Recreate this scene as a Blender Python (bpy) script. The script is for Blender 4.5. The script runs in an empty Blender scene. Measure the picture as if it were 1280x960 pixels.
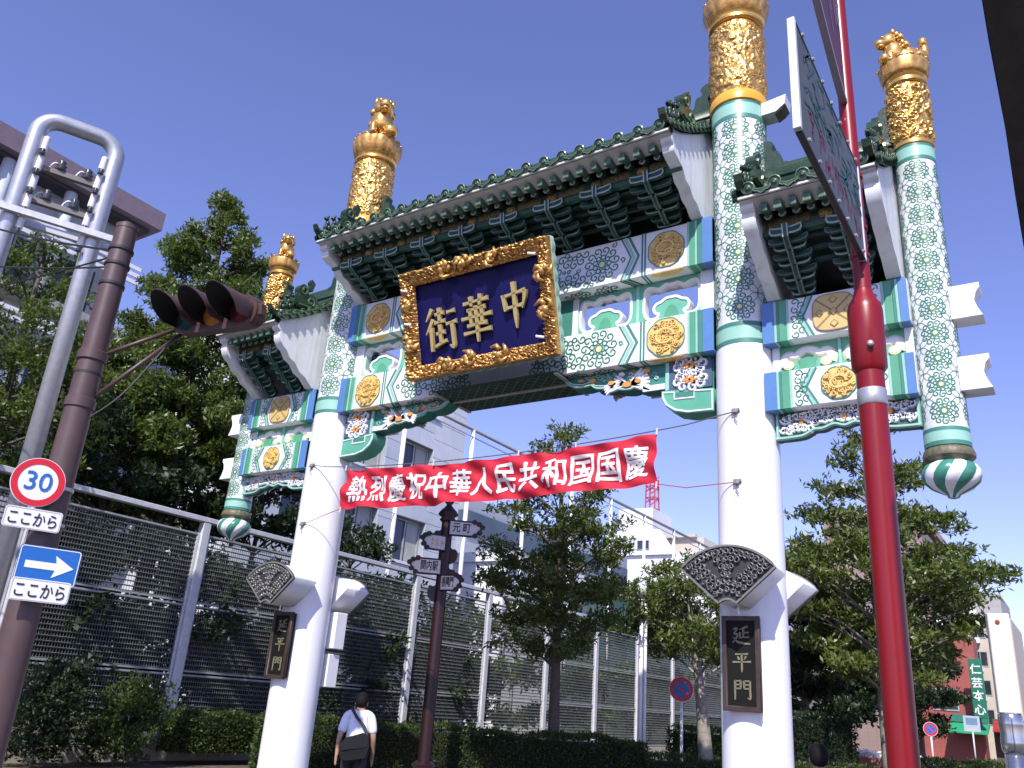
import bpy, bmesh, math, random
import numpy as np
from mathutils import Vector, Matrix, noise as mnoise

SC = bpy.context.scene
COL = SC.collection
PI = math.pi
rad = math.radians
random.seed(7)
RNG = np.random.default_rng(7)

# ------------------------------------------------------------------ camera, sky, sun, exposure
CAM_POS = Vector((7.485, -10.7775, 1.70))
CAM_R = Vector((0.835557, 0.544765, 0.071243)); CAM_U = Vector((0.138224, -0.333946, 0.932402)); CAM_F = Vector((-0.531731, 0.769228, 0.354330))
cam = bpy.data.cameras.new('camera'); cam_o = bpy.data.objects.new('camera', cam); COL.objects.link(cam_o)
cam.sensor_width = 36.0; cam.lens = 29.476; cam.clip_start = 0.05; cam.clip_end = 3000.0
m3 = Matrix((CAM_R, CAM_U, -CAM_F)).transposed()
cam_o.matrix_world = Matrix.Translation(CAM_POS) @ m3.to_4x4()
SC.camera = cam_o

SUN_AZ = rad(20.0)      # to the right of the gate's front normal
SUN_EL = rad(45.0)
sdir = Vector((math.sin(SUN_AZ) * math.cos(SUN_EL), -math.cos(SUN_AZ) * math.cos(SUN_EL), math.sin(SUN_EL)))
world = bpy.data.worlds.new('World'); SC.world = world; world.use_nodes = True
wn = world.node_tree.nodes; wl = world.node_tree.links
bg = wn['Background']
sky = wn.new('ShaderNodeTexSky'); sky.sky_type = 'NISHITA'; sky.sun_disc = False
sky.sun_elevation = SUN_EL
sky.sun_rotation = math.atan2(sdir.x, sdir.y)
sky.altitude = 0; sky.air_density = 0.9; sky.dust_density = 0.25; sky.ozone_density = 2.2
tint = wn.new('ShaderNodeMixRGB'); tint.blend_type = 'MULTIPLY'; tint.inputs['Fac'].default_value = 1.0
tint.inputs['Color2'].default_value = (1.12, 0.93, 1.28, 1)      # the phone camera's violet white balance, the same all over the sky
wl.new(sky.outputs[0], tint.inputs['Color1']); wl.new(tint.outputs[0], bg.inputs[0]); bg.inputs[1].default_value = 0.15
sun = bpy.data.lights.new('sun', 'SUN'); sun.energy = 4.6; sun.angle = rad(0.53); sun.color = (1.0, 0.955, 0.89)
sun_o = bpy.data.objects.new('sun', sun); COL.objects.link(sun_o)
sun_o.rotation_euler = sdir.to_track_quat('Z', 'Y').to_euler()
vs = SC.view_settings
SC.display_settings.display_device = 'sRGB'
vs.view_transform = 'Standard'; vs.look = 'None'; vs.gamma = 1.0; vs.use_curve_mapping = False
vs.exposure = 0.35
SC.cycles.use_denoising = True
SC.cycles.max_bounces = 5; SC.cycles.diffuse_bounces = 3; SC.cycles.glossy_bounces = 2
SC.cycles.transparent_max_bounces = 6; SC.cycles.caustics_reflective = False; SC.cycles.caustics_refractive = False

# ------------------------------------------------------------------ materials
MATS = {}
def mat(name, col, rough=0.6, metal=0.0, var=0.12, scale=3.0, bump=0.0, bscale=30.0, col2=None, spec=None, trans=None, stain=0.0):
    if name in MATS: return MATS[name]
    m = bpy.data.materials.new(name); m.use_nodes = True; MATS[name] = m
    nt = m.node_tree; N = nt.nodes; L = nt.links
    b = N['Principled BSDF']
    b.inputs['Roughness'].default_value = rough; b.inputs['Metallic'].default_value = metal
    if spec is not None: b.inputs['Specular IOR Level'].default_value = spec
    geo = N.new('ShaderNodeNewGeometry')
    nz = N.new('ShaderNodeTexNoise'); nz.inputs['Scale'].default_value = scale; nz.inputs['Detail'].default_value = 6.0
    nz.inputs['Roughness'].default_value = 0.65
    L.new(geo.outputs['Position'], nz.inputs['Vector'])
    rp = N.new('ShaderNodeValToRGB'); rp.color_ramp.elements[0].position = 0.3; rp.color_ramp.elements[1].position = 0.7
    c2 = col2 if col2 is not None else tuple(min(1.0, c * (1 + var)) for c in col)
    c1 = tuple(c * (1 - var) for c in col) if col2 is None else col
    rp.color_ramp.elements[0].color = (*c1, 1); rp.color_ramp.elements[1].color = (*c2, 1)
    L.new(nz.outputs['Fac'], rp.inputs['Fac'])
    out = rp.outputs['Color']
    if stain > 0:
        mp = N.new('ShaderNodeMapping'); mp.inputs['Scale'].default_value = (5, 5, 0.35)
        L.new(geo.outputs['Position'], mp.inputs['Vector'])
        n2 = N.new('ShaderNodeTexNoise'); n2.inputs['Scale'].default_value = 1.6; n2.inputs['Detail'].default_value = 5
        L.new(mp.outputs[0], n2.inputs['Vector'])
        r2 = N.new('ShaderNodeValToRGB'); r2.color_ramp.elements[0].position = 0.52; r2.color_ramp.elements[1].position = 0.78
        r2.color_ramp.elements[0].color = (0, 0, 0, 1); r2.color_ramp.elements[1].color = (stain, stain, stain, 1)
        L.new(n2.outputs['Fac'], r2.inputs['Fac'])
        mx = N.new('ShaderNodeMixRGB'); mx.inputs['Color2'].default_value = (0.17, 0.15, 0.12, 1)
        L.new(r2.outputs['Color'], mx.inputs['Fac']); L.new(out, mx.inputs['Color1']); out = mx.outputs[0]
    L.new(out, b.inputs['Base Color'])
    if bump > 0:
        n3 = N.new('ShaderNodeTexNoise'); n3.inputs['Scale'].default_value = bscale; n3.inputs['Detail'].default_value = 4
        L.new(geo.outputs['Position'], n3.inputs['Vector'])
        bp = N.new('ShaderNodeBump'); bp.inputs['Strength'].default_value = bump; bp.inputs['Distance'].default_value = 0.02
        L.new(n3.outputs['Fac'], bp.inputs['Height']); L.new(bp.outputs[0], b.inputs['Normal'])
    if trans is not None:
        t = N.new('ShaderNodeBsdfTranslucent'); t.inputs['Color'].default_value = (*trans, 1)
        ms = N.new('ShaderNodeMixShader'); ms.inputs['Fac'].default_value = 0.32
        L.new(b.outputs[0], ms.inputs[1]); L.new(t.outputs[0], ms.inputs[2])
        L.new(ms.outputs[0], N['Material Output'].inputs['Surface'])
    return m

def mat_mosaic(name, col, grout, size, rough=0.25):
    """small glazed tiles: cell colour varies a little, joints are recessed in the bump"""
    m = bpy.data.materials.new(name); m.use_nodes = True; MATS[name] = m
    nt = m.node_tree; N = nt.nodes; L = nt.links; b = N['Principled BSDF']
    b.inputs['Roughness'].default_value = rough
    tc = N.new('ShaderNodeTexCoord')
    v = N.new('ShaderNodeTexVoronoi'); v.feature = 'DISTANCE_TO_EDGE'; v.inputs['Scale'].default_value = 1.0 / size
    v2 = N.new('ShaderNodeTexVoronoi'); v2.inputs['Scale'].default_value = 1.0 / size
    L.new(tc.outputs['Object'], v.inputs['Vector']); L.new(tc.outputs['Object'], v2.inputs['Vector'])
    rp = N.new('ShaderNodeValToRGB'); rp.color_ramp.elements[0].position = 0.015; rp.color_ramp.elements[1].position = 0.06
    L.new(v.outputs['Distance'], rp.inputs['Fac'])
    bw = N.new('ShaderNodeMixRGB'); bw.blend_type = 'MULTIPLY'; bw.inputs['Fac'].default_value = 0.16
    bw.inputs['Color1'].default_value = (*col, 1); L.new(v2.outputs['Color'], bw.inputs['Color2'])
    mx = N.new('ShaderNodeMixRGB'); mx.inputs['Color1'].default_value = (*grout, 1)
    L.new(rp.outputs['Color'], mx.inputs['Fac']); L.new(bw.outputs[0], mx.inputs['Color2'])
    L.new(mx.outputs[0], b.inputs['Base Color'])
    bp = N.new('ShaderNodeBump'); bp.inputs['Strength'].default_value = 0.25; bp.inputs['Distance'].default_value = 0.004
    L.new(rp.outputs['Color'], bp.inputs['Height']); L.new(bp.outputs[0], b.inputs['Normal'])
    return m

def mat_grid(name, col, joint, sx, sy, sz, rough=0.5, var=0.06, w=0.03):
    """cladding slabs with thin joints, grid in object space"""
    m = bpy.data.materials.new(name); m.use_nodes = True; MATS[name] = m
    nt = m.node_tree; N = nt.nodes; L = nt.links; b = N['Principled BSDF']
    b.inputs['Roughness'].default_value = rough
    geo = N.new('ShaderNodeNewGeometry'); sep = N.new('ShaderNodeSeparateXYZ'); L.new(geo.outputs['Position'], sep.inputs[0])
    last = None
    for k, s in enumerate((sx, sy, sz)):
        if not s: continue
        a = N.new('ShaderNodeMath'); a.operation = 'DIVIDE'; a.inputs[1].default_value = s; L.new(sep.outputs[k], a.inputs[0])
        f = N.new('ShaderNodeMath'); f.operation = 'FRACT'; L.new(a.outputs[0], f.inputs[0])
        g = N.new('ShaderNodeMath'); g.operation = 'LESS_THAN'; g.inputs[1].default_value = w; L.new(f.outputs[0], g.inputs[0])
        if last is None: last = g
        else:
            q = N.new('ShaderNodeMath'); q.operation = 'MAXIMUM'; L.new(last.outputs[0], q.inputs[0]); L.new(g.outputs[0], q.inputs[1]); last = q
    nz = N.new('ShaderNodeTexNoise'); nz.inputs['Scale'].default_value = 0.9; nz.inputs['Detail'].default_value = 8
    L.new(geo.outputs['Position'], nz.inputs['Vector'])
    rp = N.new('ShaderNodeValToRGB'); rp.color_ramp.elements[0].position = 0.3; rp.color_ramp.elements[1].position = 0.7
    rp.color_ramp.elements[0].color = (*[c * (1 - var) for c in col], 1); rp.color_ramp.elements[1].color = (*[min(1, c * (1 + var)) for c in col], 1)
    L.new(nz.outputs['Fac'], rp.inputs['Fac'])
    mx = N.new('ShaderNodeMixRGB'); mx.inputs['Color2'].default_value = (*joint, 1)
    L.new(last.outputs[0], mx.inputs['Fac']); L.new(rp.outputs[0], mx.inputs['Color1']); L.new(mx.outputs[0], b.inputs['Base Color'])
    return m

WHITE = mat('white_paint', (0.80, 0.80, 0.82), 0.42, var=0.035, scale=2.0, stain=0.10)
PILLAR_W = mat('pillar_white', (0.82, 0.82, 0.84), 0.35, var=0.02, scale=1.5, stain=0.06)
GABLE_W = mat('gable_white', (0.78, 0.79, 0.80), 0.5, var=0.05, scale=3.0, stain=0.28)
MOSAIC = mat_mosaic('white_mosaic', (0.80, 0.82, 0.83), (0.64, 0.70, 0.69), 0.05)
GREEN_L = mat('line_green', (0.035, 0.19, 0.11), 0.35, var=0.2)
GREEN_D = mat('dark_green', (0.018, 0.105, 0.065), 0.4, var=0.25)
GREEN_M = mat('mid_green', (0.09, 0.32, 0.19), 0.4, var=0.12)
TEAL = mat('teal', (0.30, 0.55, 0.45), 0.38, var=0.08)
TEAL_D = mat('teal_dark', (0.055, 0.22, 0.17), 0.4, var=0.12)
BLUE = mat('beam_blue', (0.09, 0.21, 0.46), 0.4, var=0.08)
CREAM = mat('cream', (0.80, 0.68, 0.36), 0.4, var=0.1)
OCHRE = mat('ochre_gold', (0.76, 0.52, 0.17), 0.45, var=0.15, scale=9)
GOLD = mat('gold', (0.88, 0.50, 0.14), 0.26, metal=0.8, var=0.18, scale=14)
GOLD_D = mat('gold_worn', (0.66, 0.37, 0.11), 0.35, metal=0.6, var=0.35, scale=18)
YELLOW = mat('yellow_enamel', (0.80, 0.40, 0.04), 0.3, var=0.06)
NAVY = mat('navy_lacquer', (0.008, 0.007, 0.075), 0.5, var=0.15, spec=0.2)
LETTER_G = mat('letter_gold', (0.52, 0.41, 0.17), 0.45, metal=0.25, var=0.12)
TILE = mat('glazed_tile', (0.018, 0.046, 0.022), 0.36, var=0.4, scale=8, bump=0.15)
TILE_L = mat('glazed_tile_rim', (0.11, 0.18, 0.10), 0.25, var=0.3, scale=20)
BRK = mat('bracket_green', (0.016, 0.048, 0.034), 0.45, var=0.2)
BRK_E = mat('bracket_edge', (0.30, 0.41, 0.35), 0.45, var=0.15)
RAFT = mat('rafter_green', (0.065, 0.12, 0.08), 0.5, var=0.25, scale=9)
RAFT_E = mat('rafter_ring', (0.45, 0.52, 0.46), 0.5)
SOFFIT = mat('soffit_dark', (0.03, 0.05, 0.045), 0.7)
BRONZE = mat('bronze_panel', (0.16, 0.105, 0.045), 0.5, col2=(0.36, 0.24, 0.08), scale=26)
ORANGE = mat('motif_orange', (0.72, 0.30, 0.07), 0.5)
BLACK = mat('black_panel', (0.010, 0.010, 0.009), 0.6, spec=0.15)
IRON = mat('cast_iron', (0.050, 0.047, 0.045), 0.42, metal=0.3, var=0.3, scale=20)
FRAME_BR = mat('frame_bronze', (0.045, 0.027, 0.020), 0.5, var=0.3, scale=12)
RED_PAINT = mat('red_paint', (0.23, 0.005, 0.009), 0.34, var=0.05)
BANNER = mat('banner_red', (0.72, 0.025, 0.055), 0.75, var=0.05, trans=(0.6, 0.02, 0.04))
CLOTH_W = mat('banner_white', (0.85, 0.83, 0.83), 0.75, var=0.03)
BROWN_P = mat('brown_pole_paint', (0.085, 0.050, 0.048), 0.45, var=0.15, stain=0.2)
BROWN_S = mat('signal_brown', (0.075, 0.040, 0.036), 0.45, var=0.1)
STEEL = mat('galvanised', (0.46, 0.47, 0.49), 0.38, metal=0.55, var=0.12, scale=10)
STEEL_W = mat('galvanised_pale', (0.62, 0.63, 0.64), 0.5, metal=0.15, var=0.12, scale=7, stain=0.25)
GRATE = mat('grating_steel', (0.22, 0.24, 0.225), 0.5, metal=0.25, var=0.2, scale=5)
SIGN_W = mat('sign_white', (0.80, 0.80, 0.80), 0.4, var=0.03)
SIGN_R = mat('sign_red', (0.62, 0.015, 0.03), 0.4, var=0.03)
SIGN_B = mat('sign_blue', (0.015, 0.13, 0.45), 0.4, var=0.03)
INK = mat('ink_black', (0.015, 0.015, 0.017), 0.5)
RUBBER = mat('black_rubber', (0.02, 0.02, 0.02), 0.6)
MAROON = mat('maroon_paint_shaded', (0.022, 0.006, 0.007), 0.4, var=0.1)  # maroon darkened: the gate's shadow on the signpost is put into the colour
BARK = mat('bark', (0.10, 0.080, 0.060), 0.9, var=0.4, scale=14, bump=0.6, bscale=40)
BARK_P = mat('bark_pale', (0.27, 0.24, 0.20), 0.9, var=0.35, scale=10, bump=0.5, bscale=40)
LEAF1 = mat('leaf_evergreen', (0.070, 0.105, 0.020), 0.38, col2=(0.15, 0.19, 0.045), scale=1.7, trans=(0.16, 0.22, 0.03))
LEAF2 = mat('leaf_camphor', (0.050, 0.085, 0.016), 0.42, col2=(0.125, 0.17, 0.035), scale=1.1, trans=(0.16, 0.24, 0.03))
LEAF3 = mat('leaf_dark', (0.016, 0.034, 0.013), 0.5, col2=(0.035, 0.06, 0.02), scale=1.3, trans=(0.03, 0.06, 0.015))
LEAF_H = mat('leaf_hedge', (0.034, 0.062, 0.013), 0.5, col2=(0.065, 0.10, 0.022), scale=2.0, trans=(0.10, 0.16, 0.02))
CONC = mat('concrete', (0.33, 0.33, 0.32), 0.85, var=0.12, scale=2.5, bump=0.2)
SKIN = mat('skin', (0.42, 0.24, 0.16), 0.5, var=0.05)
HAIR = mat('hair', (0.007, 0.006, 0.006), 0.75, spec=0.15)

# ------------------------------------------------------------------ mesh building
class MB:
    def __init__(s): s.v = []; s.f = []; s.m = []
    def add(s, vs_, fs, mi=0):
        o = len(s.v); s.v += [tuple(v) for v in vs_]
        for f in fs: s.f.append(tuple(i + o for i in f)); s.m.append(mi)
        return s
    def box(s, x0, x1, y0, y1, z0, z1, mi=0):
        vs_ = [(x, y, z) for z in (z0, z1) for y in (y0, y1) for x in (x0, x1)]
        return s.add(vs_, [(0, 2, 3, 1), (4, 5, 7, 6), (0, 1, 5, 4), (2, 6, 7, 3), (0, 4, 6, 2), (1, 3, 7, 5)], mi)
    def bbox(s, x0, x1, y0, y1, z0, z1, b=0.01, mi=0):
        """box with chamfered vertical and horizontal edges"""
        bm = bmesh.new(); bmesh.ops.create_cube(bm, size=1.0)
        for v in bm.verts: v.co = Vector(((x0 + x1) / 2 + v.co.x * (x1 - x0), (y0 + y1) / 2 + v.co.y * (y1 - y0), (z0 + z1) / 2 + v.co.z * (z1 - z0)))
        bmesh.ops.bevel(bm, geom=list(bm.edges), offset=b, segments=1, affect='EDGES')
        bm.verts.index_update()
        s.add([v.co[:] for v in bm.verts], [[v.index for v in f.verts] for f in bm.faces], mi); bm.free(); return s
    def obox(s, mtx, sx, sy, sz, mi=0):
        vs_ = [mtx @ Vector((x * sx / 2, y * sy / 2, z * sz / 2)) for z in (-1, 1) for y in (-1, 1) for x in (-1, 1)]
        return s.add(vs_, [(0, 2, 3, 1), (4, 5, 7, 6), (0, 1, 5, 4), (2, 6, 7, 3), (0, 4, 6, 2), (1, 3, 7, 5)], mi)
    def lathe(s, prof, n=32, c=(0, 0), mi=0, cap=True, mfn=None, lob=0, lobamp=0.0):
        vs_ = []; fs = []
        for (r, z) in prof:
            for k in range(n):
                a = 2 * PI * k / n
                rr = r * (1 + lobamp * abs(math.sin(a * lob / 2))) if lob else r
                vs_.append((c[0] + rr * math.cos(a), c[1] + rr * math.sin(a), z))
        o = len(s.v); s.v += vs_
        for i in range(len(prof) - 1):
            for k in range(n):
                k2 = (k + 1) % n
                s.f.append((o + i * n + k, o + i * n + k2, o + (i + 1) * n + k2, o + (i + 1) * n + k)); s.m.append(mfn(i, k) if mfn else mi)
        if cap:
            s.f.append(tuple(o + k for k in reversed(range(n)))); s.m.append(mi)
            s.f.append(tuple(o + (len(prof) - 1) * n + k for k in range(n))); s.m.append(mi)
        return s
    def tube(s, path, rr, n=8, mi=0, cap=True):
        P_ = [Vector(q) for q in path]
        if not hasattr(rr, '__len__'): rr = [rr] * len(P_)
        o = len(s.v); ref = None
        for i, q in enumerate(P_):
            t = (P_[min(i + 1, len(P_) - 1)] - P_[max(i - 1, 0)]).normalized()
            if ref is None:
                ref = Vector((0, 0, 1)) if abs(t.z) < 0.9 else Vector((1, 0, 0))
            a = (ref - t * ref.dot(t)).normalized(); ref = a; b = t.cross(a)
            for k in range(n):
                an = 2 * PI * k / n; s.v.append(tuple(q + (a * math.cos(an) + b * math.sin(an)) * rr[i]))
        for i in range(len(P_) - 1):
            for k in range(n):
                k2 = (k + 1) % n
                s.f.append((o + i * n + k, o + i * n + k2, o + (i + 1) * n + k2, o + (i + 1) * n + k)); s.m.append(mi)
        if cap:
            s.f.append(tuple(o + k for k in reversed(range(n)))); s.m.append(mi)
            e = o + (len(P_) - 1) * n; s.f.append(tuple(e + k for k in range(n))); s.m.append(mi)
        return s
    def prism(s, poly, fn, d0, d1, mi=0, front=None):
        """extrude a convex-ish 2-D polygon; fn(u, v, d) gives the 3-D point"""
        n = len(poly); vs_ = [fn(u, v, d0) for u, v in poly] + [fn(u, v, d1) for u, v in poly]
        o = len(s.v); s.v += [tuple(v) for v in vs_]
        s.f.append(tuple(o + i for i in reversed(range(n)))); s.m.append(mi)
        s.f.append(tuple(o + n + i for i in range(n))); s.m.append(mi if front is None else front)
        for i in range(n):
            j = (i + 1) % n; s.f.append((o + i, o + j, o + n + j, o + n + i)); s.m.append(mi)
        return s
    def stroke(s, pts, w, fn, d, mi=0, closed=False, taper=None):
        """flat ribbon along a 2-D polyline, laid on the surface fn(u, v, d)"""
        n = len(pts); o = len(s.v)
        for i, (u, v) in enumerate(pts):
            a = pts[(i - 1) % n] if (closed or i > 0) else pts[i]
            b = pts[(i + 1) % n] if (closed or i < n - 1) else pts[i]
            du, dv = b[0] - a[0], b[1] - a[1]; l = math.hypot(du, dv) or 1
            ww = w * (taper(i / (n - 1)) if taper else 1) / 2
            s.v.append(tuple(fn(u - dv / l * ww, v + du / l * ww, d))); s.v.append(tuple(fn(u + dv / l * ww, v - du / l * ww, d)))
        for i in range(n if closed else n - 1):
            j = (i + 1) % n
            s.f.append((o + 2 * i + 1, o + 2 * j + 1, o + 2 * j, o + 2 * i)); s.m.append(mi)
        return s
    def relief(s, pts, w, fn, d0, d1, mi=0, closed=False, taper=None):
        """raised ribbon with a rounded top (three strips)"""
        n = len(pts); o = len(s.v)
        for i, (u, v) in enumerate(pts):
            a = pts[(i - 1) % n] if (closed or i > 0) else pts[i]
            b = pts[(i + 1) % n] if (closed or i < n - 1) else pts[i]
            du, dv = b[0] - a[0], b[1] - a[1]; l = math.hypot(du, dv) or 1
            ww = w * (taper(i / (n - 1)) if taper else 1) / 2; nu, nv = -dv / l, du / l
            for k, dd in ((1, d0), (0.55, d1), (-0.55, d1), (-1, d0)): s.v.append(tuple(fn(u + nu * ww * k, v + nv * ww * k, dd)))
        for i in range(n if closed else n - 1):
            j = (i + 1) % n
            for k in range(3):
                s.f.append((o + 4 * i + k, o + 4 * i + k + 1, o + 4 * j + k + 1, o + 4 * j + k)); s.m.append(mi)
        return s
    def mesh(s, name, mats, smooth=False, auto=None):
        me = bpy.data.meshes.new(name); me.from_pydata(s.v, [], s.f)
        for m_ in (mats if isinstance(mats, (list, tuple)) else [mats]): me.materials.append(m_)
        if len(set(s.m)) > 1: me.polygons.foreach_set('material_index', s.m)
        if smooth or auto:
            me.polygons.foreach_set('use_smooth', [True] * len(s.f))
            if auto: me.set_sharp_from_angle(angle=rad(auto))
        me.update(); return me

def ob(name, data, parent=None, loc=(0, 0, 0), rot=(0, 0, 0), scale=(1, 1, 1), kind=None):
    o = bpy.data.objects.new(name, data); COL.objects.link(o)
    o.location = loc; o.rotation_euler = rot; o.scale = scale
    if parent is not None: o.parent = parent
    if kind: o['kind'] = kind
    return o
def mk(name, mb, mats, parent=None, smooth=False, auto=None, **k):
    return ob(name, mb.mesh(name, mats, smooth, auto), parent, **k)
def tag(o, label, cat, group=None):
    o['label'] = label; o['category'] = cat
    if group: o['group'] = group
    return o
def thing(name, label, cat, loc=(0, 0, 0), rotz=0.0, group=None):
    return tag(ob(name, None, None, loc, (0, 0, rotz)), label, cat, group)
def struct(name, mb, mats, **k):
    o = mk(name, mb, mats, **k); o['kind'] = 'structure'; return o
def dup(root, loc, rotz=0.0, label=None, scale=None):
    r = root.copy(); COL.objects.link(r); r.location = loc; r.rotation_euler = (0, 0, rotz)
    if scale: r.scale = scale
    if label: r['label'] = label
    for ch in root.children:
        c = ch.copy(); COL.objects.link(c); c.parent = r
        for g in ch.children:
            d = g.copy(); COL.objects.link(d); d.parent = c
    return r

def plate(name, polys, thick, mats, parent=None, fn=None, bevel=0.0):
    """2-D outlines (first = outer, others = holes) filled and extruded; result in (u, v, d) then mapped by fn"""
    cu = bpy.data.curves.new('tmp', 'CURVE'); cu.dimensions = '2D'; cu.fill_mode = 'BOTH'; cu.extrude = thick / 2; cu.bevel_depth = bevel; cu.bevel_resolution = 0
    for pl in polys:
        sp = cu.splines.new('POLY'); sp.points.add(len(pl) - 1)
        for i, (u, v) in enumerate(pl): sp.points[i].co = (u, v, 0, 1)
        sp.use_cyclic_u = True
    t = bpy.data.objects.new('tmp', cu); COL.objects.link(t)
    me = bpy.data.meshes.new_from_object(t.evaluated_get(bpy.context.evaluated_depsgraph_get()))
    bpy.data.objects.remove(t); bpy.data.curves.remove(cu)
    if fn:
        for v in me.vertices: v.co = fn(*v.co)
    me.materials.clear()
    for m_ in (mats if isinstance(mats, (list, tuple)) else [mats]): me.materials.append(m_)
    me.name = name; me.update()
    return ob(name, me, parent)

def text_mesh(txt, size, depth, mats, bold=0.0, align='CENTER', sx=1.0):
    cu = bpy.data.curves.new('tmp', 'FONT'); cu.body = txt; cu.size = size; cu.extrude = depth; cu.offset = bold * size
    cu.align_x = align; cu.align_y = 'CENTER'; cu.resolution_u = 3
    t = bpy.data.objects.new('tmp', cu); COL.objects.link(t)
    bpy.context.view_layer.update()
    me = bpy.data.meshes.new_from_object(t.evaluated_get(bpy.context.evaluated_depsgraph_get()))
    bpy.data.objects.remove(t); bpy.data.curves.remove(cu)
    if sx != 1.0:
        for v in me.vertices: v.co.x *= sx
    me.materials.clear(); me.materials.append(mats); me.name = 'lettering'
    return me

FRONT = lambda Y: (lambda u, v, d: Vector((u, Y - d, v)))     # front-facing plane at Y, d = towards the viewer side (-Y)
BACKP = lambda Y: (lambda u, v, d: Vector((u, Y + d, v)))
def offs(poly, d):
    """offset a closed polygon along its normals (ccw: positive = outwards)"""
    n = len(poly); out = []
    for i in range(n):
        a, b = poly[i - 1], poly[(i + 1) % n]; du, dv = b[0] - a[0], b[1] - a[1]; l = math.hypot(du, dv) or 1
        out.append((poly[i][0] + dv / l * d, poly[i][1] - du / l * d))
    return out
def smooth_closed(pts, k=6):
    """Catmull-Rom through a closed list of points"""
    n = len(pts); out = []
    for i in range(n):
        p0, p1, p2, p3 = (pts[(i + j) % n] for j in (-1, 0, 1, 2))
        for s_ in range(k):
            t = s_ / k
            out.append(tuple(0.5 * (2 * p1[c] + (p2[c] - p0[c]) * t + (2 * p0[c] - 5 * p1[c] + 4 * p2[c] - p3[c]) * t * t + (3 * p1[c] - p0[c] - 3 * p2[c] + p3[c]) * t ** 3) for c in (0, 1)))
    return out
def smooth_open(pts, k=6):
    n = len(pts); out = []
    for i in range(n - 1):
        p0, p1, p2, p3 = pts[max(i - 1, 0)], pts[i], pts[i + 1], pts[min(i + 2, n - 1)]
        for s_ in range(k):
            t = s_ / k
            out.append(tuple(0.5 * (2 * p1[c] + (p2[c] - p0[c]) * t + (2 * p0[c] - 5 * p1[c] + 4 * p2[c] - p3[c]) * t * t + (3 * p1[c] - p0[c] - 3 * p2[c] + p3[c]) * t ** 3) for c in range(len(p1))))
    return out + [tuple(pts[-1])]

# ================================================================== ornament generators
def curl(cx, cz, ang, r, turns=1.05, n=13, hand=1):
    """hooked spiral used in every painted rosette of the gate"""
    out = []
    for i in range(n + 1):
        t = i / n; a = ang + PI + hand * turns * 2 * PI * t; rr = r * (1 - 0.72 * t)
        out.append((cx + rr * math.cos(a), cz + rr * math.sin(a)))
    return out
def rosette(mb, c, R, fn, d, lw, clip=None, curls=11, inner=9, mi=0, mc=1):
    cx, cz = c
    def ok(x, z): return clip is None or clip(x, z)
    for k in range(curls):
        a = 2 * PI * k / curls + 0.2
        x, z = cx + R * 0.79 * math.cos(a), cz + R * 0.79 * math.sin(a)
        if not ok(x, z): continue
        pts = [(cx + R * 0.5 * math.cos(a - 0.26), cz + R * 0.5 * math.sin(a - 0.26))] + curl(x, z, a + 0.5, R * 0.235)
        mb.stroke(pts, lw, fn, d, mi)
    for k in range(inner):
        a = 2 * PI * k / inner
        x, z = cx + R * 0.40 * math.cos(a), cz + R * 0.40 * math.sin(a)
        if not ok(x, z): continue
        mb.stroke([(x + R * 0.125 * math.cos(b), z + R * 0.125 * math.sin(b)) for b in [2 * PI * j / 9 for j in range(9)]], lw * 0.9, fn, d, mi, closed=True)
    if ok(cx, cz):
        n = 12; o = len(mb.v)
        mb.v += [tuple(fn(cx + R * 0.16 * math.cos(2 * PI * j / n), cz + R * 0.16 * math.sin(2 * PI * j / n), d * 1.2)) for j in range(n)]
        mb.f.append(tuple(o + j for j in range(n))); mb.m.append(mc)
        mb.stroke([(cx + R * 0.2 * math.cos(2 * PI * j / n), cz + R * 0.2 * math.sin(2 * PI * j / n)) for j in range(n)], lw, fn, d, mi, closed=True)
def petals(mb, c, R, fn, d, lw, mi=0, n=4):
    for k in range(n):
        a = 2 * PI * k / n + PI / 4
        pts = []
        for j in range(13):
            t = 2 * PI * j / 13
            l, w = R * 0.5 * (1 - math.cos(t)), R * 0.24 * math.sin(t)
            pts.append((c[0] + l * math.cos(a) - w * math.sin(a), c[1] + l * math.sin(a) + w * math.cos(a)))
        mb.stroke(pts, lw, fn, d, mi, closed=True)
def cyl_fn(R): return lambda u, v, d: Vector(((R + d) * math.sin(u / R), -(R + d) * math.cos(u / R), v))
def medallion(mb, c, R, fn, d0, seed, lobes=8, mi=0, ml=1, asp=1.0):
    """round raised badge of coiled relief on a lobed ground"""
    rs = random.Random(seed); n = 48
    poly = []
    for j in range(n):
        a = 2 * PI * j / n; rr = R * (1 + 0.05 * abs(math.sin(lobes * a / 2)) - 0.02)
        poly.append((c[0] + rr * asp * math.cos(a), c[1] + rr * math.sin(a)))
    mb.prism(poly, fn, d0, d0 + 0.012, mi)
    mb.stroke(poly, 0.018, fn, d0 + 0.015, ml, closed=True)
    for k in range(60):
        a = rs.uniform(0, 2 * PI); q = R * 0.86 * math.sqrt(rs.random())
        mb.relief(curl(c[0] + q * asp * math.cos(a), c[1] + q * math.sin(a), rs.uniform(0, 6), R * rs.uniform(0.09, 0.17), hand=rs.choice((-1, 1)), n=9), 0.022, fn, d0 + 0.006, d0 + rs.uniform(0.03, 0.05), mi)
    mb.relief([(c[0] + R * 0.45 * math.cos(t * 0.42), c[1] + R * 0.45 * math.sin(t * 0.42) * (1 - 0.02 * t)) for t in range(15)], 0.05, fn, d0 + 0.012, d0 + 0.05, mi)

# ================================================================== the gate
GATE = thing('memorial_gate', 'tall Chinese street gate with white pillars, painted green beams and green tiled roofs', 'gate')
PX, HX, PR, HR = 4.0, 6.41, 0.41, 0.25

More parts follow.
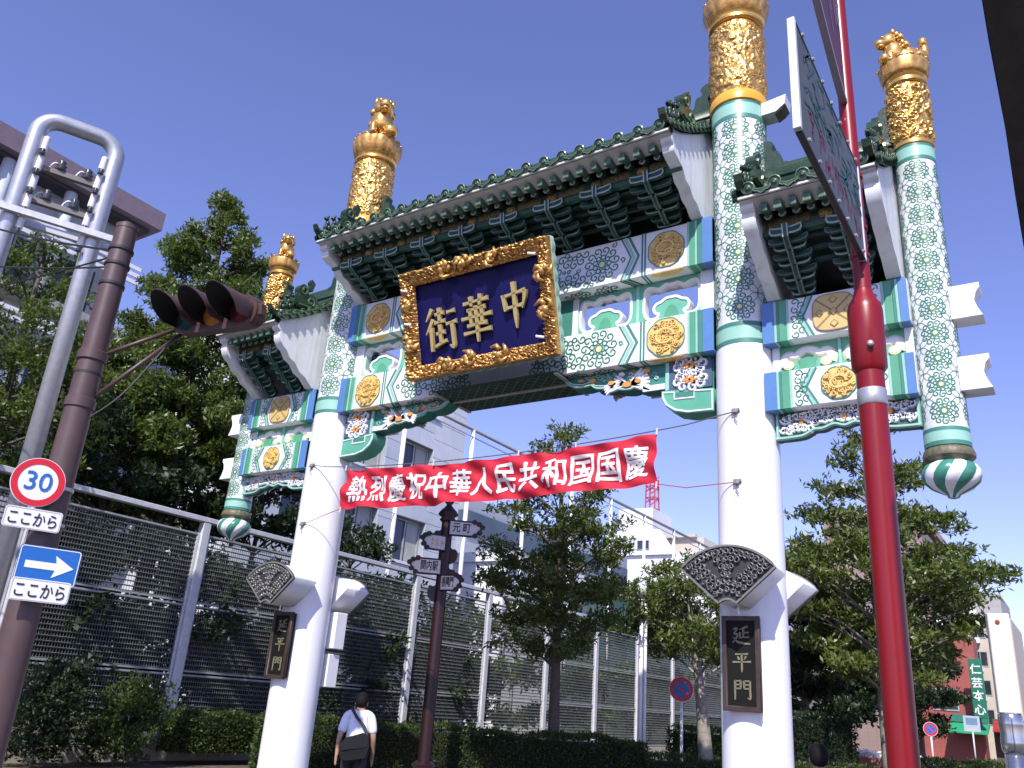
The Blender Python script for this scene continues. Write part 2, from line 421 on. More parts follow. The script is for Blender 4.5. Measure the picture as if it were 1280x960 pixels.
def lion_mesh(name, s):
    """crouching guardian beast, head raised towards the street, one paw on a ball"""
    mb = []
    def ball(x, y, z, rx, ry, rz, seg=12):
        bm = bmesh.new(); bmesh.ops.create_uvsphere(bm, u_segments=seg, v_segments=seg - 4, radius=1.0)
        for v in bm.verts: v.co = Vector((x + v.co.x * rx, y + v.co.y * ry, z + v.co.z * rz))
        bm.verts.index_update(); mb.append(([v.co.copy() for v in bm.verts], [[v.index for v in f.verts] for f in bm.faces])); bm.free()
    ball(0, 0.12, 0.30, 0.22, 0.33, 0.24); ball(0, -0.16, 0.42, 0.21, 0.22, 0.28); ball(0, 0.30, 0.24, 0.24, 0.20, 0.22)
    ball(0, -0.25, 0.70, 0.19, 0.19, 0.19); ball(0, -0.42, 0.66, 0.11, 0.12, 0.10); ball(0, -0.40, 0.58, 0.09, 0.10, 0.05)
    for sx in (-1, 1):
        ball(sx * 0.15, -0.20, 0.86, 0.05, 0.05, 0.08, 8); ball(sx * 0.15, -0.30, 0.18, 0.075, 0.09, 0.20); ball(sx * 0.15, -0.38, 0.04, 0.08, 0.12, 0.06, 8)
        ball(sx * 0.21, 0.20, 0.10, 0.09, 0.20, 0.10); ball(sx * 0.09, -0.40, 0.76, 0.04, 0.04, 0.04, 8)
        for k in range(5): ball(sx * (0.12 + 0.05 * (k % 2)), -0.12 + 0.05 * k, 0.80 - 0.10 * k, 0.08, 0.08, 0.08, 8)
    ball(0.16, -0.42, 0.12, 0.13, 0.13, 0.13); ball(0, 0.46, 0.50, 0.08, 0.09, 0.20); ball(0, 0.44, 0.72, 0.10, 0.10, 0.12)
    M_ = MB()
    for vs_, fs in mb:
        vv = []
        for c in vs_:
            k = mnoise.noise(c * 16) * 0.022 + mnoise.noise(c * 34) * 0.010
            vv.append((c + c.normalized() * k) * s)
        M_.add(vv, fs)
    return M_.mesh(name, GOLD, smooth=True)
LION_B = lion_mesh('lion_finial', 1.18); LION_S = lion_mesh('lion_finial_small', 0.70)

def gold_relief(R, z0, z1, seed):
    """cast sleeve of coiling cloud and dragon relief"""
    n = 150; k = int((z1 - z0) / (2 * PI * R / n)); vs_ = []; rs = random.Random(seed)
    cs = [(rs.uniform(0, 2 * PI * R), rs.uniform(z0, z1), rs.choice((-1, 1)), rs.uniform(0.05, 0.085)) for _ in range(int(2 * PI * R * (z1 - z0) / 0.0075))]
    C = np.array([(c[0], c[1], c[2], c[3]) for c in cs]); circ = 2 * PI * R
    for i in range(k + 1):
        z = z0 + (z1 - z0) * i / k
        u = np.arange(n) / n * circ
        du = u[:, None] - C[None, :, 0]; du = (du + circ / 2) % circ - circ / 2
        dz = z - C[None, :, 1]; rr = np.sqrt(du * du + dz * dz) / C[None, :, 3]
        j = rr.argmin(axis=1); ar = np.arange(n)
        q = rr[ar, j]; th = np.arctan2(np.broadcast_to(dz, du.shape)[ar, j], du[ar, j])
        h = 0.5 + 0.5 * np.cos(2 * PI * 1.35 * q - C[j, 2] * th)
        h = (0.35 + 0.65 * h) * np.clip(1.45 - q, 0.15, 1)
        edge = min(1.0, 12 * min(i, k - i) / k)
        r = R - 0.012 + 0.072 * h * edge
        a = u / R
        vs_ += list(zip(r * np.cos(a), r * np.sin(a), np.full(n, z)))
    M_ = MB(); M_.v = [tuple(map(float, v)) for v in vs_]
    for i in range(k):
        for q in range(n):
            q2 = (q + 1) % n; M_.f.append((i * n + q, i * n + q2, (i + 1) * n + q2, (i + 1) * n + q)); M_.m.append(0)
    return M_.mesh('gold_relief_sleeve', GOLD, smooth=True)

def ros_mesh(R, size, lw):
    m_ = MB(); rosette(m_, (0, 0), size, cyl_fn(R), 0.004, lw); return m_.mesh('rosette', [GREEN_L, CREAM])
def pet_mesh(R, size, lw):
    m_ = MB(); petals(m_, (0, 0), size, cyl_fn(R), 0.004, lw); return m_.mesh('petal_motif', [GREEN_L])
def band(R, segs, name, parent, x, smooth=True, n=48):
    """list of (z0, z1, extra radius, material)"""
    for z0, z1, e, m_ in segs:
        b = MB(); b.lathe([(R + e, z0), (R + e, z1)], n, (0, 0)); mk(name, b, m_, parent, auto=40, loc=(0, 0, 0))
def lotus(R, z0, h, mat_, parent, flare=0.14, lob=16, n=96):
    b = MB()
    b.lathe([(R + 0.015, z0), (R + 0.05, z0 + 0.12 * h), (R + flare * 0.75, z0 + 0.4 * h), (R + flare, z0 + 0.72 * h), (R + flare * 0.95, z0 + 0.95 * h), (R * 0.8, z0 + h)], n, (0, 0), lob=lob, lobamp=0.035)
    mk('lotus_capital', b, mat_, parent, smooth=False, auto=50)
    t = MB()
    for k in range(lob):
        a = 2 * PI * (k + 0.5) / lob; r = (R + flare) * 0.98
        t.tube([(r * math.cos(a + q * 0.13), r * math.sin(a + q * 0.13), z0 + h * (0.95 + 0.16 * math.cos(q * 1.4))) for q in (-1, -0.5, 0, 0.5, 1)], 0.022, 6)
    mk('petal_rim', t, mat_, parent, smooth=True)

RB, RS_ = ros_mesh(PR, 0.218, 0.0185), ros_mesh(HR, 0.168, 0.0145)
PB, PS = pet_mesh(PR, 0.20, 0.008), pet_mesh(HR, 0.15, 0.006)
GB, GS = gold_relief(PR - 0.012, 10.84, 12.27, 3), gold_relief(HR - 0.01, 9.18, 10.16, 5)
shaft = MB(); shaft.lathe([(PR + 0.004, 0.0), (PR + 0.004, 3.0), (PR, 6.54)], 64)
SHAFT = shaft.mesh('pillar', PILLAR_W, auto=40)
mos = MB(); mos.lathe([(PR, 6.84), (PR, 10.34)], 64); MOSB = mos.mesh('mosaic_sleeve', MOSAIC, auto=40)
for sx in (-1, 1):
    P_ = ob('pillar', SHAFT, GATE, (sx * PX, 0, 0))
    ob('mosaic_sleeve', MOSB, P_)
    b = MB(); b.lathe([(0.56, 0.0), (0.56, 0.22), (0.50, 0.30), (PR + 0.01, 0.34)], 48); mk('plinth', b, CONC, P_, auto=40)
    band(PR, [(6.54, 6.60, 0.006, TEAL_D), (6.60, 6.79, 0.008, TEAL), (6.79, 6.86, 0.006, TEAL_D), (10.30, 10.37, 0.006, TEAL_D), (10.37, 10.58, 0.008, TEAL), (10.58, 10.63, 0.006, TEAL_D)], 'painted_band', P_, 0)
    b = MB(); b.lathe([(PR, 10.63), (PR + 0.03, 10.65), (PR + 0.035, 10.72), (PR + 0.03, 10.80), (PR, 10.85)], 64); mk('enamel_ring', b, YELLOW, P_, auto=50)
    ob('gold_relief_sleeve', GB, P_)
    b = MB(); b.lathe([(PR, 12.27), (PR + 0.03, 12.29), (PR + 0.03, 12.34), (PR + 0.005, 12.36), (PR + 0.02, 12.40), (PR + 0.045, 12.43), (PR + 0.02, 12.46)], 64); mk('gold_ring', b, GOLD, P_, auto=35)
    lotus(PR, 12.45, 0.36, GOLD_D, P_, flare=0.115)
    ob('lion_finial', LION_B, P_, (0, 0, 12.79), (0, 0, rad(50 if sx < 0 else 20)))
    for row in range(8):
        for k in range(5):
            a = 2 * PI * k / 5 + (0.16 if sx > 0 else 0.22)
            ob('rosette', RB, P_, (0, 0, 7.085 + row * 0.435), (0, 0, a))
            if row < 7: ob('petal_motif', PB, P_, (0, 0, 7.30 + row * 0.435), (0, 0, a + PI / 5))

hsh = MB(); hsh.lathe([(HR, 5.06), (HR, 8.90)], 56); HSH = hsh.mesh('hanging_column', MOSAIC, auto=40)
for sx in (-1, 1):
    H = ob('hanging_column', HSH, GATE, (sx * HX, 0, 0))
    band(HR, [(4.88, 4.93, 0.006, TEAL_D), (4.93, 5.05, 0.008, TEAL), (5.05, 5.10, 0.006, TEAL_D), (8.85, 8.90, 0.006, TEAL_D), (8.90, 9.06, 0.008, TEAL), (9.06, 9.10, 0.006, TEAL_D)], 'painted_band', H, 0)
    b = MB(); b.lathe([(HR, 9.10), (HR + 0.02, 9.12), (HR + 0.02, 9.17), (HR, 9.19)], 48); mk('gold_ring', b, GOLD, H, auto=40)
    ob('gold_relief_sleeve', GS, H)
    b = MB(); b.lathe([(HR, 10.15), (HR + 0.02, 10.17), (HR + 0.02, 10.22), (HR + 0.005, 10.24), (HR + 0.03, 10.28), (HR + 0.01, 10.31)], 48); mk('gold_ring', b, GOLD, H, auto=35)
    lotus(HR, 10.30, 0.24, GOLD_D, H, flare=0.075, lob=14)
    ob('lion_finial', LION_S, H, (0, 0, 10.53), (0, 0, rad(-60 if sx > 0 else 50)))
    b = MB(); b.lathe([(HR - 0.02, 4.88), (HR + 0.01, 4.86), (HR + 0.03, 4.80), (HR + 0.025, 4.76), (HR - 0.03, 4.71)], 64, lob=20, lobamp=0.03); mk('lotus_collar', b, mat('collar_brown', (0.13, 0.12, 0.07), 0.5, var=0.4, scale=20), H, auto=40)
    # swirled bud: twelve twisted lobes, white and green in turn
    b = MB(); prof = [(0.12, 4.73), (0.20, 4.715), (0.27, 4.67), (0.305, 4.60), (0.308, 4.54), (0.285, 4.47), (0.22, 4.405), (0.13, 4.355), (0.075, 4.325), (0.06, 4.295), (0.03, 4.285)]
    n = 72; o = len(b.v)
    for i, (r, z) in enumerate(prof):
        for k in range(n):
            a = 2 * PI * k / n; tw = -0.13 * i
            b.v.append((r * (1 + 0.05 * abs(math.sin(6 * a))) * math.cos(a + tw), r * (1 + 0.05 * abs(math.sin(6 * a))) * math.sin(a + tw), z))
    for i in range(len(prof) - 1):
        for k in range(n):
            k2 = (k + 1) % n; b.f.append((i * n + k2, i * n + k, (i + 1) * n + k, (i + 1) * n + k2)); b.m.append((k // 6) % 2)
    b.f.append(tuple(range((len(prof) - 1) * n, len(prof) * n))); b.m.append(1)
    mk('swirled_bud', b, [WHITE, mat('bud_green', (0.055, 0.24, 0.17), 0.3)], H, auto=35)
    for row in range(11):
        for k in range(4):
            a = 2 * PI * k / 4 + 0.12
            ob('rosette', RS_, H, (0, 0, 5.29 + row * 0.338), (0, 0, a))
            if row < 10: ob('petal_motif', PS, H, (0, 0, 5.46 + row * 0.338), (0, 0, a + PI / 4))
    # white notched beam ends that pass through the column
    for z0, z1 in ((6.49, 6.93), (5.55, 5.98)):
        x0, x1 = HX + HR - 0.03, 6.97
        pl = [(x0, z0), (x1, z0), (x1 - 0.045, z0 + 0.10), (x1 - 0.075, z0 + 0.21), (x1 - 0.045, z0 + 0.32), (x1, z1 - 0.06), (x1, z1), (x0, z1)]
        pl = [(sx * (u - HX), v) for u, v in pl]
        if sx < 0: pl = pl[::-1]
        b = MB(); b.prism(pl, FRONT(0), -0.15, 0.15); mk('beam_end', b, WHITE, H)

# ------------------------------------------------------------------ beams
BY = 0.33
def chev(x, s, z0, z1, w, dip):
    zc = (z0 + z1) / 2
    return [(x, z0), (x + s * dip, zc), (x, z1)]
def main_beam(name, z0, z1, seed):
    B = MB(); B.bbox(-3.66, 3.66, -BY, BY, z0, z1, 0.012)
    bo = mk(name, B, WHITE, GATE)
    for sx in (-1, 1):
        for xa, xb, e, m_ in ((3.50, 3.66, 0.014, BLUE), (3.42, 3.50, 0.008, TEAL_D), (3.39, 3.42, 0.010, TEAL), (3.30, 3.39, 0.007, GREEN_M), (3.265, 3.30, 0.010, TEAL), (2.515, 2.545, 0.006, TEAL_D), (2.565, 2.595, 0.007, TEAL_D)):
            b = MB(); xs = sorted((sx * xa, sx * xb)); b.bbox(xs[0], xs[1], -BY - e, BY + e, z0 - e, z1 + e * 0.5, 0.004)
            mk('stripe_band', b, m_, bo)
        for side in (1, -1):
            fn = FRONT(-BY) if side > 0 else BACKP(BY)
            b = MB()
            for off, w, mi in ((0.0, 0.045, 0), (-0.075, 0.05, 1), (-0.13, 0.03, 0)):
                b.stroke(chev(sx * (2.30 + off), sx, z0 + 0.005, z1 - 0.005, w, 0.17), w, fn, 0.005, mi)
            mk('chevron_border', b, [TEAL_D, TEAL], bo)
            clip = lambda x, z: 0.6 < sx * x < 2.12 + 0.17 * (1 - abs(z - (z0 + z1) / 2) / ((z1 - z0) / 2)) - 0.07 and z0 + 0.055 < z < z1 - 0.055
            for cx, cz, rr in ((1.83, (z0 + z1) / 2, 0.315), (1.30, z0 + 0.02, 0.315), (1.30, z1 - 0.02, 0.315), (0.78, (z0 + z1) / 2, 0.315), (2.36, z0, 0.29), (2.36, z1, 0.29)):
                b = MB(); rosette(b, (sx * cx, cz), rr, fn, 0.005, 0.024, clip)
                if b.f: mk('rosette', b, [GREEN_L, CREAM], bo)
            b = MB(); rc = random.Random(seed * 3 + sx); cen = [(1.83, (z0 + z1) / 2, 0.32), (1.30, z0 + 0.02, 0.32), (1.30, z1 - 0.02, 0.32), (0.78, (z0 + z1) / 2, 0.32), (2.36, z0, 0.29), (2.36, z1, 0.29)]; put = []
            for _ in range(900):
                x, z = rc.uniform(0.9, 2.3), rc.uniform(z0, z1); r_ = rc.uniform(0.034, 0.06)
                if not clip(sx * x, z) or any(math.hypot(x - a, z - c) < q + r_ * 0.7 for a, c, q in cen) or any(math.hypot(x - a, z - c) < q + r_ for a, c, q in put): continue
                put.append((x, z, r_)); b.stroke(curl(sx * x, z, rc.uniform(0, 6), r_, hand=rc.choice((-1, 1))), 0.021, fn, 0.005)
            if b.f: mk('filler_curls', b, [GREEN_L], bo, kind='stuff')
            b = MB(); medallion(b, (sx * 2.93, (z0 + z1) / 2), 0.30, fn, 0.0, seed + sx, asp=0.98)
            mk('medallion', b, [OCHRE, TEAL_D], bo)
        # the pattern runs on under the beam
        fu = lambda u, v, d: Vector((u, v, z0 - d))
        b = MB()
        for off, w, mi in ((0.0, 0.045, 0), (-0.075, 0.05, 1), (-0.13, 0.03, 0)):
            b.stroke([(sx * (2.30 + off), -BY + 0.005), (sx * (2.30 + off + 0.17), 0), (sx * (2.30 + off), BY - 0.005)][::-1], w, fu, 0.005, mi)
        pl = [(sx * 2.93 + 0.27 * math.cos(t), -BY + 0.0 + 0.16 * abs(math.sin(t))) for t in [PI * j / 12 for j in range(13)]]
        b.prism(pl, fu, 0.001, 0.006, 2)
        for cx, cz in ((1.86, 0.0), (1.33, -BY), (1.33, BY)):
            rosette(b, (sx * cx, cz), 0.29, fu, 0.005, 0.026, lambda x, y: 0.9 < sx * x < 2.05 and abs(y) < BY - 0.05, mc=1)
        mk('soffit_pattern', b, [GREEN_D, TEAL_D, OCHRE], bo)
    return bo
UB = main_beam('upper_beam', 7.95, 8.70, 11)
LB = main_beam('lower_beam', 6.53, 7.18, 23)

# lattice soffit below the name board (under the lower beam, between the two rosette panels)
sof = MB(); sof.box(-1.22, 1.22, -0.52, 0.52, 6.50, 6.527); SOF = mk('lattice_soffit', sof, mat('soffit_green', (0.015, 0.05, 0.035), 0.6), LB)
for y0, y1 in ((-0.49, -0.04), (0.04, 0.49)):
    b = MB(); hgt = y1 - y0
    for k in range(-4, 20):
        for s in (1, -1):
            x = -1.40 + k * 0.19
            ts = [t for t in [j_ / 24 for j_ in range(25)] if abs(x + s * hgt * t) <= 1.14]
            if len(ts) > 2: b.stroke([(x + s * hgt * t, y0 + hgt * t) for t in (ts[0], ts[-1])], 0.02, lambda u, v, d: Vector((u, v, 6.50 - d)), 0.006)
    mk('lattice_strips', b, mat('lattice_green', (0.12, 0.20, 0.15), 0.6), LB, kind='stuff')
b = MB(); b.bbox(-1.2, 1.2, -0.035, 0.035, 6.475, 6.499, 0.004)
for s in (-1, 1):
    b.box(s * 1.19 - 0.03, s * 1.19 + 0.03, -0.52, 0.52, 6.472, 6.499)
mk('soffit_rib', b, mat('rib_grey', (0.40, 0.40, 0.38), 0.6, stain=0.3), LB)

# ------------------------------------------------------------------ openwork panels between the beams
def cloud_opening(cx, w, z0, z1):
    h = z1 - z0
    half = [(0.0, 0.54), (0.09, 0.53), (0.17, 0.45), (0.25, 0.41), (0.285, 0.31), (0.255, 0.21), (0.20, 0.17), (0.22, 0.05), (0.32, 0.0), (0.44, 0.06), (0.495, 0.25), (0.50, 0.60), (0.48, 0.86), (0.42, 0.97), (0.31, 0.95), (0.22, 0.90), (0.11, 0.99)]
    pts = [(cx - w * u, z0 + h * v) for u, v in half] + [(cx, z0 + h * 0.97)] + [(cx + w * u, z0 + h * v) for u, v in half[:0:-1]]
    return smooth_closed(pts, 4)
for sx in (-1, 1):
    xa, xb = sorted((sx * 1.24, sx * 3.40))
    outer = [(xa, 7.175), (xb, 7.175), (xb, 7.955), (xa, 7.955)]
    ops = [cloud_opening(sx * cx, 0.94, 7.29, 7.89) for cx in (1.79, 2.91)]
    po = plate('openwork_panel', [outer] + ops, 0.11, mat('panel_green', (0.13, 0.42, 0.29), 0.45, var=0.08), GATE, lambda u, v, d: Vector((u, -d - 0.02, v)))
    for op in ops:
        plate('opening_trim', [offs(op, 0.040), offs(op, -0.002)], 0.14, WHITE, po, lambda u, v, d: Vector((u, -d - 0.02, v)))
    for cx in (1.79, 2.91):
        b = MB(); t = [(sx * cx + q, 7.20 + 0.30 * math.sqrt(max(0, 1 - (q / 0.13) ** 2))) for q in [0.13 - 0.26 * j / 10 for j in range(11)]]
        b.prism([(sx * cx - 0.15, 7.185)] + [(sx * cx + 0.15, 7.185)] + t, FRONT(-0.075), 0, 0.012, 0); mk('panel_inset', b, GREEN_M, po)
    for xx, w, m_, e in ((2.35, 0.05, TEAL, 0.012), (1.25, 0.10, WHITE, 0.03), (3.36, 0.05, TEAL, 0.014), (3.49, 0.20, WHITE, 0.05)):
        b = MB(); b.bbox(sx * xx - w / 2, sx * xx + w / 2, -0.075 - e, 0.035 + e, 7.19, 7.94, 0.006); mk('mullion', b, m_, po)
b = MB(); b.box(-1.2, 1.2, -0.10, 0.08, 7.18, 7.95); mk('centre_panel', b, TEAL_D, GATE)

# ------------------------------------------------------------------ spandrels under the lower beam
def spandrel(sx):
    low = smooth_open([(1.16, 6.46), (1.30, 6.36), (1.48, 6.33), (1.62, 6.34), (1.70, 6.28), (1.88, 6.25), (2.00, 6.26), (2.08, 6.21), (2.26, 6.18), (2.38, 6.20), (2.46, 6.15), (2.60, 6.13), (2.72, 6.14), (2.80, 6.10)], 4)
    full = [(1.16, 6.525)] + low + [(2.84, 6.10), (3.58, 6.02), (3.58, 6.525)]
    f = FRONT(0.0); fl = lambda pts: [(sx * u, v) for u, v in (pts if sx > 0 else pts[::-1])]
    so = plate('spandrel', [fl(full)], 0.26, mat('spandrel_green', (0.035, 0.20, 0.16), 0.5, var=0.2), GATE, lambda u, v, d: Vector((u, -d, v)))
    for side in (1, -1):
        fn = FRONT(-0.13) if side > 0 else BACKP(0.13)
        b = MB(); ed = [(sx * u, v + 0.022) for u, v in low]
        b.relief(ed, 0.045, fn, 0, 0.03, 0); b.relief([(u, v + 0.035) for u, v in ed], 0.014, fn, 0.01, 0.034, 1)
        mk('scalloped_edge', b, [TEAL, WHITE], so)
        # square flower panel beside the pillar
        b = MB(); x0, x1 = sorted((sx * 2.92, sx * 3.56)); b.box(x0, x1, -0.16 if side > 0 else 0.131, -0.131 if side > 0 else 0.16, 6.06, 6.515)
        so_p = mk('flower_panel', b, mat('panel_dark_blue', (0.06, 0.10, 0.16), 0.5), so)  # plain dark blue ground behind the flower relief
        fp = FRONT(-0.16) if side > 0 else BACKP(0.16)
        b = MB(); c = (sx * 3.24, 6.22)
        for cz in (6.19, 6.42):
            for k in range(8):
                a = 2 * PI * k / 8 + 0.2
                b.relief(curl(c[0] + 0.20 * math.cos(a), cz + 0.11 * math.sin(a), a, 0.075, n=9), 0.042, fp, 0, 0.03, 0)
            for k in range(6):
                a = 2 * PI * k / 6; b.relief([(c[0] + 0.02 * math.cos(a), cz + 0.015 * math.sin(a)), (c[0] + 0.11 * math.cos(a), cz + 0.05 * math.sin(a))], 0.05, fp, 0.004, 0.04, 1)
        mk('flower_relief', b, [WHITE, ORANGE], so)
        b = MB(); x0, x1 = sorted((sx * 2.86, sx * 2.915)); b.box(x0, x1, -0.17 if side > 0 else 0.131, -0.131 if side > 0 else 0.17, 6.08, 6.515); mk('panel_border', b, TEAL, so)
        # phoenix and clouds
        b = MB(); rs = random.Random(5 + sx)
        def leafs(cx, cz, n, L, w, mi, a0, da):
            for k in range(n):
                a = a0 + da * (k / max(1, n - 1) - 0.5)
                pts = [(sx * (cx + L * t * math.cos(a)), cz + L * t * math.sin(a) - 0.04 * t * t) for t in (0, 0.33, 0.66, 1)]
                b.relief(pts, w, fn, 0, 0.035, mi, taper=lambda t: 0.35 + 1.1 * math.sin(PI * (0.15 + 0.8 * t)))
        leafs(2.28, 6.26, 7, 0.34, 0.06, 0, rad(20), rad(70)); leafs(2.22, 6.28, 6, 0.26, 0.05, 0, rad(160), rad(60)); leafs(2.05, 6.32, 4, 0.2, 0.05, 0, rad(200), rad(40))
        for cx, cz, r, mi in ((2.24, 6.27, 0.075, 1), (2.42, 6.30, 0.05, 1), (1.98, 6.33, 0.055, 1), (2.56, 6.44, 0.05, 1), (1.66, 6.42, 0.05, 1), (1.45, 6.44, 0.04, 1), (2.15, 6.45, 0.045, 0)):
            b.prism([(sx * cx + r * math.cos(t), cz + 0.6 * r * math.sin(t)) for t in [2 * PI * j / 10 for j in range(10)]], fn, 0, 0.05, mi)
        for k in range(34):
            cx = rs.uniform(1.4, 2.8); lo = 6.40 - 0.20 * (cx - 1.4) / 1.4
            b.relief(curl(sx * cx, rs.uniform(lo + 0.04, 6.49), rs.uniform(0, 6), rs.uniform(0.025, 0.05), n=8), 0.016, fn, 0, 0.022, rs.choice((0, 2, 2, 2, 1)))
        mk('phoenix_relief', b, [WHITE, ORANGE, TEAL], so)
        b = MB(); x0, x1 = sorted((sx * 2.50, sx * 2.85)); b.box(x0, x1, -0.165 if side > 0 else 0.131, -0.131 if side > 0 else 0.165, 6.115, 6.20); mk('white_tablet', b, WHITE, so)
    # stepped bracket block at the pillar
    blk = [(2.80, 6.08), (2.80, 5.96), (2.86, 5.84), (3.0, 5.74), (3.2, 5.69), (3.59, 5.68), (3.59, 6.02)]
    bo = plate('bracket_block', [fl(blk[::-1] if False else blk)], 0.34, mat('block_green', (0.10, 0.38, 0.25), 0.45), so, lambda u, v, d: Vector((u, -d, v)))
    for side in (1, -1):
        fn = FRONT(-0.17) if side > 0 else BACKP(0.17)
        b = MB(); bl2 = [(sx * u, v) for u, v in [(2.825, 6.05), (2.825, 5.965), (2.88, 5.86), (3.01, 5.765), (3.2, 5.715), (3.565, 5.705), (3.565, 5.995), (3.30, 6.02), (3.30, 5.92), (3.0, 5.93), (3.0, 6.03)]]
        b.relief(bl2, 0.035, fn, 0, 0.014, 0, closed=True); mk('white_outline', b, WHITE, so)
        b = MB(); b.prism([(sx * u, v) for u, v in ((3.02, 5.945), (3.28, 5.935), (3.28, 6.01), (3.02, 6.025))], fn, 0, 0.01); mk('dark_inset', b, TEAL_D, so)
for sx in (-1, 1): spandrel(sx)

# ------------------------------------------------------------------ side bays
def side_bay(sx):
    xc = 5.29; xa, xb = 4.40, 6.19
    def X(u): return sx * u
    def side_beam(name, z0, z1, gold_m, lat):
        x0, x1 = sorted((X(xa - 0.06), X(xb))); B = MB(); B.bbox(x0, x1, -0.30, 0.30, z0, z1, 0.01); bo = mk(name, B, WHITE, GATE)
        for s in (-1, 1):
            for a, c, e, m_ in ((0.79, 0.895, 0.014, BLUE), (0.755, 0.79, 0.009, TEAL), (0.72, 0.755, 0.011, TEAL_D), (0.62, 0.72, 0.007, GREEN_M), (0.585, 0.62, 0.010, TEAL)):
                q = sorted((X(xc + s * a), X(xc + s * (c + (0.055 if s < 0 and c > 0.89 else 0))))); b = MB(); b.bbox(q[0], q[1], -0.30 - e, 0.30 + e, z0 - e, z1 + e * 0.5, 0.004); mk('stripe_band', b, m_, bo)
            for side in (1, -1):
                fn = FRONT(-0.30) if side > 0 else BACKP(0.30)
                zc = (z0 + z1) / 2; b = MB()
                b.prism([(X(xc + s * u), v) for u, v in ((0.585, z0 + 0.008), (0.585, z1 - 0.008), (0.27, z1 - 0.008), (0.40, zc), (0.27, z0 + 0.008))], fn, -0.002, 0.003, 2)
                for off, w, mi in ((0.0, 0.03, 1), (0.04, 0.04, 0), (0.075, 0.02, 1)):
                    b.stroke([(X(xc + s * (0.27 + off)), z0 + 0.01), (X(xc + s * (0.40 + off)), zc), (X(xc + s * (0.27 + off)), z1 - 0.01)], w, fn, 0.006, mi)
                for k in range(9):
                    cz = z0 + 0.06 + (z1 - z0 - 0.12) * k / 8; cx = 0.53 - 0.09 * ((k % 2)) - (0.0 if 2 < k < 6 else 0.03)
                    b.stroke(curl(X(xc + s * cx), cz, k * 1.9, 0.055, hand=(-1) ** k, n=11), 0.017, fn, 0.007, 3)
                mk('curl_panel', b, [TEAL, TEAL_D, WHITE, GREEN_L], bo)
        for side in (1, -1):
            fn = FRONT(-0.30) if side > 0 else BACKP(0.30); zc = (z0 + z1) / 2; h = (z1 - z0) / 2 - 0.02
            b = MB(); oc = [(X(xc) + 0.29 * math.cos(t), zc + h * math.sin(t)) for t in [2 * PI * (j + 0.5) / 8 for j in range(8)]]
            if lat:
                oc = [(X(xc) + 0.27 * math.copysign(abs(math.cos(t)) ** 0.6, math.cos(t)), zc + h * 0.93 * math.copysign(abs(math.sin(t)) ** 0.6, math.sin(t))) for t in [2 * PI * j / 32 for j in range(32)]]
                b.prism(oc, fn, 0.001, 0.02, 0); b.stroke(oc, 0.014, fn, 0.022, 1, closed=True)
                for s in (-1, 1):
                    b.stroke([(X(xc) - 0.22, zc - s * h * 0.72), (X(xc) + 0.22, zc + s * h * 0.72)], 0.022, fn, 0.024, 1)
                for dx, dz in ((0, h * 0.62), (0, -h * 0.62), (0.18, 0), (-0.18, 0), (0, 0)):
                    sq = [(X(xc) + dx + 0.05 * u, zc + dz + 0.05 * v) for u, v in ((-1, 0), (0, -1), (1, 0), (0, 1))]
                    b.prism(sq, fn, 0.02, 0.03, 0); b.stroke(sq, 0.012, fn, 0.032, 1, closed=True)
                mk('medallion', b, [mat('medallion_tan', (0.62, 0.45, 0.17), 0.45), mat('medallion_line', (0.28, 0.20, 0.08), 0.5)], bo)
            else:
                medallion(b, (X(xc), zc), h * 0.9, fn, 0.001, 40 + sx, lobes=8); mk('medallion', b, [OCHRE, TEAL_D], bo)
        return bo
    side_beam('side_upper_beam', 6.50, 7.10, TEAL, True)
    side_beam('side_lower_beam', 5.54, 6.06, TEAL, False)
    x0, x1 = sorted((X(xa + 0.03), X(xb - 0.03)))
    b = MB(); b.box(x0, x1, -0.10, 0.10, 6.05, 6.51); so = mk('side_panel', b, mat('panel_green', (0.1, 0.4, 0.3)), GATE)
    for s in (-1, 1):
        for side in (1, -1):
            fn = FRONT(-0.10) if side > 0 else BACKP(0.10); c = X(xc + s * 0.42)
            path = smooth_open([(c - 0.29, 6.20), (c - 0.31, 6.28), (c - 0.25, 6.35), (c - 0.16, 6.33), (c - 0.08, 6.385), (c, 6.41), (c + 0.08, 6.385), (c + 0.16, 6.33), (c + 0.25, 6.35), (c + 0.31, 6.28), (c + 0.29, 6.20)], 4)
            b = MB(); b.relief(path, 0.145, fn, 0, 0.02, 1, taper=lambda t: 0.75 + 0.35 * abs(math.cos(PI * t))); b.relief(path, 0.105, fn, 0.015, 0.032, 0, taper=lambda t: 0.75 + 0.35 * abs(math.cos(PI * t)))
            for e in (-1, 1):
                b.prism([(c + e * 0.245 + 0.075 * math.cos(t), 6.20 + 0.06 * math.sin(t)) for t in [2 * PI * j / 12 for j in range(12)]], fn, 0.0, 0.036, 1)
                b.prism([(c + e * 0.245 + 0.055 * math.cos(t), 6.205 + 0.043 * math.sin(t)) for t in [2 * PI * j / 12 for j in range(12)]], fn, 0.0, 0.042, 0)
            b.prism([(c - 0.14, 6.065), (c + 0.14, 6.065), (c + 0.10, 6.20), (c + 0.12, 6.27), (c, 6.30), (c - 0.12, 6.27), (c - 0.10, 6.20)], fn, 0, 0.014, 2)
            mk('cloud_scroll', b, [WHITE, CREAM, GREEN_M], so)
    for u, w, m_ in ((xc, 0.04, TEAL), (xa + 0.06, 0.10, WHITE), (xb - 0.06, 0.10, WHITE)):
        b = MB(); b.bbox(X(u) - w / 2, X(u) + w / 2, -0.13, 0.13, 6.065, 6.495, 0.004); mk('mullion', b, m_, so)
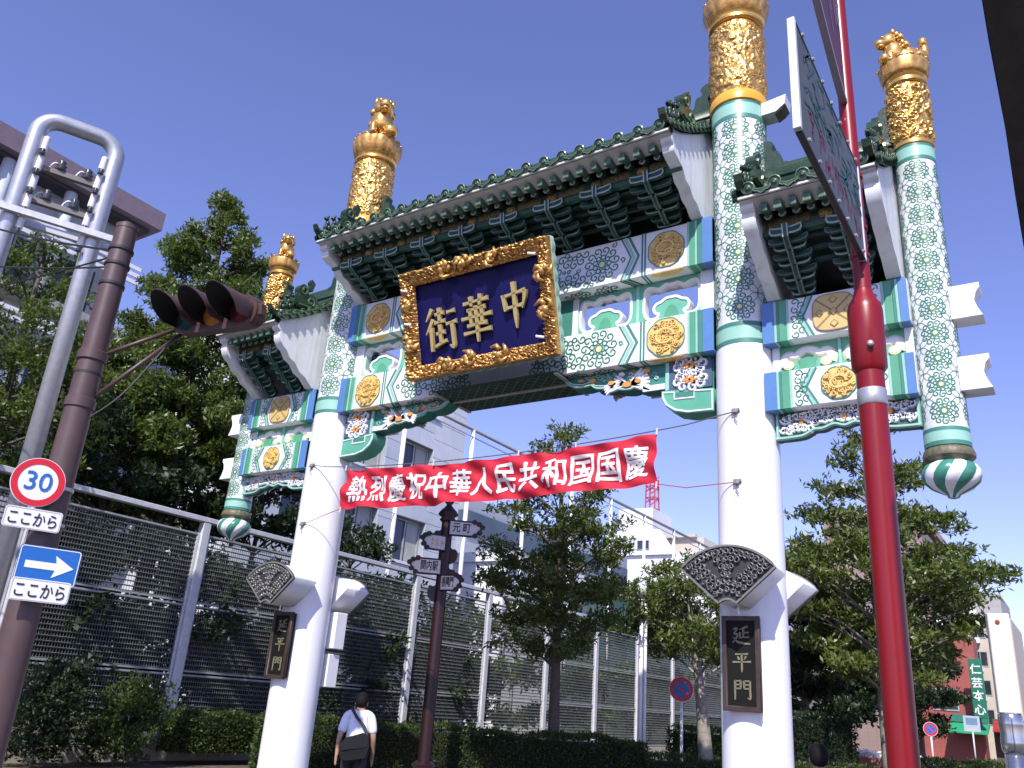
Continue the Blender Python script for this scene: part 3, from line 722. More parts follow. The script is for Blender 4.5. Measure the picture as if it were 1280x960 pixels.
    # scrolled frieze below the lower beam
    lo = smooth_open([(4.42, 5.17), (4.75, 5.18), (4.90, 5.25), (5.02, 5.255), (5.16, 5.30), (5.29, 5.265), (5.42, 5.30), (5.56, 5.255), (5.68, 5.25), (5.83, 5.18), (6.17, 5.17)], 4)
    pl = lo + [(6.17, 5.535), (4.42, 5.535)]; pl = [(X(u), v) for u, v in (pl if sx > 0 else pl[::-1])]
    fo = plate('frieze', [pl], 0.10, mat('frieze_ground', (0.07, 0.10, 0.12), 0.5), GATE, lambda u, v, d: Vector((u, -d - 0.05, v)))
    for side in (1, -1):
        fn = FRONT(-0.10) if side > 0 else BACKP(0.001); b = MB(); rs = random.Random(9)
        ed = [(X(u), v + 0.02) for u, v in lo]; b.relief(ed, 0.045, fn, 0, 0.05, 1)
        for e in (4.44, 6.15): b.relief([(X(e), 5.17), (X(e), 5.53)], 0.05, fn, 0, 0.045, 1)
        for k in range(30):
            u = 4.52 + 1.55 * k / 29; lo_z = 5.22 + (0.08 if 4.85 < u < 5.75 else 0)
            for z in ((5.31, 5.46) if lo_z < 5.25 else (5.40, 5.49)):
                b.relief(curl(X(u + rs.uniform(-0.02, 0.02)), z + rs.uniform(-0.02, 0.02), k * 2.3, rs.uniform(0.05, 0.068), hand=(-1) ** k, n=9), 0.040, fn, 0, 0.04, 0)
        for u in (4.75, 5.29, 5.83): b.prism([(X(u) + 0.03 * math.cos(t), 5.40 + 0.045 * math.sin(t)) for t in [2 * PI * j / 8 for j in range(8)]], fn, 0, 0.045, 2)
        mk('scroll_relief', b, [WHITE, TEAL, ORANGE], fo)
for sx in (-1, 1): side_bay(sx)

# ------------------------------------------------------------------ roofs
def bracket_mesh(L, tiers, dy, dz, name):
    """one stepped bracket cluster, front half; origin where it stands on the beam"""
    b = MB()
    for i in range(tiers + 1):
        y = -dy * i; z = dz * i
        l = L * (0.72 if i == 0 else 1.0)
        h = 0.13
        pl = [(-l, h), (-l * 1.02, 0.06), (-l * 0.92, 0.018), (-l * 0.6, 0.0), (l * 0.6, 0.0), (l * 0.92, 0.018), (l * 1.02, 0.06), (l, h), (l * 0.5, h * 0.82), (-l * 0.5, h * 0.82)]
        fn = lambda u, v, d, y=y, z=z: Vector((u, y - d, z + v))
        b.prism(pl, fn, -0.035, 0.035, 0)
        ed = [(u * 0.95, 0.010 + v * 0.86) for u, v in pl]
        b.stroke(ed, 0.027, fn, 0.038, 1, closed=True)
        if i < tiers:        # smaller arm set back between the tiers
            fn2 = lambda u, v, d, y=y, z=z: Vector((u, y - dy * 0.5 - d, z + dz * 0.42 + v))
            pl2 = [(u * 1.22, v * 0.8) for u, v in pl]
            b.prism(pl2, fn2, -0.028, 0.028, 0); b.stroke([(u * 0.96, 0.008 + v * 0.84) for u, v in pl2], 0.012, fn2, 0.031, 2, closed=True)
        # nose arm running forward, tip turned up
        if i < tiers:
            side = [(y - 0.03, z + 0.05), (y - dy * 0.45, z - 0.02), (y - dy * 0.8, z + dz * 0.15), (y - dy * 1.0 - 0.05, z + dz * 0.75), (y - dy - 0.075, z + dz + 0.15), (y - dy - 0.03, z + dz + 0.16), (y - dy * 0.8, z + dz * 0.9), (y - 0.03, z + 0.11)]
            w = 0.04
            b.prism(side, lambda u, v, d: Vector((d, u, v)), -w, w, 0)
            low = side[:5]
            for sx in (-1, 1):
                o = len(b.v)
                for (yy, zz) in low: b.v.append((sx * w * 1.02, yy, zz - 0.005)); b.v.append((sx * w * 0.55, yy, zz - 0.005))
                for q in range(len(low) - 1):
                    b.f.append((o + 2 * q, o + 2 * q + 1, o + 2 * q + 3, o + 2 * q + 2)); b.m.append(1 if q == len(low) - 2 else 2)
    return b.mesh(name, [BRK, BRK_E, mat('bracket_edge_dim', (0.10, 0.20, 0.165), 0.5)])

def figure_mesh(name):
    """little seated roof beast"""
    M_ = MB()
    for (x, y, z, r, rz) in ((0, 0.03, 0.07, 0.06, 0.08), (0, -0.02, 0.16, 0.05, 0.07), (0, -0.06, 0.25, 0.05, 0.05), (0, -0.11, 0.24, 0.028, 0.025), (0.03, -0.04, 0.31, 0.018, 0.03), (-0.03, -0.04, 0.31, 0.018, 0.03), (0, 0.11, 0.15, 0.028, 0.07), (0.03, -0.07, 0.06, 0.025, 0.07), (-0.03, -0.07, 0.06, 0.025, 0.07)):
        bm = bmesh.new(); bmesh.ops.create_uvsphere(bm, u_segments=8, v_segments=6, radius=1.0); bm.verts.index_update()
        M_.add([(x + v.co.x * r, y + v.co.y * r, z + v.co.z * rz) for v in bm.verts], [[v.index for v in f.verts] for f in bm.faces]); bm.free()
    return M_.mesh(name, TILE, smooth=True)
FIG = figure_mesh('roof_figure')

def disc_tile():
    b = MB(); n = 16
    prof = [(0.092, 0.07), (0.092, 0.0), (0.078, -0.008), (0.070, 0.004), (0.044, 0.004), (0.036, -0.008), (0.014, -0.012)]
    o = len(b.v)
    for r, y in prof:
        for k in range(n): b.v.append((r * math.cos(2 * PI * k / n), y, r * math.sin(2 * PI * k / n)))
    for i in range(len(prof) - 1):
        for k in range(n):
            k2 = (k + 1) % n; b.f.append((o + i * n + k, o + i * n + k2, o + (i + 1) * n + k2, o + (i + 1) * n + k)); b.m.append(1 if i in (1, 4) else 0)
    b.f.append(tuple(o + (len(prof) - 1) * n + k for k in range(n))); b.m.append(1)
    return b.mesh('eave_disc', [TILE, TILE_L], auto=50)
def drip_tile(w):
    b = MB()
    pl = [(-w, 0.03), (-w * 0.95, -0.02), (-w * 0.62, -0.055), (-w * 0.45, -0.05), (-w * 0.2, -0.085), (0, -0.105), (w * 0.2, -0.085), (w * 0.45, -0.05), (w * 0.62, -0.055), (w * 0.95, -0.02), (w, 0.03), (w * 0.5, -0.005), (0, -0.02), (-w * 0.5, -0.005)]
    f = lambda u, v, d: Vector((u, -d + 0.25 * v, v))
    b.prism(pl, f, -0.012, 0.012, 0); b.stroke([(u * 0.9, v * 0.9 - 0.003) for u, v in pl], 0.012, f, 0.015, 1, closed=True)
    return b.mesh('drip_tile', [TILE, TILE_L])
DISC = disc_tile()

def build_roof(label, x0, x1, zb, Yp, Zp, brk, ntile, nraft, gable, solid_back, bx):
    W = x1 - x0; xc = (x0 + x1) / 2
    eY, eZ = Yp - 0.52, Zp + 0.45
    run = -eY
    prof = [(eY, eZ), (eY * 0.72, eZ + run * 0.155), (eY * 0.45, eZ + run * 0.325), (eY * 0.2, eZ + run * 0.50), (0, eZ + run * 0.66)]
    rz = prof[-1][1]
    d = MB(); full = prof + [(-y, z) for y, z in prof[-2::-1]]
    n = len(full)
    for (a, c) in ((x0, x1),):
        o = len(d.v)
        for x in (a, c):
            for y, z in full: d.v.append((x, y, z))
            for y, z in full: d.v.append((x, y * 0.985, z - 0.06))
        for i in range(n - 1):
            for q, fl in ((0, 0), (n, 1)): d.f.append((o + q + i, o + q + i + 1, o + 2 * n + q + i + 1, o + 2 * n + q + i)); d.m.append(fl)
        for i in (0, n - 1): d.f.append((o + i, o + n + i, o + 3 * n + i, o + 2 * n + i)); d.m.append(0)
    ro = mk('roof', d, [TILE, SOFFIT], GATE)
    # barrel rows
    def row_mesh():
        b = MB(); r = 0.068; seg = 7
        pts = smooth_open([(y, z) for y, z in prof], 3)
        L = len(pts); N = 7
        o = len(b.v)
        rows = []
        for i, (y, z) in enumerate(pts):
            for e in ((0.0, 1.0), (0.001, 0.86)) if 0 < i < L - 1 else ((0.0, 1.0),):
                rows.append((y + e[0], z, r * e[1]))
        for (y, z, rr) in rows:
            for k in range(seg + 1):
                a = PI * k / seg; b.v.append((rr * math.cos(a), y, z + 0.012 + rr * math.sin(a) * 1.15))
        for i in range(len(rows) - 1):
            for k in range(seg): b.f.append((o + i * (seg + 1) + k, o + i * (seg + 1) + k + 1, o + (i + 1) * (seg + 1) + k + 1, o + (i + 1) * (seg + 1) + k)); b.m.append(0)
        return b.mesh('tile_row', TILE, smooth=False, auto=50)
    RM = row_mesh(); sp = W / ntile; DR = drip_tile(sp * 0.38)
    for k in range(ntile):
        x = x0 + (k + 0.5) * sp
        for s in (0, PI):
            ob('tile_row', RM, ro, (x, 0, 0), (0, 0, s)) if s == 0 else ob('tile_row', RM, ro, (x, 0, 0), (0, 0, PI))
            sg = 1 if s == 0 else -1
            jt = random.uniform(-0.008, 0.008)
            ob('eave_disc', DISC, ro, (x + jt, sg * (eY - 0.03), eZ + 0.075), (rad(12), 0, s))
            if k < ntile - 1: ob('drip_tile', DR, ro, (x + sp / 2, sg * (eY - 0.018), eZ + 0.045 + jt), (0, 0, s))
    # pale plank under the tiles, rafters, purlin
    for s in (1, -1):
        b = MB(); f = lambda x, y, z: (x, s * y, z)
        q = [(Yp - 0.20, Zp + 0.345), (Yp - 0.525, Zp + 0.435), (Yp - 0.525, Zp + 0.405), (Yp - 0.20, Zp + 0.32)]
        o = len(b.v)
        for x in (x0 + 0.02, x1 - 0.02):
            for y, z in q: b.v.append(f(x, y, z))
        for i in range(4): b.f.append((o + i, o + (i + 1) % 4, o + 4 + (i + 1) % 4, o + 4 + i)); b.m.append(0)
        mk('eave_plank', b, mat('eave_plank_grey', (0.60, 0.59, 0.57), 0.6, var=0.06, stain=0.15), ro)
        b = MB(); b.box(x0 + 0.02, x1 - 0.02, *sorted((s * (Yp - 0.05), s * (Yp + 0.06))), Zp + 0.05, Zp + 0.115); mk('purlin', b, mat('purlin_green', (0.022, 0.085, 0.05), 0.5, var=0.2), ro)
        b = MB(); b.box(x0 + 0.02, x1 - 0.02, *sorted((s * (Yp - 0.03), s * (Yp + 0.05))), Zp + 0.117, Zp + 0.30); mk('purlin_board', b, mat('board_green', (0.03, 0.07, 0.045), 0.6), ro)
        npan = max(2, int(round(W / 0.8)))
        for k in range(npan):
            a, c = x0 + W * k / npan + 0.05, x0 + W * (k + 1) / npan - 0.05
            fn = (lambda u, v, dd, s=s: Vector((u, s * (Yp - 0.03 - dd), v)))
            for (pa, pc, mi) in ((a, a + 0.18, 0), (a + 0.21, c, 1)):
                b = MB(); r = 0.05; zc = Zp + 0.21
                b.prism([(pa + 0.02, zc - 0.06), (pc - 0.02, zc - 0.06), (pc, zc), (pc - 0.02, zc + 0.06), (pa + 0.02, zc + 0.06), (pa, zc)], fn, 0, 0.012, 0)
                u = pa + 0.05; j = 0
                while u < pc - 0.04:
                    b.relief(curl(u, zc + 0.012 * (-1) ** j, j * 2.0, 0.032, n=7, hand=(-1) ** j), 0.014, fn, 0.012, 0.022, 1); u += 0.06; j += 1
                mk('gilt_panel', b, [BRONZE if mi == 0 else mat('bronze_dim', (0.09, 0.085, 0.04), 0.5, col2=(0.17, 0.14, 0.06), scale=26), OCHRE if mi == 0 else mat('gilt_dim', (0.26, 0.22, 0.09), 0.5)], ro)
    rsp = (W - 0.44) / nraft
    b = MB(); slope = 0.50
    b.tube([(0, 0.15, (Yp + 0.2) * -1 * 0), (0, 0, 0)], 0.05, 10) if False else None
    b.tube([(0, 0.75, 0.75 * slope), (0, 0, 0)], 0.052, 10, 0)
    o = len(b.v)
    for rr in (0.052, 0.028):
        for k in range(12): b.v.append((rr * math.cos(2 * PI * k / 12), -0.004, rr * math.sin(2 * PI * k / 12)))
    for k in range(12):
        k2 = (k + 1) % 12; b.f.append((o + k, o + k2, o + 12 + k2, o + 12 + k)); b.m.append(1)
    RR = b.mesh('round_rafter', [RAFT, RAFT_E], auto=50)
    b = MB(); w = 0.052
    o = len(b.v)
    for y, z in ((0, 0), (0.62, 0.62 * 0.36)):
        for u, v in ((-w, -w), (w, -w), (w, w), (-w, w)): b.v.append((u, y, z + v))
    b.f += [(o, o + 1, o + 2, o + 3), (o + 1, o, o + 4, o + 5), (o + 2, o + 1, o + 5, o + 6), (o + 3, o + 2, o + 6, o + 7), (o, o + 3, o + 7, o + 4)]; b.m += [0] * 5
    b.stroke([(-0.036, -0.036), (0.036, -0.036), (0.036, 0.036), (-0.036, 0.036)], 0.014, lambda u, v, dd: Vector((u, -dd, v)), 0.003, 1, closed=True)
    SQ = b.mesh('square_rafter', [RAFT, mat('rafter_line', (0.12, 0.20, 0.14), 0.5)])
    for k in range(nraft):
        x = x0 + 0.22 + (k + 0.5) * rsp
        for s, r_ in ((1, 0), (-1, PI)):
            ob('round_rafter', RR, ro, (x, s * (Yp - 0.19), Zp + 0.26), (0, 0, r_))
            ob('square_rafter', SQ, ro, (x, s * (Yp - 0.40), Zp + 0.275), (0, 0, r_))
    # brackets
    for x in bx:
        for s, r_ in ((1, 0), (-1, PI)): ob('bracket_cluster', brk, ro, (x, s * -0.30, zb + 0.02), (0, 0, r_))
    b = MB(); 
    if solid_back: b.box(x0 + 0.03, x1 - 0.03, -0.08, 0.08, zb, rz - 0.1)
    b.box(x0 + 0.03, x1 - 0.03, Yp + 0.08, -Yp - 0.08, Zp + 0.14, Zp + 0.17)
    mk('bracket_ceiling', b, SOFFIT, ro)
    b = MB()
    nlev = 5
    for i in range(1, nlev):          # longitudinal beams tying the bracket tiers
        t = i / nlev
        for s in (1, -1):
            y = s * (-0.30 + (Yp + 0.30) * t); z = zb + 0.08 + (Zp - zb) * t
            if solid_back or i > 1:
                b = MB(); b.box(x0 + 0.03, x1 - 0.03, y - 0.03, y + 0.03, z + 0.03, z + 0.085); mk('tie_beam', b, BRK, ro)
    # ridge
    b = MB(); b.bbox(x0 - 0.05, x1 + 0.05, -0.12, 0.12, rz - 0.03, rz + 0.30, 0.02); b.bbox(x0 - 0.06, x1 + 0.06, -0.15, 0.15, rz + 0.12, rz + 0.17, 0.015)
    b.tube([(x0 - 0.06, 0, rz + 0.33), (x1 + 0.06, 0, rz + 0.33)], 0.085, 10); mk('main_ridge', b, TILE, ro, auto=50)
    # gables, verge ridges and ornaments
    for gx0, gx1, sx in ((x0, x0 + 0.20, -1), (x1 - 0.20, x1, 1)):
        half = gable + [(0, prof[-1][1] - 0.06)]
        front = [(y, z) for y, z in gable]
        inner_top = [(y, z - 0.05) for y, z in prof[1:]]
        poly = front[::-1] + [(eY * 0.86, eZ + run * 0.06)] + inner_top
        bot = gable[0]
        pl = [(bot[0], bot[1])] + front[1:] + [(eY * 0.86, eZ + run * 0.055)] + inner_top + [(-y, z) for y, z in inner_top[-2::-1]] + [(-eY * 0.86, eZ + run * 0.055)] + [(-y, z) for y, z in front[::-1]]
        xg = (gx0 + gx1) / 2
        plate('gable_board', [pl], gx1 - gx0 - 0.02, GABLE_W, ro, lambda u, v, dd: Vector((xg + dd, u, v)))
        # verge ridge
        xv = gx1 - 0.07 if sx > 0 else gx0 + 0.07
        b = MB(); vp = smooth_open([(xv, y * 0.93, z + 0.13 + (0.05 if i == 0 else 0)) for i, (y, z) in enumerate(prof)], 3)
        allp = vp + [(x, -y, z) for x, y, z in vp[::-1][1:]]
        b.tube(allp, 0.075, 8); 
        for q in (-0.095, 0.095): b.tube([(x + q, y, z - 0.07) for x, y, z in allp], 0.045, 6)
        mk('verge_ridge', b, TILE, ro, smooth=True)
        for s in (1, -1):
            # scroll-headed block part way up, three beasts below it, upturned tip
            def at(t):
                for (ya, za), (yb, zb_) in zip(prof, prof[1:]):
                    if t <= yb: k = (t - ya) / (yb - ya); return za + (zb_ - za) * k
                return prof[-1][1]
            y0 = eY * 0.58; z0 = at(y0) + 0.15
            sc = smooth_closed([(y0 + 0.34, z0 + 0.02), (y0 - 0.20, z0 - 0.05), (y0 - 0.26, z0 + 0.10), (y0 - 0.16, z0 + 0.20), (y0 - 0.20, z0 + 0.34), (y0 - 0.10, z0 + 0.46), (y0 + 0.03, z0 + 0.40), (y0 + 0.06, z0 + 0.30), (y0 + 0.16, z0 + 0.34), (y0 + 0.30, z0 + 0.26)], 4)
            b = MB(); b.prism(sc, lambda u, v, dd: Vector((xv + dd, s * u, v)), -0.07, 0.07)
            for e in (-1, 1):
                fr = lambda u, v, dd: Vector((xv + e * (0.07 + dd), s * u, v))
                b.relief(curl(y0 - 0.08, z0 + 0.34, 0.4, 0.10, n=10), 0.035, fr, 0, 0.03, 1); b.relief(curl(y0 + 0.12, z0 + 0.16, 2.4, 0.10, n=10), 0.035, fr, 0, 0.03, 1); b.relief([(y0 + 0.3, z0 + 0.05), (y0, z0 + 0.03), (y0 - 0.2, z0)], 0.035, fr, 0, 0.03, 1)
            b.prism([(y0 + 0.02, z0 + 0.40), (y0 + 0.16, z0 + 0.42), (y0 + 0.20, z0 + 0.60), (y0 + 0.10, z0 + 0.66), (y0 + 0.06, z0 + 0.58), (y0 + 0.09, z0 + 0.52)], lambda u, v, dd: Vector((xv + dd, s * u, v)), -0.045, 0.045)
            mk('scroll_ornament', b, [TILE, TILE_L], ro)
            for k in range(3):
                yy = eY * (0.70 + 0.10 * k); ob('roof_figure', FIG, ro, (xv, s * yy, at(yy) + 0.19), (0, 0, 0 if s > 0 else PI), (0.9,) * 3)
            b = MB(); yt = eY * 0.97; zt = eZ + 0.13
            b.prism([(yt + 0.22, zt - 0.02), (yt - 0.06, zt - 0.05), (yt - 0.16, zt + 0.03), (yt - 0.20, zt + 0.12), (yt - 0.12, zt + 0.05), (yt, zt + 0.05), (yt + 0.22, zt + 0.08)], lambda u, v, dd: Vector((xv + dd, s * u, v)), -0.055, 0.055)
            mk('ridge_tip', b, TILE, ro)
            # row of small end tiles along the verge
            xo = gx1 + 0.015 if sx > 0 else gx0 - 0.015
            k = 0; yy = eY * 0.96
            while yy < -0.05:
                ob('eave_disc', DISC, ro, (xo + sx * 0.045, s * yy, at(yy) + 0.05), (0, 0, sx * PI / 2), (0.75, 0.9, 0.75))
                if yy + 0.085 < -0.05: ob('drip_tile', DR, ro, (xo + sx * 0.04, s * (yy + 0.085), at(yy + 0.085) + 0.02), (0, 0, sx * PI / 2), (0.62, 1, 0.75))
                yy += 0.17
        # ridge-end beast
        b = MB(); xe = (gx0 - 0.0 if sx < 0 else gx1 + 0.0)
        pl = smooth_closed([(0.30, 0.0), (-0.05, -0.02), (-0.08, 0.2), (0.0, 0.42), (-0.10, 0.55), (-0.02, 0.72), (0.12, 0.66), (0.10, 0.52), (0.2, 0.48), (0.24, 0.30), (0.34, 0.24)], 4)
        b.prism([(xe - sx * u, rz + 0.12 + v) for u, v in pl], lambda u, v, dd: Vector((u, dd, v)), -0.09, 0.09); mk('ridge_beast', b, TILE, ro)
    return ro
GM = [(-0.42, 8.72), (-0.55, 8.82), (-0.72, 8.84), (-0.85, 8.95), (-1.00, 8.98), (-1.12, 9.12), (-1.28, 9.16), (-1.41, 9.20), (-1.45, 9.28), (-1.43, 9.325), (-1.50, 9.345), (-1.515, 9.42), (-1.47, 9.50)]
GM += [(-1.50, 9.58)]
GS_ = [(-0.36, 7.12), (-0.56, 7.27), (-0.72, 7.32), (-0.85, 7.45), (-1.00, 7.50), (-1.10, 7.62), (-1.22, 7.68), (-1.30, 7.78), (-1.33, 7.90), (-1.31, 7.945), (-1.38, 7.965), (-1.40, 8.04), (-1.36, 8.12), (-1.39, 8.2)]
BKM = bracket_mesh(0.275, 3, 0.285, 0.102, 'bracket_cluster'); BKS = bracket_mesh(0.21, 4, 0.19, 0.130, 'bracket_cluster_side')
build_roof('main', -3.53, 3.53, 8.70, -1.10, 9.04, BKM, 22, 28, GM, True, [(-3.5 + k) * 0.85 for k in range(8)])
for sx in (-1, 1):
    xa, xb = sorted((sx * 4.42, sx * 6.15))
    build_roof('side', xa, xb, 7.10, -0.98, 7.66, BKS, 5, 7, GS_, False, [sx * 5.285 - 0.36, sx * 5.285 + 0.36])

# ================================================================== name board
def brush(mb, pts, w, fn, d0, d1, mi=0):
    """one brush stroke: rounded bar with swelling ends; pts are (u, v, width factor)"""
    P_ = smooth_open(pts, 5); n = len(P_); o = len(mb.v)
    for i, (u, v, k) in enumerate(P_):
        a, b = P_[max(i - 1, 0)], P_[min(i + 1, n - 1)]; du, dv = b[0] - a[0], b[1] - a[1]; l = math.hypot(du, dv) or 1
        ww = w * k / 2; nu, nv = -dv / l, du / l
        for q, dd in ((1, d0), (0.75, d1), (-0.75, d1), (-1, d0)): mb.v.append(tuple(fn(u + nu * ww * q, v + nv * ww * q, dd)))
    for i in range(n - 1):
        for k in range(3): mb.f.append((o + 4 * i + k, o + 4 * i + k + 1, o + 4 * (i + 1) + k + 1, o + 4 * (i + 1) + k)); mb.m.append(mi)
    for e in (0, n - 1): mb.f.append(tuple(o + 4 * e + k for k in range(4))); mb.m.append(mi)
H_ = lambda x0, y0, x1, y1: [(x0, y0, 1.0), ((x0 * 2 + x1) / 3, (y0 * 2 + y1) / 3, 0.72), ((x0 + 2 * x1) / 3, (y0 + 2 * y1) / 3, 0.74), (x1, y1, 1.15)]
V_ = lambda x0, y0, x1, y1: [(x0, y0, 1.25), ((x0 * 2 + x1) / 3, (y0 * 2 + y1) / 3, 1.05), ((x0 + 2 * x1) / 3, (y0 + 2 * y1) / 3, 1.0), (x1, y1, 0.75)]
D_ = lambda x0, y0, x1, y1: [(x0, y0, 1.2), ((x0 + x1) / 2 + 0.02, (y0 + y1) / 2 + 0.02, 0.95), (x1, y1, 0.25)]     # falling stroke
T_ = lambda x0, y0, x1, y1: [(x0, y0, 0.5), ((x0 + x1) / 2, (y0 + y1) / 2, 1.2), (x1, y1, 1.0)]                       # dot
GLYPH = {
 'naka': [V_(0.20, 0.78, 0.24, 0.42), H_(0.20, 0.74, 0.82, 0.80), D_(0.82, 0.80, 0.72, 0.42), H_(0.25, 0.48, 0.74, 0.50), [(0.50, 1.02, 1.3), (0.51, 0.7, 1.1), (0.51, 0.3, 1.05), (0.52, 0.02, 0.3)]],
 'hana': [H_(0.14, 0.86, 0.88, 0.90), V_(0.36, 1.0, 0.38, 0.78), V_(0.66, 1.02, 0.62, 0.78), H_(0.24, 0.70, 0.78, 0.73), H_(0.06, 0.53, 0.96, 0.56), H_(0.22, 0.36, 0.80, 0.38), V_(0.33, 0.72, 0.34, 0.38), V_(0.68, 0.74, 0.66, 0.38), H_(0.10, 0.20, 0.92, 0.23), [(0.50, 0.78, 1.2), (0.51, 0.5, 1.0), (0.51, 0.2, 1.0), (0.51, -0.02, 0.5)]],
 'gai': [D_(0.24, 1.0, 0.04, 0.74), D_(0.26, 0.76, 0.02, 0.44), V_(0.18, 0.58, 0.17, 0.04), H_(0.33, 0.86, 0.60, 0.88), V_(0.46, 1.0, 0.46, 0.66), H_(0.30, 0.67, 0.62, 0.69), H_(0.33, 0.42, 0.60, 0.44), V_(0.46, 0.62, 0.46, 0.18), [(0.28, 0.14, 0.9), (0.45, 0.19, 0.8), (0.64, 0.24, 0.9)], H_(0.70, 0.86, 0.94, 0.88), H_(0.66, 0.60, 0.98, 0.63), [(0.84, 0.62, 1.2), (0.85, 0.3, 1.05), (0.85, 0.06, 0.9), (0.74, 0.12, 0.3)]],
 'en': [D_(0.86, 1.0, 0.42, 0.84), V_(0.62, 0.90, 0.62, 0.46), H_(0.62, 0.68, 0.90, 0.70), V_(0.44, 0.70, 0.44, 0.44), H_(0.40, 0.43, 0.92, 0.46), [(0.10, 0.86, 0.9), (0.30, 0.90, 0.9), (0.14, 0.62, 0.8), (0.32, 0.60, 0.9), (0.22, 0.36, 0.8), (0.04, 0.14, 0.3)], [(0.10, 0.44, 0.5), (0.30, 0.22, 1.0), (0.60, 0.14, 1.3), (0.98, 0.10, 0.5)]],
 'hei': [H_(0.18, 0.90, 0.84, 0.93), T_(0.30, 0.80, 0.38, 0.62), D_(0.74, 0.82, 0.62, 0.62), H_(0.04, 0.50, 0.98, 0.54), [(0.51, 0.92, 1.1), (0.51, 0.5, 1.0), (0.51, 0.2, 1.0), (0.51, 0.0, 0.4)]],
 'mon': [V_(0.14, 0.95, 0.13, 0.0), H_(0.14, 0.93, 0.44, 0.95), V_(0.43, 0.95, 0.42, 0.55), H_(0.16, 0.75, 0.42, 0.76), H_(0.16, 0.56, 0.42, 0.57), V_(0.60, 0.95, 0.60, 0.55), H_(0.60, 0.93, 0.90, 0.95), [(0.90, 0.95, 1.1), (0.90, 0.5, 1.0), (0.90, 0.08, 1.0), (0.76, 0.12, 0.3)], H_(0.62, 0.75, 0.88, 0.76), H_(0.62, 0.56, 0.88, 0.57)],
}
tY0, tZ0, tY1, tZ1 = -0.77, 6.65, -1.30, 8.41          # lower and upper edge of the board
NB = thing('name_board', 'navy name board in carved gilt frame with three gold characters below the main roof', 'signboard', (0, tY0, tZ0))
tilt = math.atan2(-(tY1 - tY0), tZ1 - tZ0); bh = math.hypot(tY1 - tY0, tZ1 - tZ0); bw = 1.46
def nbf(u, v, d):      # board coordinates, thing-local
    return Vector((u, -v * math.sin(tilt) - d * math.cos(tilt), v * math.cos(tilt) - d * math.sin(tilt)))
b = MB(); b.prism([(-bw + 0.14, 0.12), (bw - 0.14, 0.12), (bw - 0.14, bh - 0.12), (-bw + 0.14, bh - 0.12)], nbf, -0.06, 0.0); mk('board', b, NAVY, NB)
def wavy(u0, v0, u1, v1, amp, n, ph):
    out = []
    for i in range(n):
        t = i / n; du, dv = u1 - u0, v1 - v0; l = math.hypot(du, dv)
        a = amp * abs(math.sin(PI * t * round(l / 0.24) + ph)); out.append((u0 + du * t + dv / l * a, v0 + dv * t - du / l * a))
    return out
outer = wavy(-bw, 0, bw, 0, 0.025, 60, 0) + wavy(bw, 0, bw, bh, 0.025, 40, 0.3) + wavy(bw, bh, -bw, bh, 0.03, 60, 0.6) + wavy(-bw, bh, -bw, 0, 0.025, 40, 0)
inner = [(-bw + 0.20, 0.18), (bw - 0.20, 0.18), (bw - 0.20, bh - 0.19), (-bw + 0.20, bh - 0.19)]
plate('frame_backing', [outer, inner], 0.10, mat('frame_edge', (0.35, 0.52, 0.42), 0.45), NB, lambda u, v, d: nbf(u, v, d + 0.0))
# sloping carved gilt moulding: a grid displaced by curling relief, one strip per side
rs = random.Random(31)
curls_c = np.array([(rs.uniform(-bw, bw), rs.uniform(0, bh), rs.choice((-1, 1)), rs.uniform(0.045, 0.075)) for _ in range(2600)])
def carve(u, v):
    dx = u - curls_c[:, 0]; dy = v - curls_c[:, 1]; q = np.sqrt(dx * dx + dy * dy) / curls_c[:, 3]
    j = int(q.argmin()); th = math.atan2(dy[j], dx[j])
    return (0.5 + 0.5 * math.cos(2 * PI * 1.25 * q[j] - curls_c[j, 2] * th)) * max(0.15, min(1, 1.5 - q[j]))
def moulding(a, c, inw, name):
    """a, c: outer corners; inw: inward unit vector"""
    b = MB(); L = math.hypot(c[0] - a[0], c[1] - a[1]); n = int(L / 0.016); K = 15; wid = 0.235
    for i in range(n + 1):
        t = i / n
        for k in range(K + 1):
            s = k / K; e0, e1 = wid * s / L, 1 - wid * s / L; tt = e0 + (e1 - e0) * t
            u = a[0] + (c[0] - a[0]) * tt + inw[0] * wid * s; v = a[1] + (c[1] - a[1]) * tt + inw[1] * wid * s
            h = 0.040 + 0.09 * (1 - s) + 0.105 * carve(u, v) * (1 if 0 < k < K else 0.2)
            b.v.append(tuple(nbf(u, v, h)))
    for i in range(n):
        for k in range(K): o = i * (K + 1) + k; b.f.append((o, o + K + 1, o + K + 2, o + 1)); b.m.append(0)
    # close the outer rim
    o = len(b.v)
    for i in range(n + 1):
        t = i / n; b.v.append(tuple(nbf(a[0] + (c[0] - a[0]) * t, a[1] + (c[1] - a[1]) * t, 0.03)))
    for i in range(n): b.f.append((o + i, o + i + 1, (i + 1) * (K + 1), i * (K + 1))); b.m.append(0)
    mk(name, b, GOLD_FR, NB, smooth=True)
GOLD_FR = mat('gilt_carving', (0.66, 0.36, 0.11), 0.34, metal=0.65, var=0.35, scale=16)
moulding((-bw, 0), (bw, 0), (0, 1), 'frame_moulding'); moulding((bw, 0), (bw, bh), (-1, 0), 'frame_moulding')
moulding((bw, bh), (-bw, bh), (0, -1), 'frame_moulding'); moulding((-bw, bh), (-bw, 0), (1, 0), 'frame_moulding')
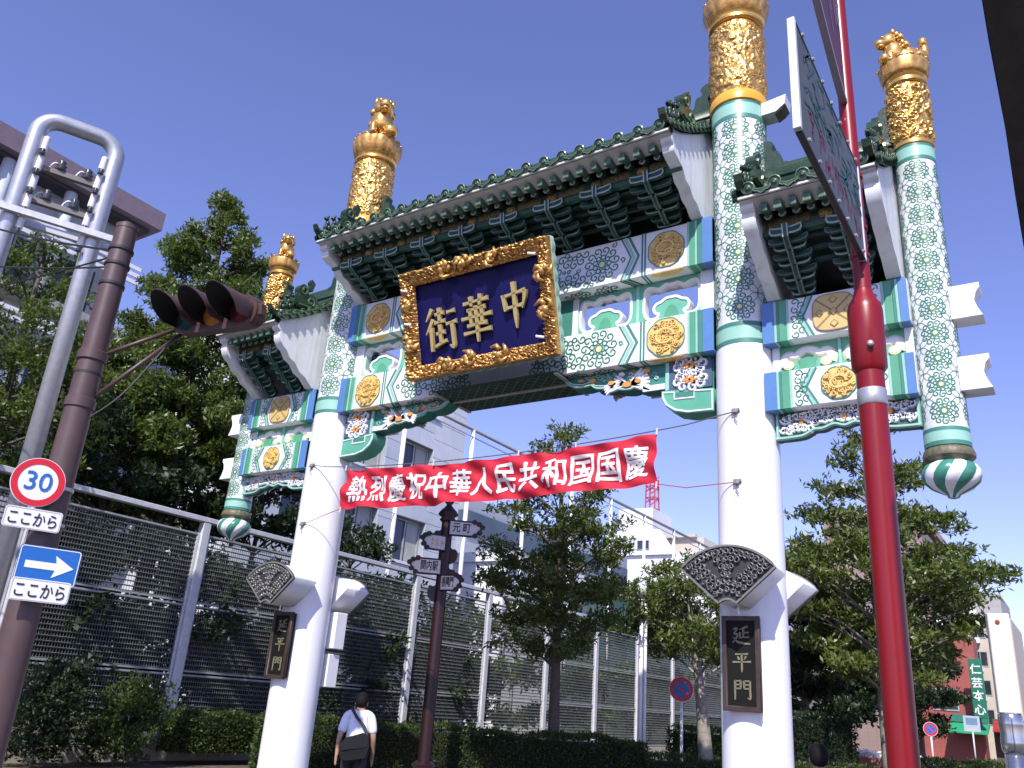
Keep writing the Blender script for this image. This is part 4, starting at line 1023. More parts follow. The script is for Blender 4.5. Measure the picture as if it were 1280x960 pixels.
def boss(u, v, s, seed):
    rr = random.Random(seed); b = MB()
    for k in range(9):
        a = rr.uniform(0, 6.3); q = rr.uniform(0.0, 0.11) * s
        path = [(u + q * math.cos(a), v + q * math.sin(a) * 0.8), (u + (q + 0.06 * s) * math.cos(a + 0.5), v + (q + 0.05 * s) * math.sin(a + 0.5)), (u + (q + 0.10 * s) * math.cos(a + 1.1), v + (q + 0.08 * s) * math.sin(a + 1.1))]
        b.tube([tuple(nbf(x, y, 0.16 + 0.05 * rr.random())) for x, y in path], [0.045 * s, 0.04 * s, 0.015 * s], 7)
    bm = bmesh.new(); bmesh.ops.create_uvsphere(bm, u_segments=10, v_segments=8, radius=0.075 * s); bm.verts.index_update()
    b.add([tuple(nbf(u, v, 0.17) + v_.co) for v_ in bm.verts], [[q.index for q in f.verts] for f in bm.faces]); bm.free()
    mk('dragon_boss', b, GOLD_D, NB, smooth=True)
for i, (u, v) in enumerate(((-0.62, 0.13), (-0.18, 0.16), (0.42, 0.15), (-0.55, bh - 0.12), (-0.1, bh - 0.10), (0.4, bh - 0.12), (-bw + 0.13, 0.62), (-bw + 0.13, 1.25), (bw - 0.13, 0.7), (bw - 0.12, 1.3))): boss(u, v, 1.0, i)
for i, (u, v) in enumerate(((-bw + 0.12, bh - 0.32), (bw - 0.26, bh - 0.24), (bw - 0.25, 0.30), (-bw + 0.14, bh - 0.9))):
    b = MB(); b.tube([tuple(nbf(u - 0.07, v + 0.02, 0.2)), tuple(nbf(u + 0.07, v - 0.02, 0.2))], 0.022, 8); mk('lamp_tube', b, WHITE, NB)
for g, cu, cv in (('gai', -0.735, 0.40), ('hana', -0.02, 0.46), ('naka', 0.72, 0.52)):
    b = MB(); S = 0.66
    for st in GLYPH[g]: brush(b, [(cu + (x - 0.5) * S, cv + y * S * 1.12, k) for x, y, k in st], 0.078, nbf, 0.03, 0.075)
    mk('lettering', b, LETTER_G, NB)

# ================================================================== tablets, fan lamps, boxes on the pillars
def tablet(cx, side, label):
    T = thing('name_tablet', label, 'plaque', (cx, side * (PR + 0.02), 1.81), 0 if side < 0 else PI)
    w, h = 0.215, 1.05; f = FRONT(0)
    b = MB(); b.bbox(-w, w, -0.06, 0.03, 0, h, 0.008); mk('panel', b, BLACK, T)
    plate('frame', [[(-w - 0.01, -0.01), (w + 0.01, -0.01), (w + 0.01, h + 0.01), (-w - 0.01, h + 0.01)], [(-w + 0.036, 0.036), (w - 0.036, 0.036), (w - 0.036, h - 0.036), (-w + 0.036, h - 0.036)]], 0.05, FRAME_BR, T, lambda u, v, d: Vector((u, -0.065 - d, v)), bevel=0.006)
    for g, v0 in (('en', 0.72), ('hei', 0.42), ('mon', 0.11)):
        b = MB(); S = 0.225
        for st in GLYPH[g]: brush(b, [((x - 0.5) * S * 1.05, v0 + y * S, k) for x, y, k in st], 0.026, f, 0.058, 0.068)
        mk('lettering', b, mat('tablet_gold', (0.19, 0.17, 0.10), 0.5, var=0.15), T)
    return T
tablet(PX, -1, 'upright black name tablet on the gate pillar beside the red sign pole')
tablet(-PX, -1, 'upright black name tablet on the gate pillar next to the wire grating fence')

def fan(cx, side, label):
    F = thing('fan_lamp', label, 'wall lamp', (cx, side * 0.93, 3.02), 0 if side < 0 else PI)
    A = rad(49); r0, r1 = 0.14, 0.76; zc = -0.135
    arc = lambda r, k, n: [(r * math.sin(A * (2 * i / n - 1)) , zc + r * math.cos(A * (2 * i / n - 1))) for i in (range(n + 1) if k > 0 else range(n, -1, -1))]
    poly = arc(r1, -1, 20) + arc(r0, 1, 8)
    plate('housing', [poly], 0.54, WHITE, F, lambda u, v, d: Vector((u * (1 - 0.25 * max(0, -d)), 0.27 - d + 0.02, v)))
    plate('front_rim', [offs(poly[::-1], 0.008), offs(poly[::-1], -0.016)], 0.05, mat('rim_grey', (0.17, 0.165, 0.155), 0.5), F, lambda u, v, d: Vector((u, -d - 0.005, v)))
    plate('openwork_back', [offs(poly[::-1], -0.02)], 0.01, mat('lamp_dark', (0.03, 0.03, 0.032), 0.6), F, lambda u, v, d: Vector((u, -d - 0.003, v)))
    fn = FRONT(-0.01)
    b = MB(); rs = random.Random(77)
    P2 = lambda r, a: (r * math.sin(a), zc + r * math.cos(a))
    for ring, r, n, s in ((0, 0.69, 17, 0.046), (1, 0.60, 15, 0.046), (2, 0.51, 13, 0.044), (3, 0.42, 10, 0.044), (4, 0.33, 8, 0.042), (5, 0.24, 5, 0.038)):
        for k in range(n):
            a = A * 0.92 * (2 * (k + 0.5) / n - 1)
            c = P2(r, a)
            if ring in (1, 2, 3) and 0.22 < abs(a) < 0.55 - 0.06 * ring: continue          # two plain dark fields
            b.relief(curl(c[0], c[1], 1.2 * abs(k - (n - 1) / 2) * (1 if a < 0 else -1) + ring, s, hand=1 if a < 0 else -1, n=9), 0.019, fn, 0, 0.04)
            b.relief([P2(r - s * 1.1, a * 0.97), P2(r - 0.1 * s, a + (0.05 if a < 0 else -0.05)), P2(r + s * 1.0, a * 1.03)], 0.034, fn, 0, 0.03, taper=lambda t: 0.25 + 1.2 * math.sin(PI * t))
    mk('openwork', b, [mat('fan_metal', (0.17, 0.165, 0.16), 0.38, metal=0.5, var=0.3), mat('fan_field', (0.05, 0.045, 0.042), 0.5)], F, smooth=True)
    b = MB(); b.bbox(-0.10, 0.10, 0.50, 0.60, 0.12, 0.30, 0.01); mk('wall_bracket', b, WHITE, F)
    b = MB(); b.tube([(0.02, 0.30, -0.02), (0.02, 0.30, -0.14)], 0.012, 8); mk('cable_gland', b, WHITE, F)
    return F
fan(PX, -1, 'dark openwork fan lamp on the gate pillar beside the red sign pole, facing the crossing')
fan(-PX, -1, 'dark openwork fan lamp on the gate pillar next to the grating fence, facing the crossing')
fan(PX, 1, 'fan lamp behind the gate pillar beside the red sign pole, its white back showing')
fan(-PX, 1, 'fan lamp behind the gate pillar next to the grating fence, its white back showing')
for k, (z0, z1, x0, x1, lab) in enumerate(((2.36, 2.98, -3.98, -3.60, 'white switch box high on the rear of the gate pillar, under a fan lamp'), (1.72, 2.27, -4.02, -3.66, 'plain white switch box low on the rear of the gate pillar'))):
    T = thing('switch_box', lab, 'box', ((x0 + x1) / 2, PR + 0.12, z0)); h = z1 - z0; w = (x1 - x0) / 2
    b = MB(); b.bbox(-w, w, -0.16, 0.10, 0, h, 0.01); mk('case', b, WHITE, T)
    b = MB(); b.bbox(-w + 0.02, w - 0.02, 0.10, 0.115, 0.02, h - 0.02, 0.004); d_ = mk('lid', b, SIGN_W, T)
    b = MB(); b.bbox(w - 0.07, w - 0.05, 0.115, 0.13, h * 0.45, h * 0.58, 0.003); mk('latch', b, STEEL, d_)
T = thing('flood_lamp', 'white box flood lamp fixed to the tall gate pillar under its gold sleeve', 'lamp', (PX + 0.40, 0, 10.40))
b = MB(); b.prism([(0.0, 0.0), (0.22, 0.0), (0.36, 0.10), (0.38, 0.26), (0.0, 0.22)], FRONT(0), -0.14, 0.14); mk('housing', b, WHITE, T)
b = MB(); b.prism([(0.20, -0.035), (0.30, 0.02), (0.365, 0.095), (0.355, 0.10), (0.22, -0.002)], FRONT(0), -0.12, 0.12); mk('lens', b, mat('lamp_glass', (0.05, 0.05, 0.05), 0.15), T)

# ================================================================== banner
BN = thing('banner', 'long red cloth banner with thirteen white characters strung between the gate pillars', 'banner', (0, -0.48, 0))
bx0, bx1 = -3.02, 2.88
def zt(u): t = (u - bx0) / (bx1 - bx0); return 5.32 - 0.10 * 4 * t * (1 - t)
def bf(u, v, d):
    """v from 0 (bottom) to 1 (top)"""
    t = (u - bx0) / (bx1 - bx0); top = zt(u); bot = 4.62 - 0.06 * 4 * t * (1 - t) + 0.012 * math.sin(u * 7)
    fold = 1.5 * 0.035 * math.sin(u * 3.1 + 4 * v) * (1 - 0.5 * v) + 0.034 * math.sin(u * 6.3 - 7 * v + 1) + 0.022 * math.sin(u * 11 + 13 * v)
    fold += 0.03 * math.exp(-((u + 1.0 - 0.5 * v) / 0.10) ** 2) - 0.03 * math.exp(-((u - 1.35 + 0.4 * v) / 0.12) ** 2)
    return Vector((u, -0.02 + fold - d, bot + (top - bot) * v))
b = MB(); nu, nv = 330, 40
for i in range(nu + 1):
    for j in range(nv + 1): b.v.append(tuple(bf(bx0 + (bx1 - bx0) * i / nu, j / nv, 0)))
for i in range(nu):
    for j in range(nv): o = i * (nv + 1) + j; b.f.append((o, o + nv + 1, o + nv + 2, o + 1)); b.m.append(0)
mk('cloth', b, BANNER, BN, smooth=True)
chars = '熱烈慶祝中華人民共和国国慶'
for i, ch in enumerate(chars):
    me = text_mesh(ch, 0.40, 0.0, CLOTH_W, bold=0.004)
    xs = [v.co.x for v in me.vertices]; ys = [v.co.y for v in me.vertices]; ym, xm = (min(ys) + max(ys)) / 2, (min(xs) + max(xs)) / 2
    bmx = bmesh.new(); bmx.from_mesh(me); bmesh.ops.triangulate(bmx, faces=bmx.faces[:])
    for _ in range(4):
        le = [e for e in bmx.edges if e.calc_length() > 0.05]
        if not le: break
        bmesh.ops.subdivide_edges(bmx, edges=le, cuts=1); bmesh.ops.triangulate(bmx, faces=bmx.faces[:])
    bmx.verts.index_update(); V0 = [v.co.copy() for v in bmx.verts]; F0_ = [[v.index for v in f.verts] for f in bmx.faces]; bmx.free()
    cu = bx0 + 0.36 + i * (bx1 - bx0 - 0.66) / 12.0
    sy = 0.455 / (max(ys) - min(ys)); sxx = 0.36 / max(0.3, max(xs) - min(xs)); kb = 0.010 if ch in '人民共中' else 0.007
    lm = MB()      # heavy type: the same letter laid five times, each a hair further out
    for q, (du, dv) in enumerate(((0, 0), (1, 0.4), (-1, -0.4), (0.6, -0.6), (-0.6, 0.6))):
        lm.add([tuple(bf(cu + (c.x - xm) * sxx + du * kb, 0.485 + ((c.y - ym) * sy + dv * kb) / 0.70, 0.008 + 0.0012 * q)) for c in V0], F0_)
    me = lm.mesh('lettering', CLOTH_W)
    ob('lettering', me, BN)
rp = mat('rope', (0.12, 0.11, 0.10), 0.8); rpw = mat('rope_white', (0.6, 0.58, 0.55), 0.8)
b = MB()
top = [(-3.95, 0.06, 5.50), (-3.5, 0.0, 5.42)] + [(u, -0.02, zt(u) + 0.05) for u in np.linspace(bx0, bx1, 14)] + [(3.3, 0.0, 5.41), (3.97, 0.06, 5.54)]
b.tube([tuple(map(float, q)) for q in top], 0.009, 5); mk('top_rope', b, rp, BN)
b = MB(); b.tube([(-3.95, 0.06, 4.42), (-3.4, 0, 4.54), (bx0, -0.02, 4.62)], 0.007, 5); b.tube([(bx1, -0.02, 4.61), (3.3, 0.0, 4.53), (3.97, 0.06, 4.57)], 0.007, 5); mk('lower_rope', b, mat('rope_red', (0.35, 0.06, 0.08), 0.8), BN)
for u, z in ((bx0, 5.34), (bx0, 4.60), (bx1, 5.35), (bx1, 4.59), (-1.05, zt(-1.05) + 0.03), (0.6, zt(0.6) + 0.03), (1.6, zt(1.6) + 0.03)):
    b = MB(); b.tube([(u, -0.03, z - 0.045), (u + 0.01, -0.03, z + 0.05)], 0.014, 6); mk('tie', b, rpw, BN)
for sx, z in ((-1, 5.50), (1, 5.54), (-1, 4.42), (1, 4.57)):
    b = MB(); x = sx * 3.98; b.tube([(x - 0.05, 0.06, z), (x + 0.05, 0.055, z + 0.015)], 0.028, 7); b.tube([(x, 0.05, z), (x - 0.02, 0.045, z - 0.10), (x + 0.02, 0.04, z - 0.16)], 0.008, 5)
    for k in range(4): b.tube([(x - 0.04 + 0.02 * k, 0.02, z - 0.03), (x - 0.04 + 0.025 * k, 0.05, z + 0.035)], 0.012, 5)
    mk('rope_knot', b, mat('wire_grey', (0.20, 0.19, 0.18), 0.6), BN)

# ================================================================== ground, roads, pavements
ASPH = mat('asphalt', (0.055, 0.055, 0.057), 0.9, var=0.18, scale=4, bump=0.25)
PAVE = mat_grid('paving', (0.30, 0.27, 0.24), (0.16, 0.15, 0.14), 0.3, 0.3, 0, 0.85, 0.12, 0.04)
EARTH = mat('bed_earth', (0.11, 0.085, 0.06), 0.95, var=0.3, scale=5, bump=0.4)
g = MB(); g.box(-700, 700, -300, 900, -0.5, 0.0); struct('ground', g, mat('ground_grey', (0.12, 0.115, 0.105), 0.95, var=0.15, scale=0.4))
# crossing road in front of the gate and the street that bends to the right behind it
mid = smooth_open([(0.3, -6.0), (0.6, 2.0), (4.2, 12.0), (9.0, 24.0), (11.0, 40.0), (9.5, 70.0), (8.0, 130.0)], 8)
def ribbon(mb, path, wl_, wr_, z0, z1, mi=0):
    o = len(mb.v); n = len(path)
    for i, (x, y) in enumerate(path):
        a, b_ = path[max(i - 1, 0)], path[min(i + 1, n - 1)]; dx, dy = b_[0] - a[0], b_[1] - a[1]; l = math.hypot(dx, dy); nx, ny = -dy / l, dx / l
        for w in (wl_, -wr_):
            for z in (z0, z1): mb.v.append((x + nx * w, y + ny * w, z))
    for i in range(n - 1):
        q = o + 4 * i
        for a, b_, c, d in ((1, 3, 7, 5), (0, 1, 5, 4), (3, 2, 6, 7)): mb.f.append((q + a, q + b_, q + c, q + d)); mb.m.append(mi)
    for q in (o, o + 4 * (n - 1)): mb.f.append((q, q + 1, q + 3, q + 2)); mb.m.append(mi)
r = MB(); r.box(-60, 60, -24, -4.2, -0.2, 0.004); struct('crossing_road', r, ASPH)
r = MB(); ribbon(r, mid, 3.0, 3.0, -0.2, 0.008); struct('street', r, ASPH)
r = MB(); ribbon(r, [(x, y) for x, y in mid if y > -3.9], 5.8, -3.15, -0.2, 0.115); struct('pavement_park_side', r, PAVE)
r = MB(); ribbon(r, [(x, y) for x, y in mid if y > -3.9], -3.15, 6.2, -0.2, 0.115); struct('pavement_shop_side', r, PAVE)
for nm, a, b_ in (('kerb_park_side', 3.15, -3.0), ('kerb_shop_side', -3.0, 3.15)):
    r = MB(); ribbon(r, [(x, y) for x, y in mid if y > -4.0], a, b_, -0.2, 0.125); struct(nm, r, CONC)
r = MB(); r.box(-60, -3.0, -4.1, -2.9, -0.2, 0.12); struct('pavement_fence_side', r, PAVE)
for k in range(7):
    r = MB(); r.box(-2.4 + k * 0.8, -1.95 + k * 0.8, -7.6, -4.6, -0.05, 0.0125); struct('crosswalk_stripe', r, mat('road_paint', (0.7, 0.7, 0.68), 0.8, var=0.15, scale=6))
r = MB(); r.box(-40, -5.9, -2.9, 80, -0.2, 0.06); struct('planting_bed', r, EARTH)

# ================================================================== foliage
def leaf_mesh(name, pos, nrm, L, W, mats, jit=0.35, seed=1, mi=None):
    """one kite-shaped, slightly folded leaf per position; nrm = direction the leaf points"""
    rg = np.random.default_rng(seed); n = len(pos)
    d = nrm / np.maximum(1e-6, np.linalg.norm(nrm, axis=1))[:, None]
    r_ = rg.normal(size=(n, 3)); s = np.cross(d, r_); s /= np.maximum(1e-6, np.linalg.norm(s, axis=1))[:, None]
    up = np.cross(s, d)
    l = (L * (1 + jit * (rg.random(n) * 2 - 1)))[:, None]; w = (W * (1 + jit * (rg.random(n) * 2 - 1)))[:, None]
    v = np.empty((n, 4, 3)); v[:, 0] = pos; v[:, 1] = pos + d * l * 0.5 + s * w * 0.5 + up * l * 0.06; v[:, 2] = pos + d * l - up * l * 0.10; v[:, 3] = pos + d * l * 0.5 - s * w * 0.5 + up * l * 0.06
    me = bpy.data.meshes.new(name); me.vertices.add(4 * n); me.vertices.foreach_set('co', v.reshape(-1).astype(np.float32))
    me.loops.add(4 * n); me.loops.foreach_set('vertex_index', np.arange(4 * n, dtype=np.int32))
    me.polygons.add(n); me.polygons.foreach_set('loop_start', np.arange(0, 4 * n, 4, dtype=np.int32)); me.polygons.foreach_set('loop_total', np.full(n, 4, dtype=np.int32))
    for m_ in (mats if isinstance(mats, (list, tuple)) else [mats]): me.materials.append(m_)
    if mi is not None: me.polygons.foreach_set('material_index', mi.astype(np.int32))
    me.update(calc_edges=True); return me

def tree(name, label, base, layers, nwh, L, W, leafmat, trunk_r, seed, whorl=8, bark=BARK, group=None, lean=(0, 0), flat=0.45, trunk_top=None, nlimb=None, droop=0.0, fill=1.0, first=0.0):
    """layers: (z, radius, number of limbs); foliage sits in clumps at the limb ends"""
    T = thing(name, label, 'tree', base, 0, group); rg = random.Random(seed); ng = np.random.default_rng(seed)
    top = layers[-1][0] if trunk_top is None else trunk_top
    def axis(z): t = z / top; return Vector((lean[0] * t + 0.12 * math.sin(2.3 * t + seed) * t, lean[1] * t + 0.12 * math.cos(1.7 * t + seed) * t, z))
    tb = MB(); zs = [top * i / 9 for i in range(10)]
    tb.tube([axis(z) for z in zs], [trunk_r * (1.25 if i == 0 else 1 - 0.86 * (i / 9) ** 1.1) for i in range(10)], 9)
    lb = MB(); tips = []; tipd = []
    for (z, R, nl) in layers:
        a0 = rg.uniform(0, 6.28)
        for k in range(nl):
            a = a0 + 2 * PI * k / nl + rg.uniform(-0.35, 0.35); rr = R * rg.uniform(0.72, 1.08)
            zs_ = max(0.25 * top, z - rr * 0.35 - rg.uniform(0, 0.3)); p0 = axis(zs_)
            end = axis(z) + Vector((rr * math.cos(a), rr * math.sin(a), rg.uniform(-0.2, 0.25) - droop * rr)); midp = p0.lerp(end, 0.5) + Vector((0, 0, 0.10 * rr))
            pts = smooth_open([tuple(p0), tuple(midp), tuple(end)], 4); r0 = trunk_r * 0.30 * (1 - 0.5 * z / top)
            lb.tube(pts, [r0 * (1 - 0.8 * i / (len(pts) - 1)) for i in range(len(pts))], 5)
            ncl = max(2, int(2 + rr * 1.6))
            for c in range(ncl):
                t = 1 - 0.62 * (c / ncl) ** 1.2
                cc = p0.lerp(end, t) + Vector((0, 0, 0.1 * rr * 4 * t * (1 - t))) + Vector((rg.uniform(-1, 1), rg.uniform(-1, 1), rg.uniform(-0.3, 0.5))) * 0.16 * rr
                cr = (0.30 + 0.16 * rr) * rg.uniform(0.65, 1.15)
                n = max(3, int(nwh * cr * cr * fill))
                q = ng.normal(size=(n, 3)); q /= np.linalg.norm(q, axis=1)[:, None]; q *= (ng.random(n) ** 0.45)[:, None] * cr; q[:, 2] *= flat
                tips.append(q + np.array(cc)[None]); 
                for j in range(2):
                    e = Vector(q[rg.randrange(n)]) + cc; lb.tube([tuple(p0.lerp(end, max(0, t - 0.15))), tuple(e)], [r0 * 0.22, 0.006], 4, cap=False)
    tips = np.concatenate(tips); n = len(tips)
    # whorls: several leaves radiate from each twig tip
    pos = np.repeat(tips, whorl, axis=0); m = len(pos); pos = pos + ng.normal(size=(m, 3)) * L * 0.28
    ax = ng.normal(size=(n, 3)) * 0.55 + np.array((0, 0, 0.75)); ax = np.repeat(ax, whorl, axis=0)
    dirs = ng.normal(size=(m, 3)); dirs /= np.linalg.norm(dirs, axis=1)[:, None]; dirs = dirs + ax * 0.45; dirs[:, 2] -= droop
    ob('trunk', tb.mesh('trunk', bark, smooth=True), T); ob('limbs', lb.mesh('limbs', bark, smooth=True), T, kind='stuff')
    ob('crown', leaf_mesh('crown', pos, dirs, L, W, leafmat, seed=seed), T)
    return T

# street trees on the park side
tree('evergreen_tree', 'slender evergreen street tree with layered branches standing behind the red banner', (-2.62, 6.48, 0.1),
     [(2.9, 1.05, 5), (3.5, 1.6, 6), (4.2, 1.85, 7), (4.9, 1.75, 6), (5.6, 1.55, 6), (6.3, 1.15, 5), (6.9, 0.95, 4), (7.5, 0.62, 4), (7.95, 0.25, 3)], 66, 0.15, 0.05, LEAF1, 0.14, 3, flat=0.42, trunk_top=8.2)
tree('evergreen_tree', 'small evergreen with a pale thick trunk next to the round no parking sign', (-0.35, 9.78, 0.1),
     [(3.1, 1.35, 5), (3.7, 1.75, 6), (4.3, 1.6, 6), (4.9, 1.05, 5), (5.2, 0.4, 3)], 85, 0.15, 0.05, LEAF1, 0.20, 14, bark=BARK_P, flat=0.5, trunk_top=4.6, lean=(-0.35, -0.1))
tree('evergreen_tree', 'large layered evergreen tree seen between the gate pillar and the red sign pole', (2.9, 13.9, 0.1),
     [(3.0, 1.5, 6), (3.7, 2.1, 7), (4.5, 2.6, 8), (5.3, 2.8, 9), (6.2, 2.5, 8), (7.1, 2.05, 7), (8.0, 1.55, 6), (8.8, 1.2, 5), (9.5, 0.7, 4), (10.0, 0.3, 3)], 40, 0.19, 0.068, LEAF1, 0.21, 5, bark=BARK_P, flat=0.30, trunk_top=10.1)
# park trees further down the street
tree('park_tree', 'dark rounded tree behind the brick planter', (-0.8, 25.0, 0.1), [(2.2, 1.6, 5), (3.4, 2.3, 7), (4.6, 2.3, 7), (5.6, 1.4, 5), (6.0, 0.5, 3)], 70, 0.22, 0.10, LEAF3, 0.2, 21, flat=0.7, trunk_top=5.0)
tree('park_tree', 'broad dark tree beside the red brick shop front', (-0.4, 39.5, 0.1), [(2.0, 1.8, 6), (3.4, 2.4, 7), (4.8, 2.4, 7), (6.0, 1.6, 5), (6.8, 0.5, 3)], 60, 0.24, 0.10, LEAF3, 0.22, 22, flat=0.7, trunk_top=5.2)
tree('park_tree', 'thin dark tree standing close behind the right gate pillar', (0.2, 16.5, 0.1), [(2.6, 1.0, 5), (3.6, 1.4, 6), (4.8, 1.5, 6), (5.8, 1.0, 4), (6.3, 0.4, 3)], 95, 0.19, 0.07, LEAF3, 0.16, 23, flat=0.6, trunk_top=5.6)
tree('roadside_tree', 'small dark tree beyond the white post at the end of the street', (7.3, 52.0, 0.1), [(2.6, 1.6, 5), (4.2, 2.2, 6), (5.6, 1.6, 5), (6.6, 0.6, 3)], 55, 0.26, 0.12, LEAF3, 0.2, 24, flat=0.8, trunk_top=5.5)
# trees behind the fence
tree('camphor_tree', 'tall bushy yellow-green tree rising behind the traffic signal', (-12.6, 2.3, 0.0),
     [(6.2, 2.2, 7), (7.4, 2.5, 8), (8.6, 2.6, 8), (9.8, 2.5, 8), (11.0, 2.3, 8), (12.2, 1.9, 7), (13.3, 1.4, 6), (14.2, 0.9, 5), (14.9, 0.45, 4), (15.3, 0.2, 3)], 105, 0.17, 0.06, LEAF2, 0.26, 6, whorl=10, flat=0.75, droop=0.12)
tree('camphor_tree', 'leafy tree hiding the lower part of the steel pipe frame', (-10.7, -2.9, 0.0),
     [(5.6, 1.7, 6), (6.6, 1.9, 7), (7.6, 1.9, 7), (8.6, 1.6, 6), (9.6, 1.1, 5), (10.3, 0.5, 4)], 95, 0.13, 0.05, LEAF2, 0.2, 8, flat=0.7, droop=0.1)
DK = [(-12.2, -5.6, 8.2, 'dark shady tree behind the fence close to the brown signal pole'), (-11.8, 0.4, 8.0, 'dark shady tree behind the first fence bay, under the tall bushy tree'), (-11.9, 5.0, 7.9, 'dark shady tree seen behind the hanging column of the gate'),
      (-12.3, 9.2, 6.6, 'dark low tree behind the fence just left of the white office block')]
for i, (x, y, h, lab) in enumerate(DK):
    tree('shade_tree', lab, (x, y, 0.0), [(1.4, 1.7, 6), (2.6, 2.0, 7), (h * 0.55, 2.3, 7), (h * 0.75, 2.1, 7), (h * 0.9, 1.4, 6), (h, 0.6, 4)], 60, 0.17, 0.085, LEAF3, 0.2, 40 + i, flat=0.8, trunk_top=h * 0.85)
SH = [(-11.0, 13.5, 4.6), (-11.2, 17.0, 5.6), (-11.0, 21.0, 5.2), (-11.3, 25.5, 6.4), (-11.0, 30.0, 6.8), (-11.3, 35.0, 6.6), (-11.0, 41.0, 6.6)]
SHL = ('ivy-dark shrub behind the fence bay right of the white gate pillar', 'bushy green shrub behind the fence, left of the signpost plates', 'dark shrub behind the fence, hidden by the banner tree', 'tall green shrub behind the fence by the globe lamp', 'dark tall shrub in front of the green wind screen', 'round green shrub under the far white building', 'last dark shrub behind the fence by the fan lamp')
for i, (x, y, h) in enumerate(SH):
    tree('park_shrub', SHL[i], (x, y, 0.0), [(1.2, 1.2, 5), (h * 0.5, 1.6, 6), (h * 0.8, 1.4, 5), (h, 0.6, 3)], 50, 0.20, 0.10, LEAF2 if i % 2 else LEAF3, 0.10, 60 + i, flat=0.8, trunk_top=h * 0.8, group='shrubs behind the fence')

UG = [(-10.6, -7.5), (-10.4, -4.2), (-10.5, -1.0), (-10.4, 2.2), (-10.5, 5.4), (-10.4, 8.6), (-10.5, 11.8)]
UGL = ('behind the brown signal pole', 'behind the loose shrub and its notice plate', 'behind the first big fence post', 'behind the hanging column of the gate', 'behind the white gate pillar', 'behind the white switch boxes', 'behind the direction signpost')
for i, (x, y) in enumerate(UG):
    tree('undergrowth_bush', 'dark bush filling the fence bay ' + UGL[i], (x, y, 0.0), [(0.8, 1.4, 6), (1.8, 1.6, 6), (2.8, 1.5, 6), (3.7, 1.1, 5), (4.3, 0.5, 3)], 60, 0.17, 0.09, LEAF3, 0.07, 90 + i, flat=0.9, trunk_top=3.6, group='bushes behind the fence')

def hedge(name, label, path, width, z0, z1, lsize, n, mat_, seed, group=None):
    """clipped hedge: twiggy core plus a dense skin of leaves"""
    T = thing(name, label, 'hedge', (path[0][0], path[0][1], z0), 0, group); o0 = Vector((path[0][0], path[0][1], z0))
    core = MB(); pth = [(x - o0.x, y - o0.y) for x, y in path]
    def pull(a, c): l_ = math.hypot(c[0] - a[0], c[1] - a[1]); return (a[0] + (c[0] - a[0]) * 0.09 / l_, a[1] + (c[1] - a[1]) * 0.09 / l_)
    ribbon(core, [pull(pth[0], pth[1])] + pth[1:-1] + [pull(pth[-1], pth[-2])], width / 2 - 0.07, width / 2 - 0.07, 0.0, z1 - z0 - 0.07)
    ob('core', core.mesh('core', mat('hedge_core', (0.012, 0.016, 0.008), 0.95), False), T)
    rg = np.random.default_rng(seed); P_ = np.array(pth); seg = np.linalg.norm(np.diff(P_, axis=0), axis=1); tot = seg.sum(); cum = np.concatenate([[0], np.cumsum(seg)])
    s = rg.random(n) * tot; i = np.clip(np.searchsorted(cum, s) - 1, 0, len(seg) - 1); t = (s - cum[i]) / seg[i]
    base = P_[i] + (P_[i + 1] - P_[i]) * t[:, None]; dr = (P_[i + 1] - P_[i]) / seg[i][:, None]; nr = np.stack([-dr[:, 1], dr[:, 0]], 1)
    h = z1 - z0; u = rg.random(n) * (2 * h + width)
    wob = 0.05 * np.sin(s * 2.1) + 0.03 * np.sin(s * 5.3 + 1)
    side = np.where(u < h, -1.0, np.where(u > h + width, 1.0, (u - h - width / 2) / (width / 2)))
    zz = np.where(u < h, u, np.where(u > h + width, u - h - width, h + wob))
    pos = np.concatenate([base + nr * (side * width / 2 * (1 + 0.04 * rg.normal(size=n)))[:, None], (zz + 0.03 * rg.normal(size=n))[:, None]], 1)
    top_ = (np.abs(side) < 1).astype(float)
    d = rg.normal(size=(n, 3)) * 0.6; d[:, :2] += nr * (side * (1 - top_))[:, None]; d[:, 2] += 0.25 + 0.8 * top_
    for a, c in ((P_[0], P_[1]), (P_[-1], P_[-2])):          # leafy ends
        ne = int(n * width / tot * 0.5) + 60; dv = (a - c) / np.linalg.norm(a - c); nv_ = np.array((-dv[1], dv[0]))
        pe = a[None] + nv_[None] * rg.uniform(-width / 2, width / 2, ne)[:, None] + dv[None] * (0.04 * rg.normal(size=ne))[:, None]
        pos = np.concatenate([pos, np.concatenate([pe, rg.uniform(0, h, ne)[:, None]], 1)]); de = rg.normal(size=(ne, 3)) * 0.6; de[:, :2] += dv; d = np.concatenate([d, de])
    ob('foliage', leaf_mesh('foliage', pos, d, lsize, lsize * 0.5, mat_, seed=seed), T)
    return T
hedge('hedge', 'clipped hedge in front of the fence, passing behind the direction signpost', [(-6.6, 1.7), (-4.6, 3.9), (-1.3, 8.0)], 0.9, 0.05, 1.06, 0.07, 26000, LEAF_H, 71)
hedge('hedge', 'clipped shrub row at the foot of the fence post, next to the white gate pillar', [(-8.3, 0.9), (-8.0, 3.6)], 0.8, 0.30, 0.98, 0.07, 9000, LEAF_H, 72)
hedge('hedge', 'low hedge behind the no parking sign by the fence', [(-1.9, 11.6), (0.6, 14.6)], 0.9, 0.05, 1.35, 0.08, 9000, LEAF_H, 73)
hedge('hedge', 'bright low hedge at the pavement edge below the no parking sign', [(-1.4, 7.9), (1.2, 11.6), (2.6, 13.4)], 0.6, 0.1, 0.78, 0.07, 9000, LEAF_H, 74)
hedge('hedge', 'bright low hedge along the street beside the red sign pole', [(3.3, 15.5), (5.4, 21.5), (5.2, 26.0)], 0.8, 0.1, 0.98, 0.09, 12000, LEAF_H, 75)
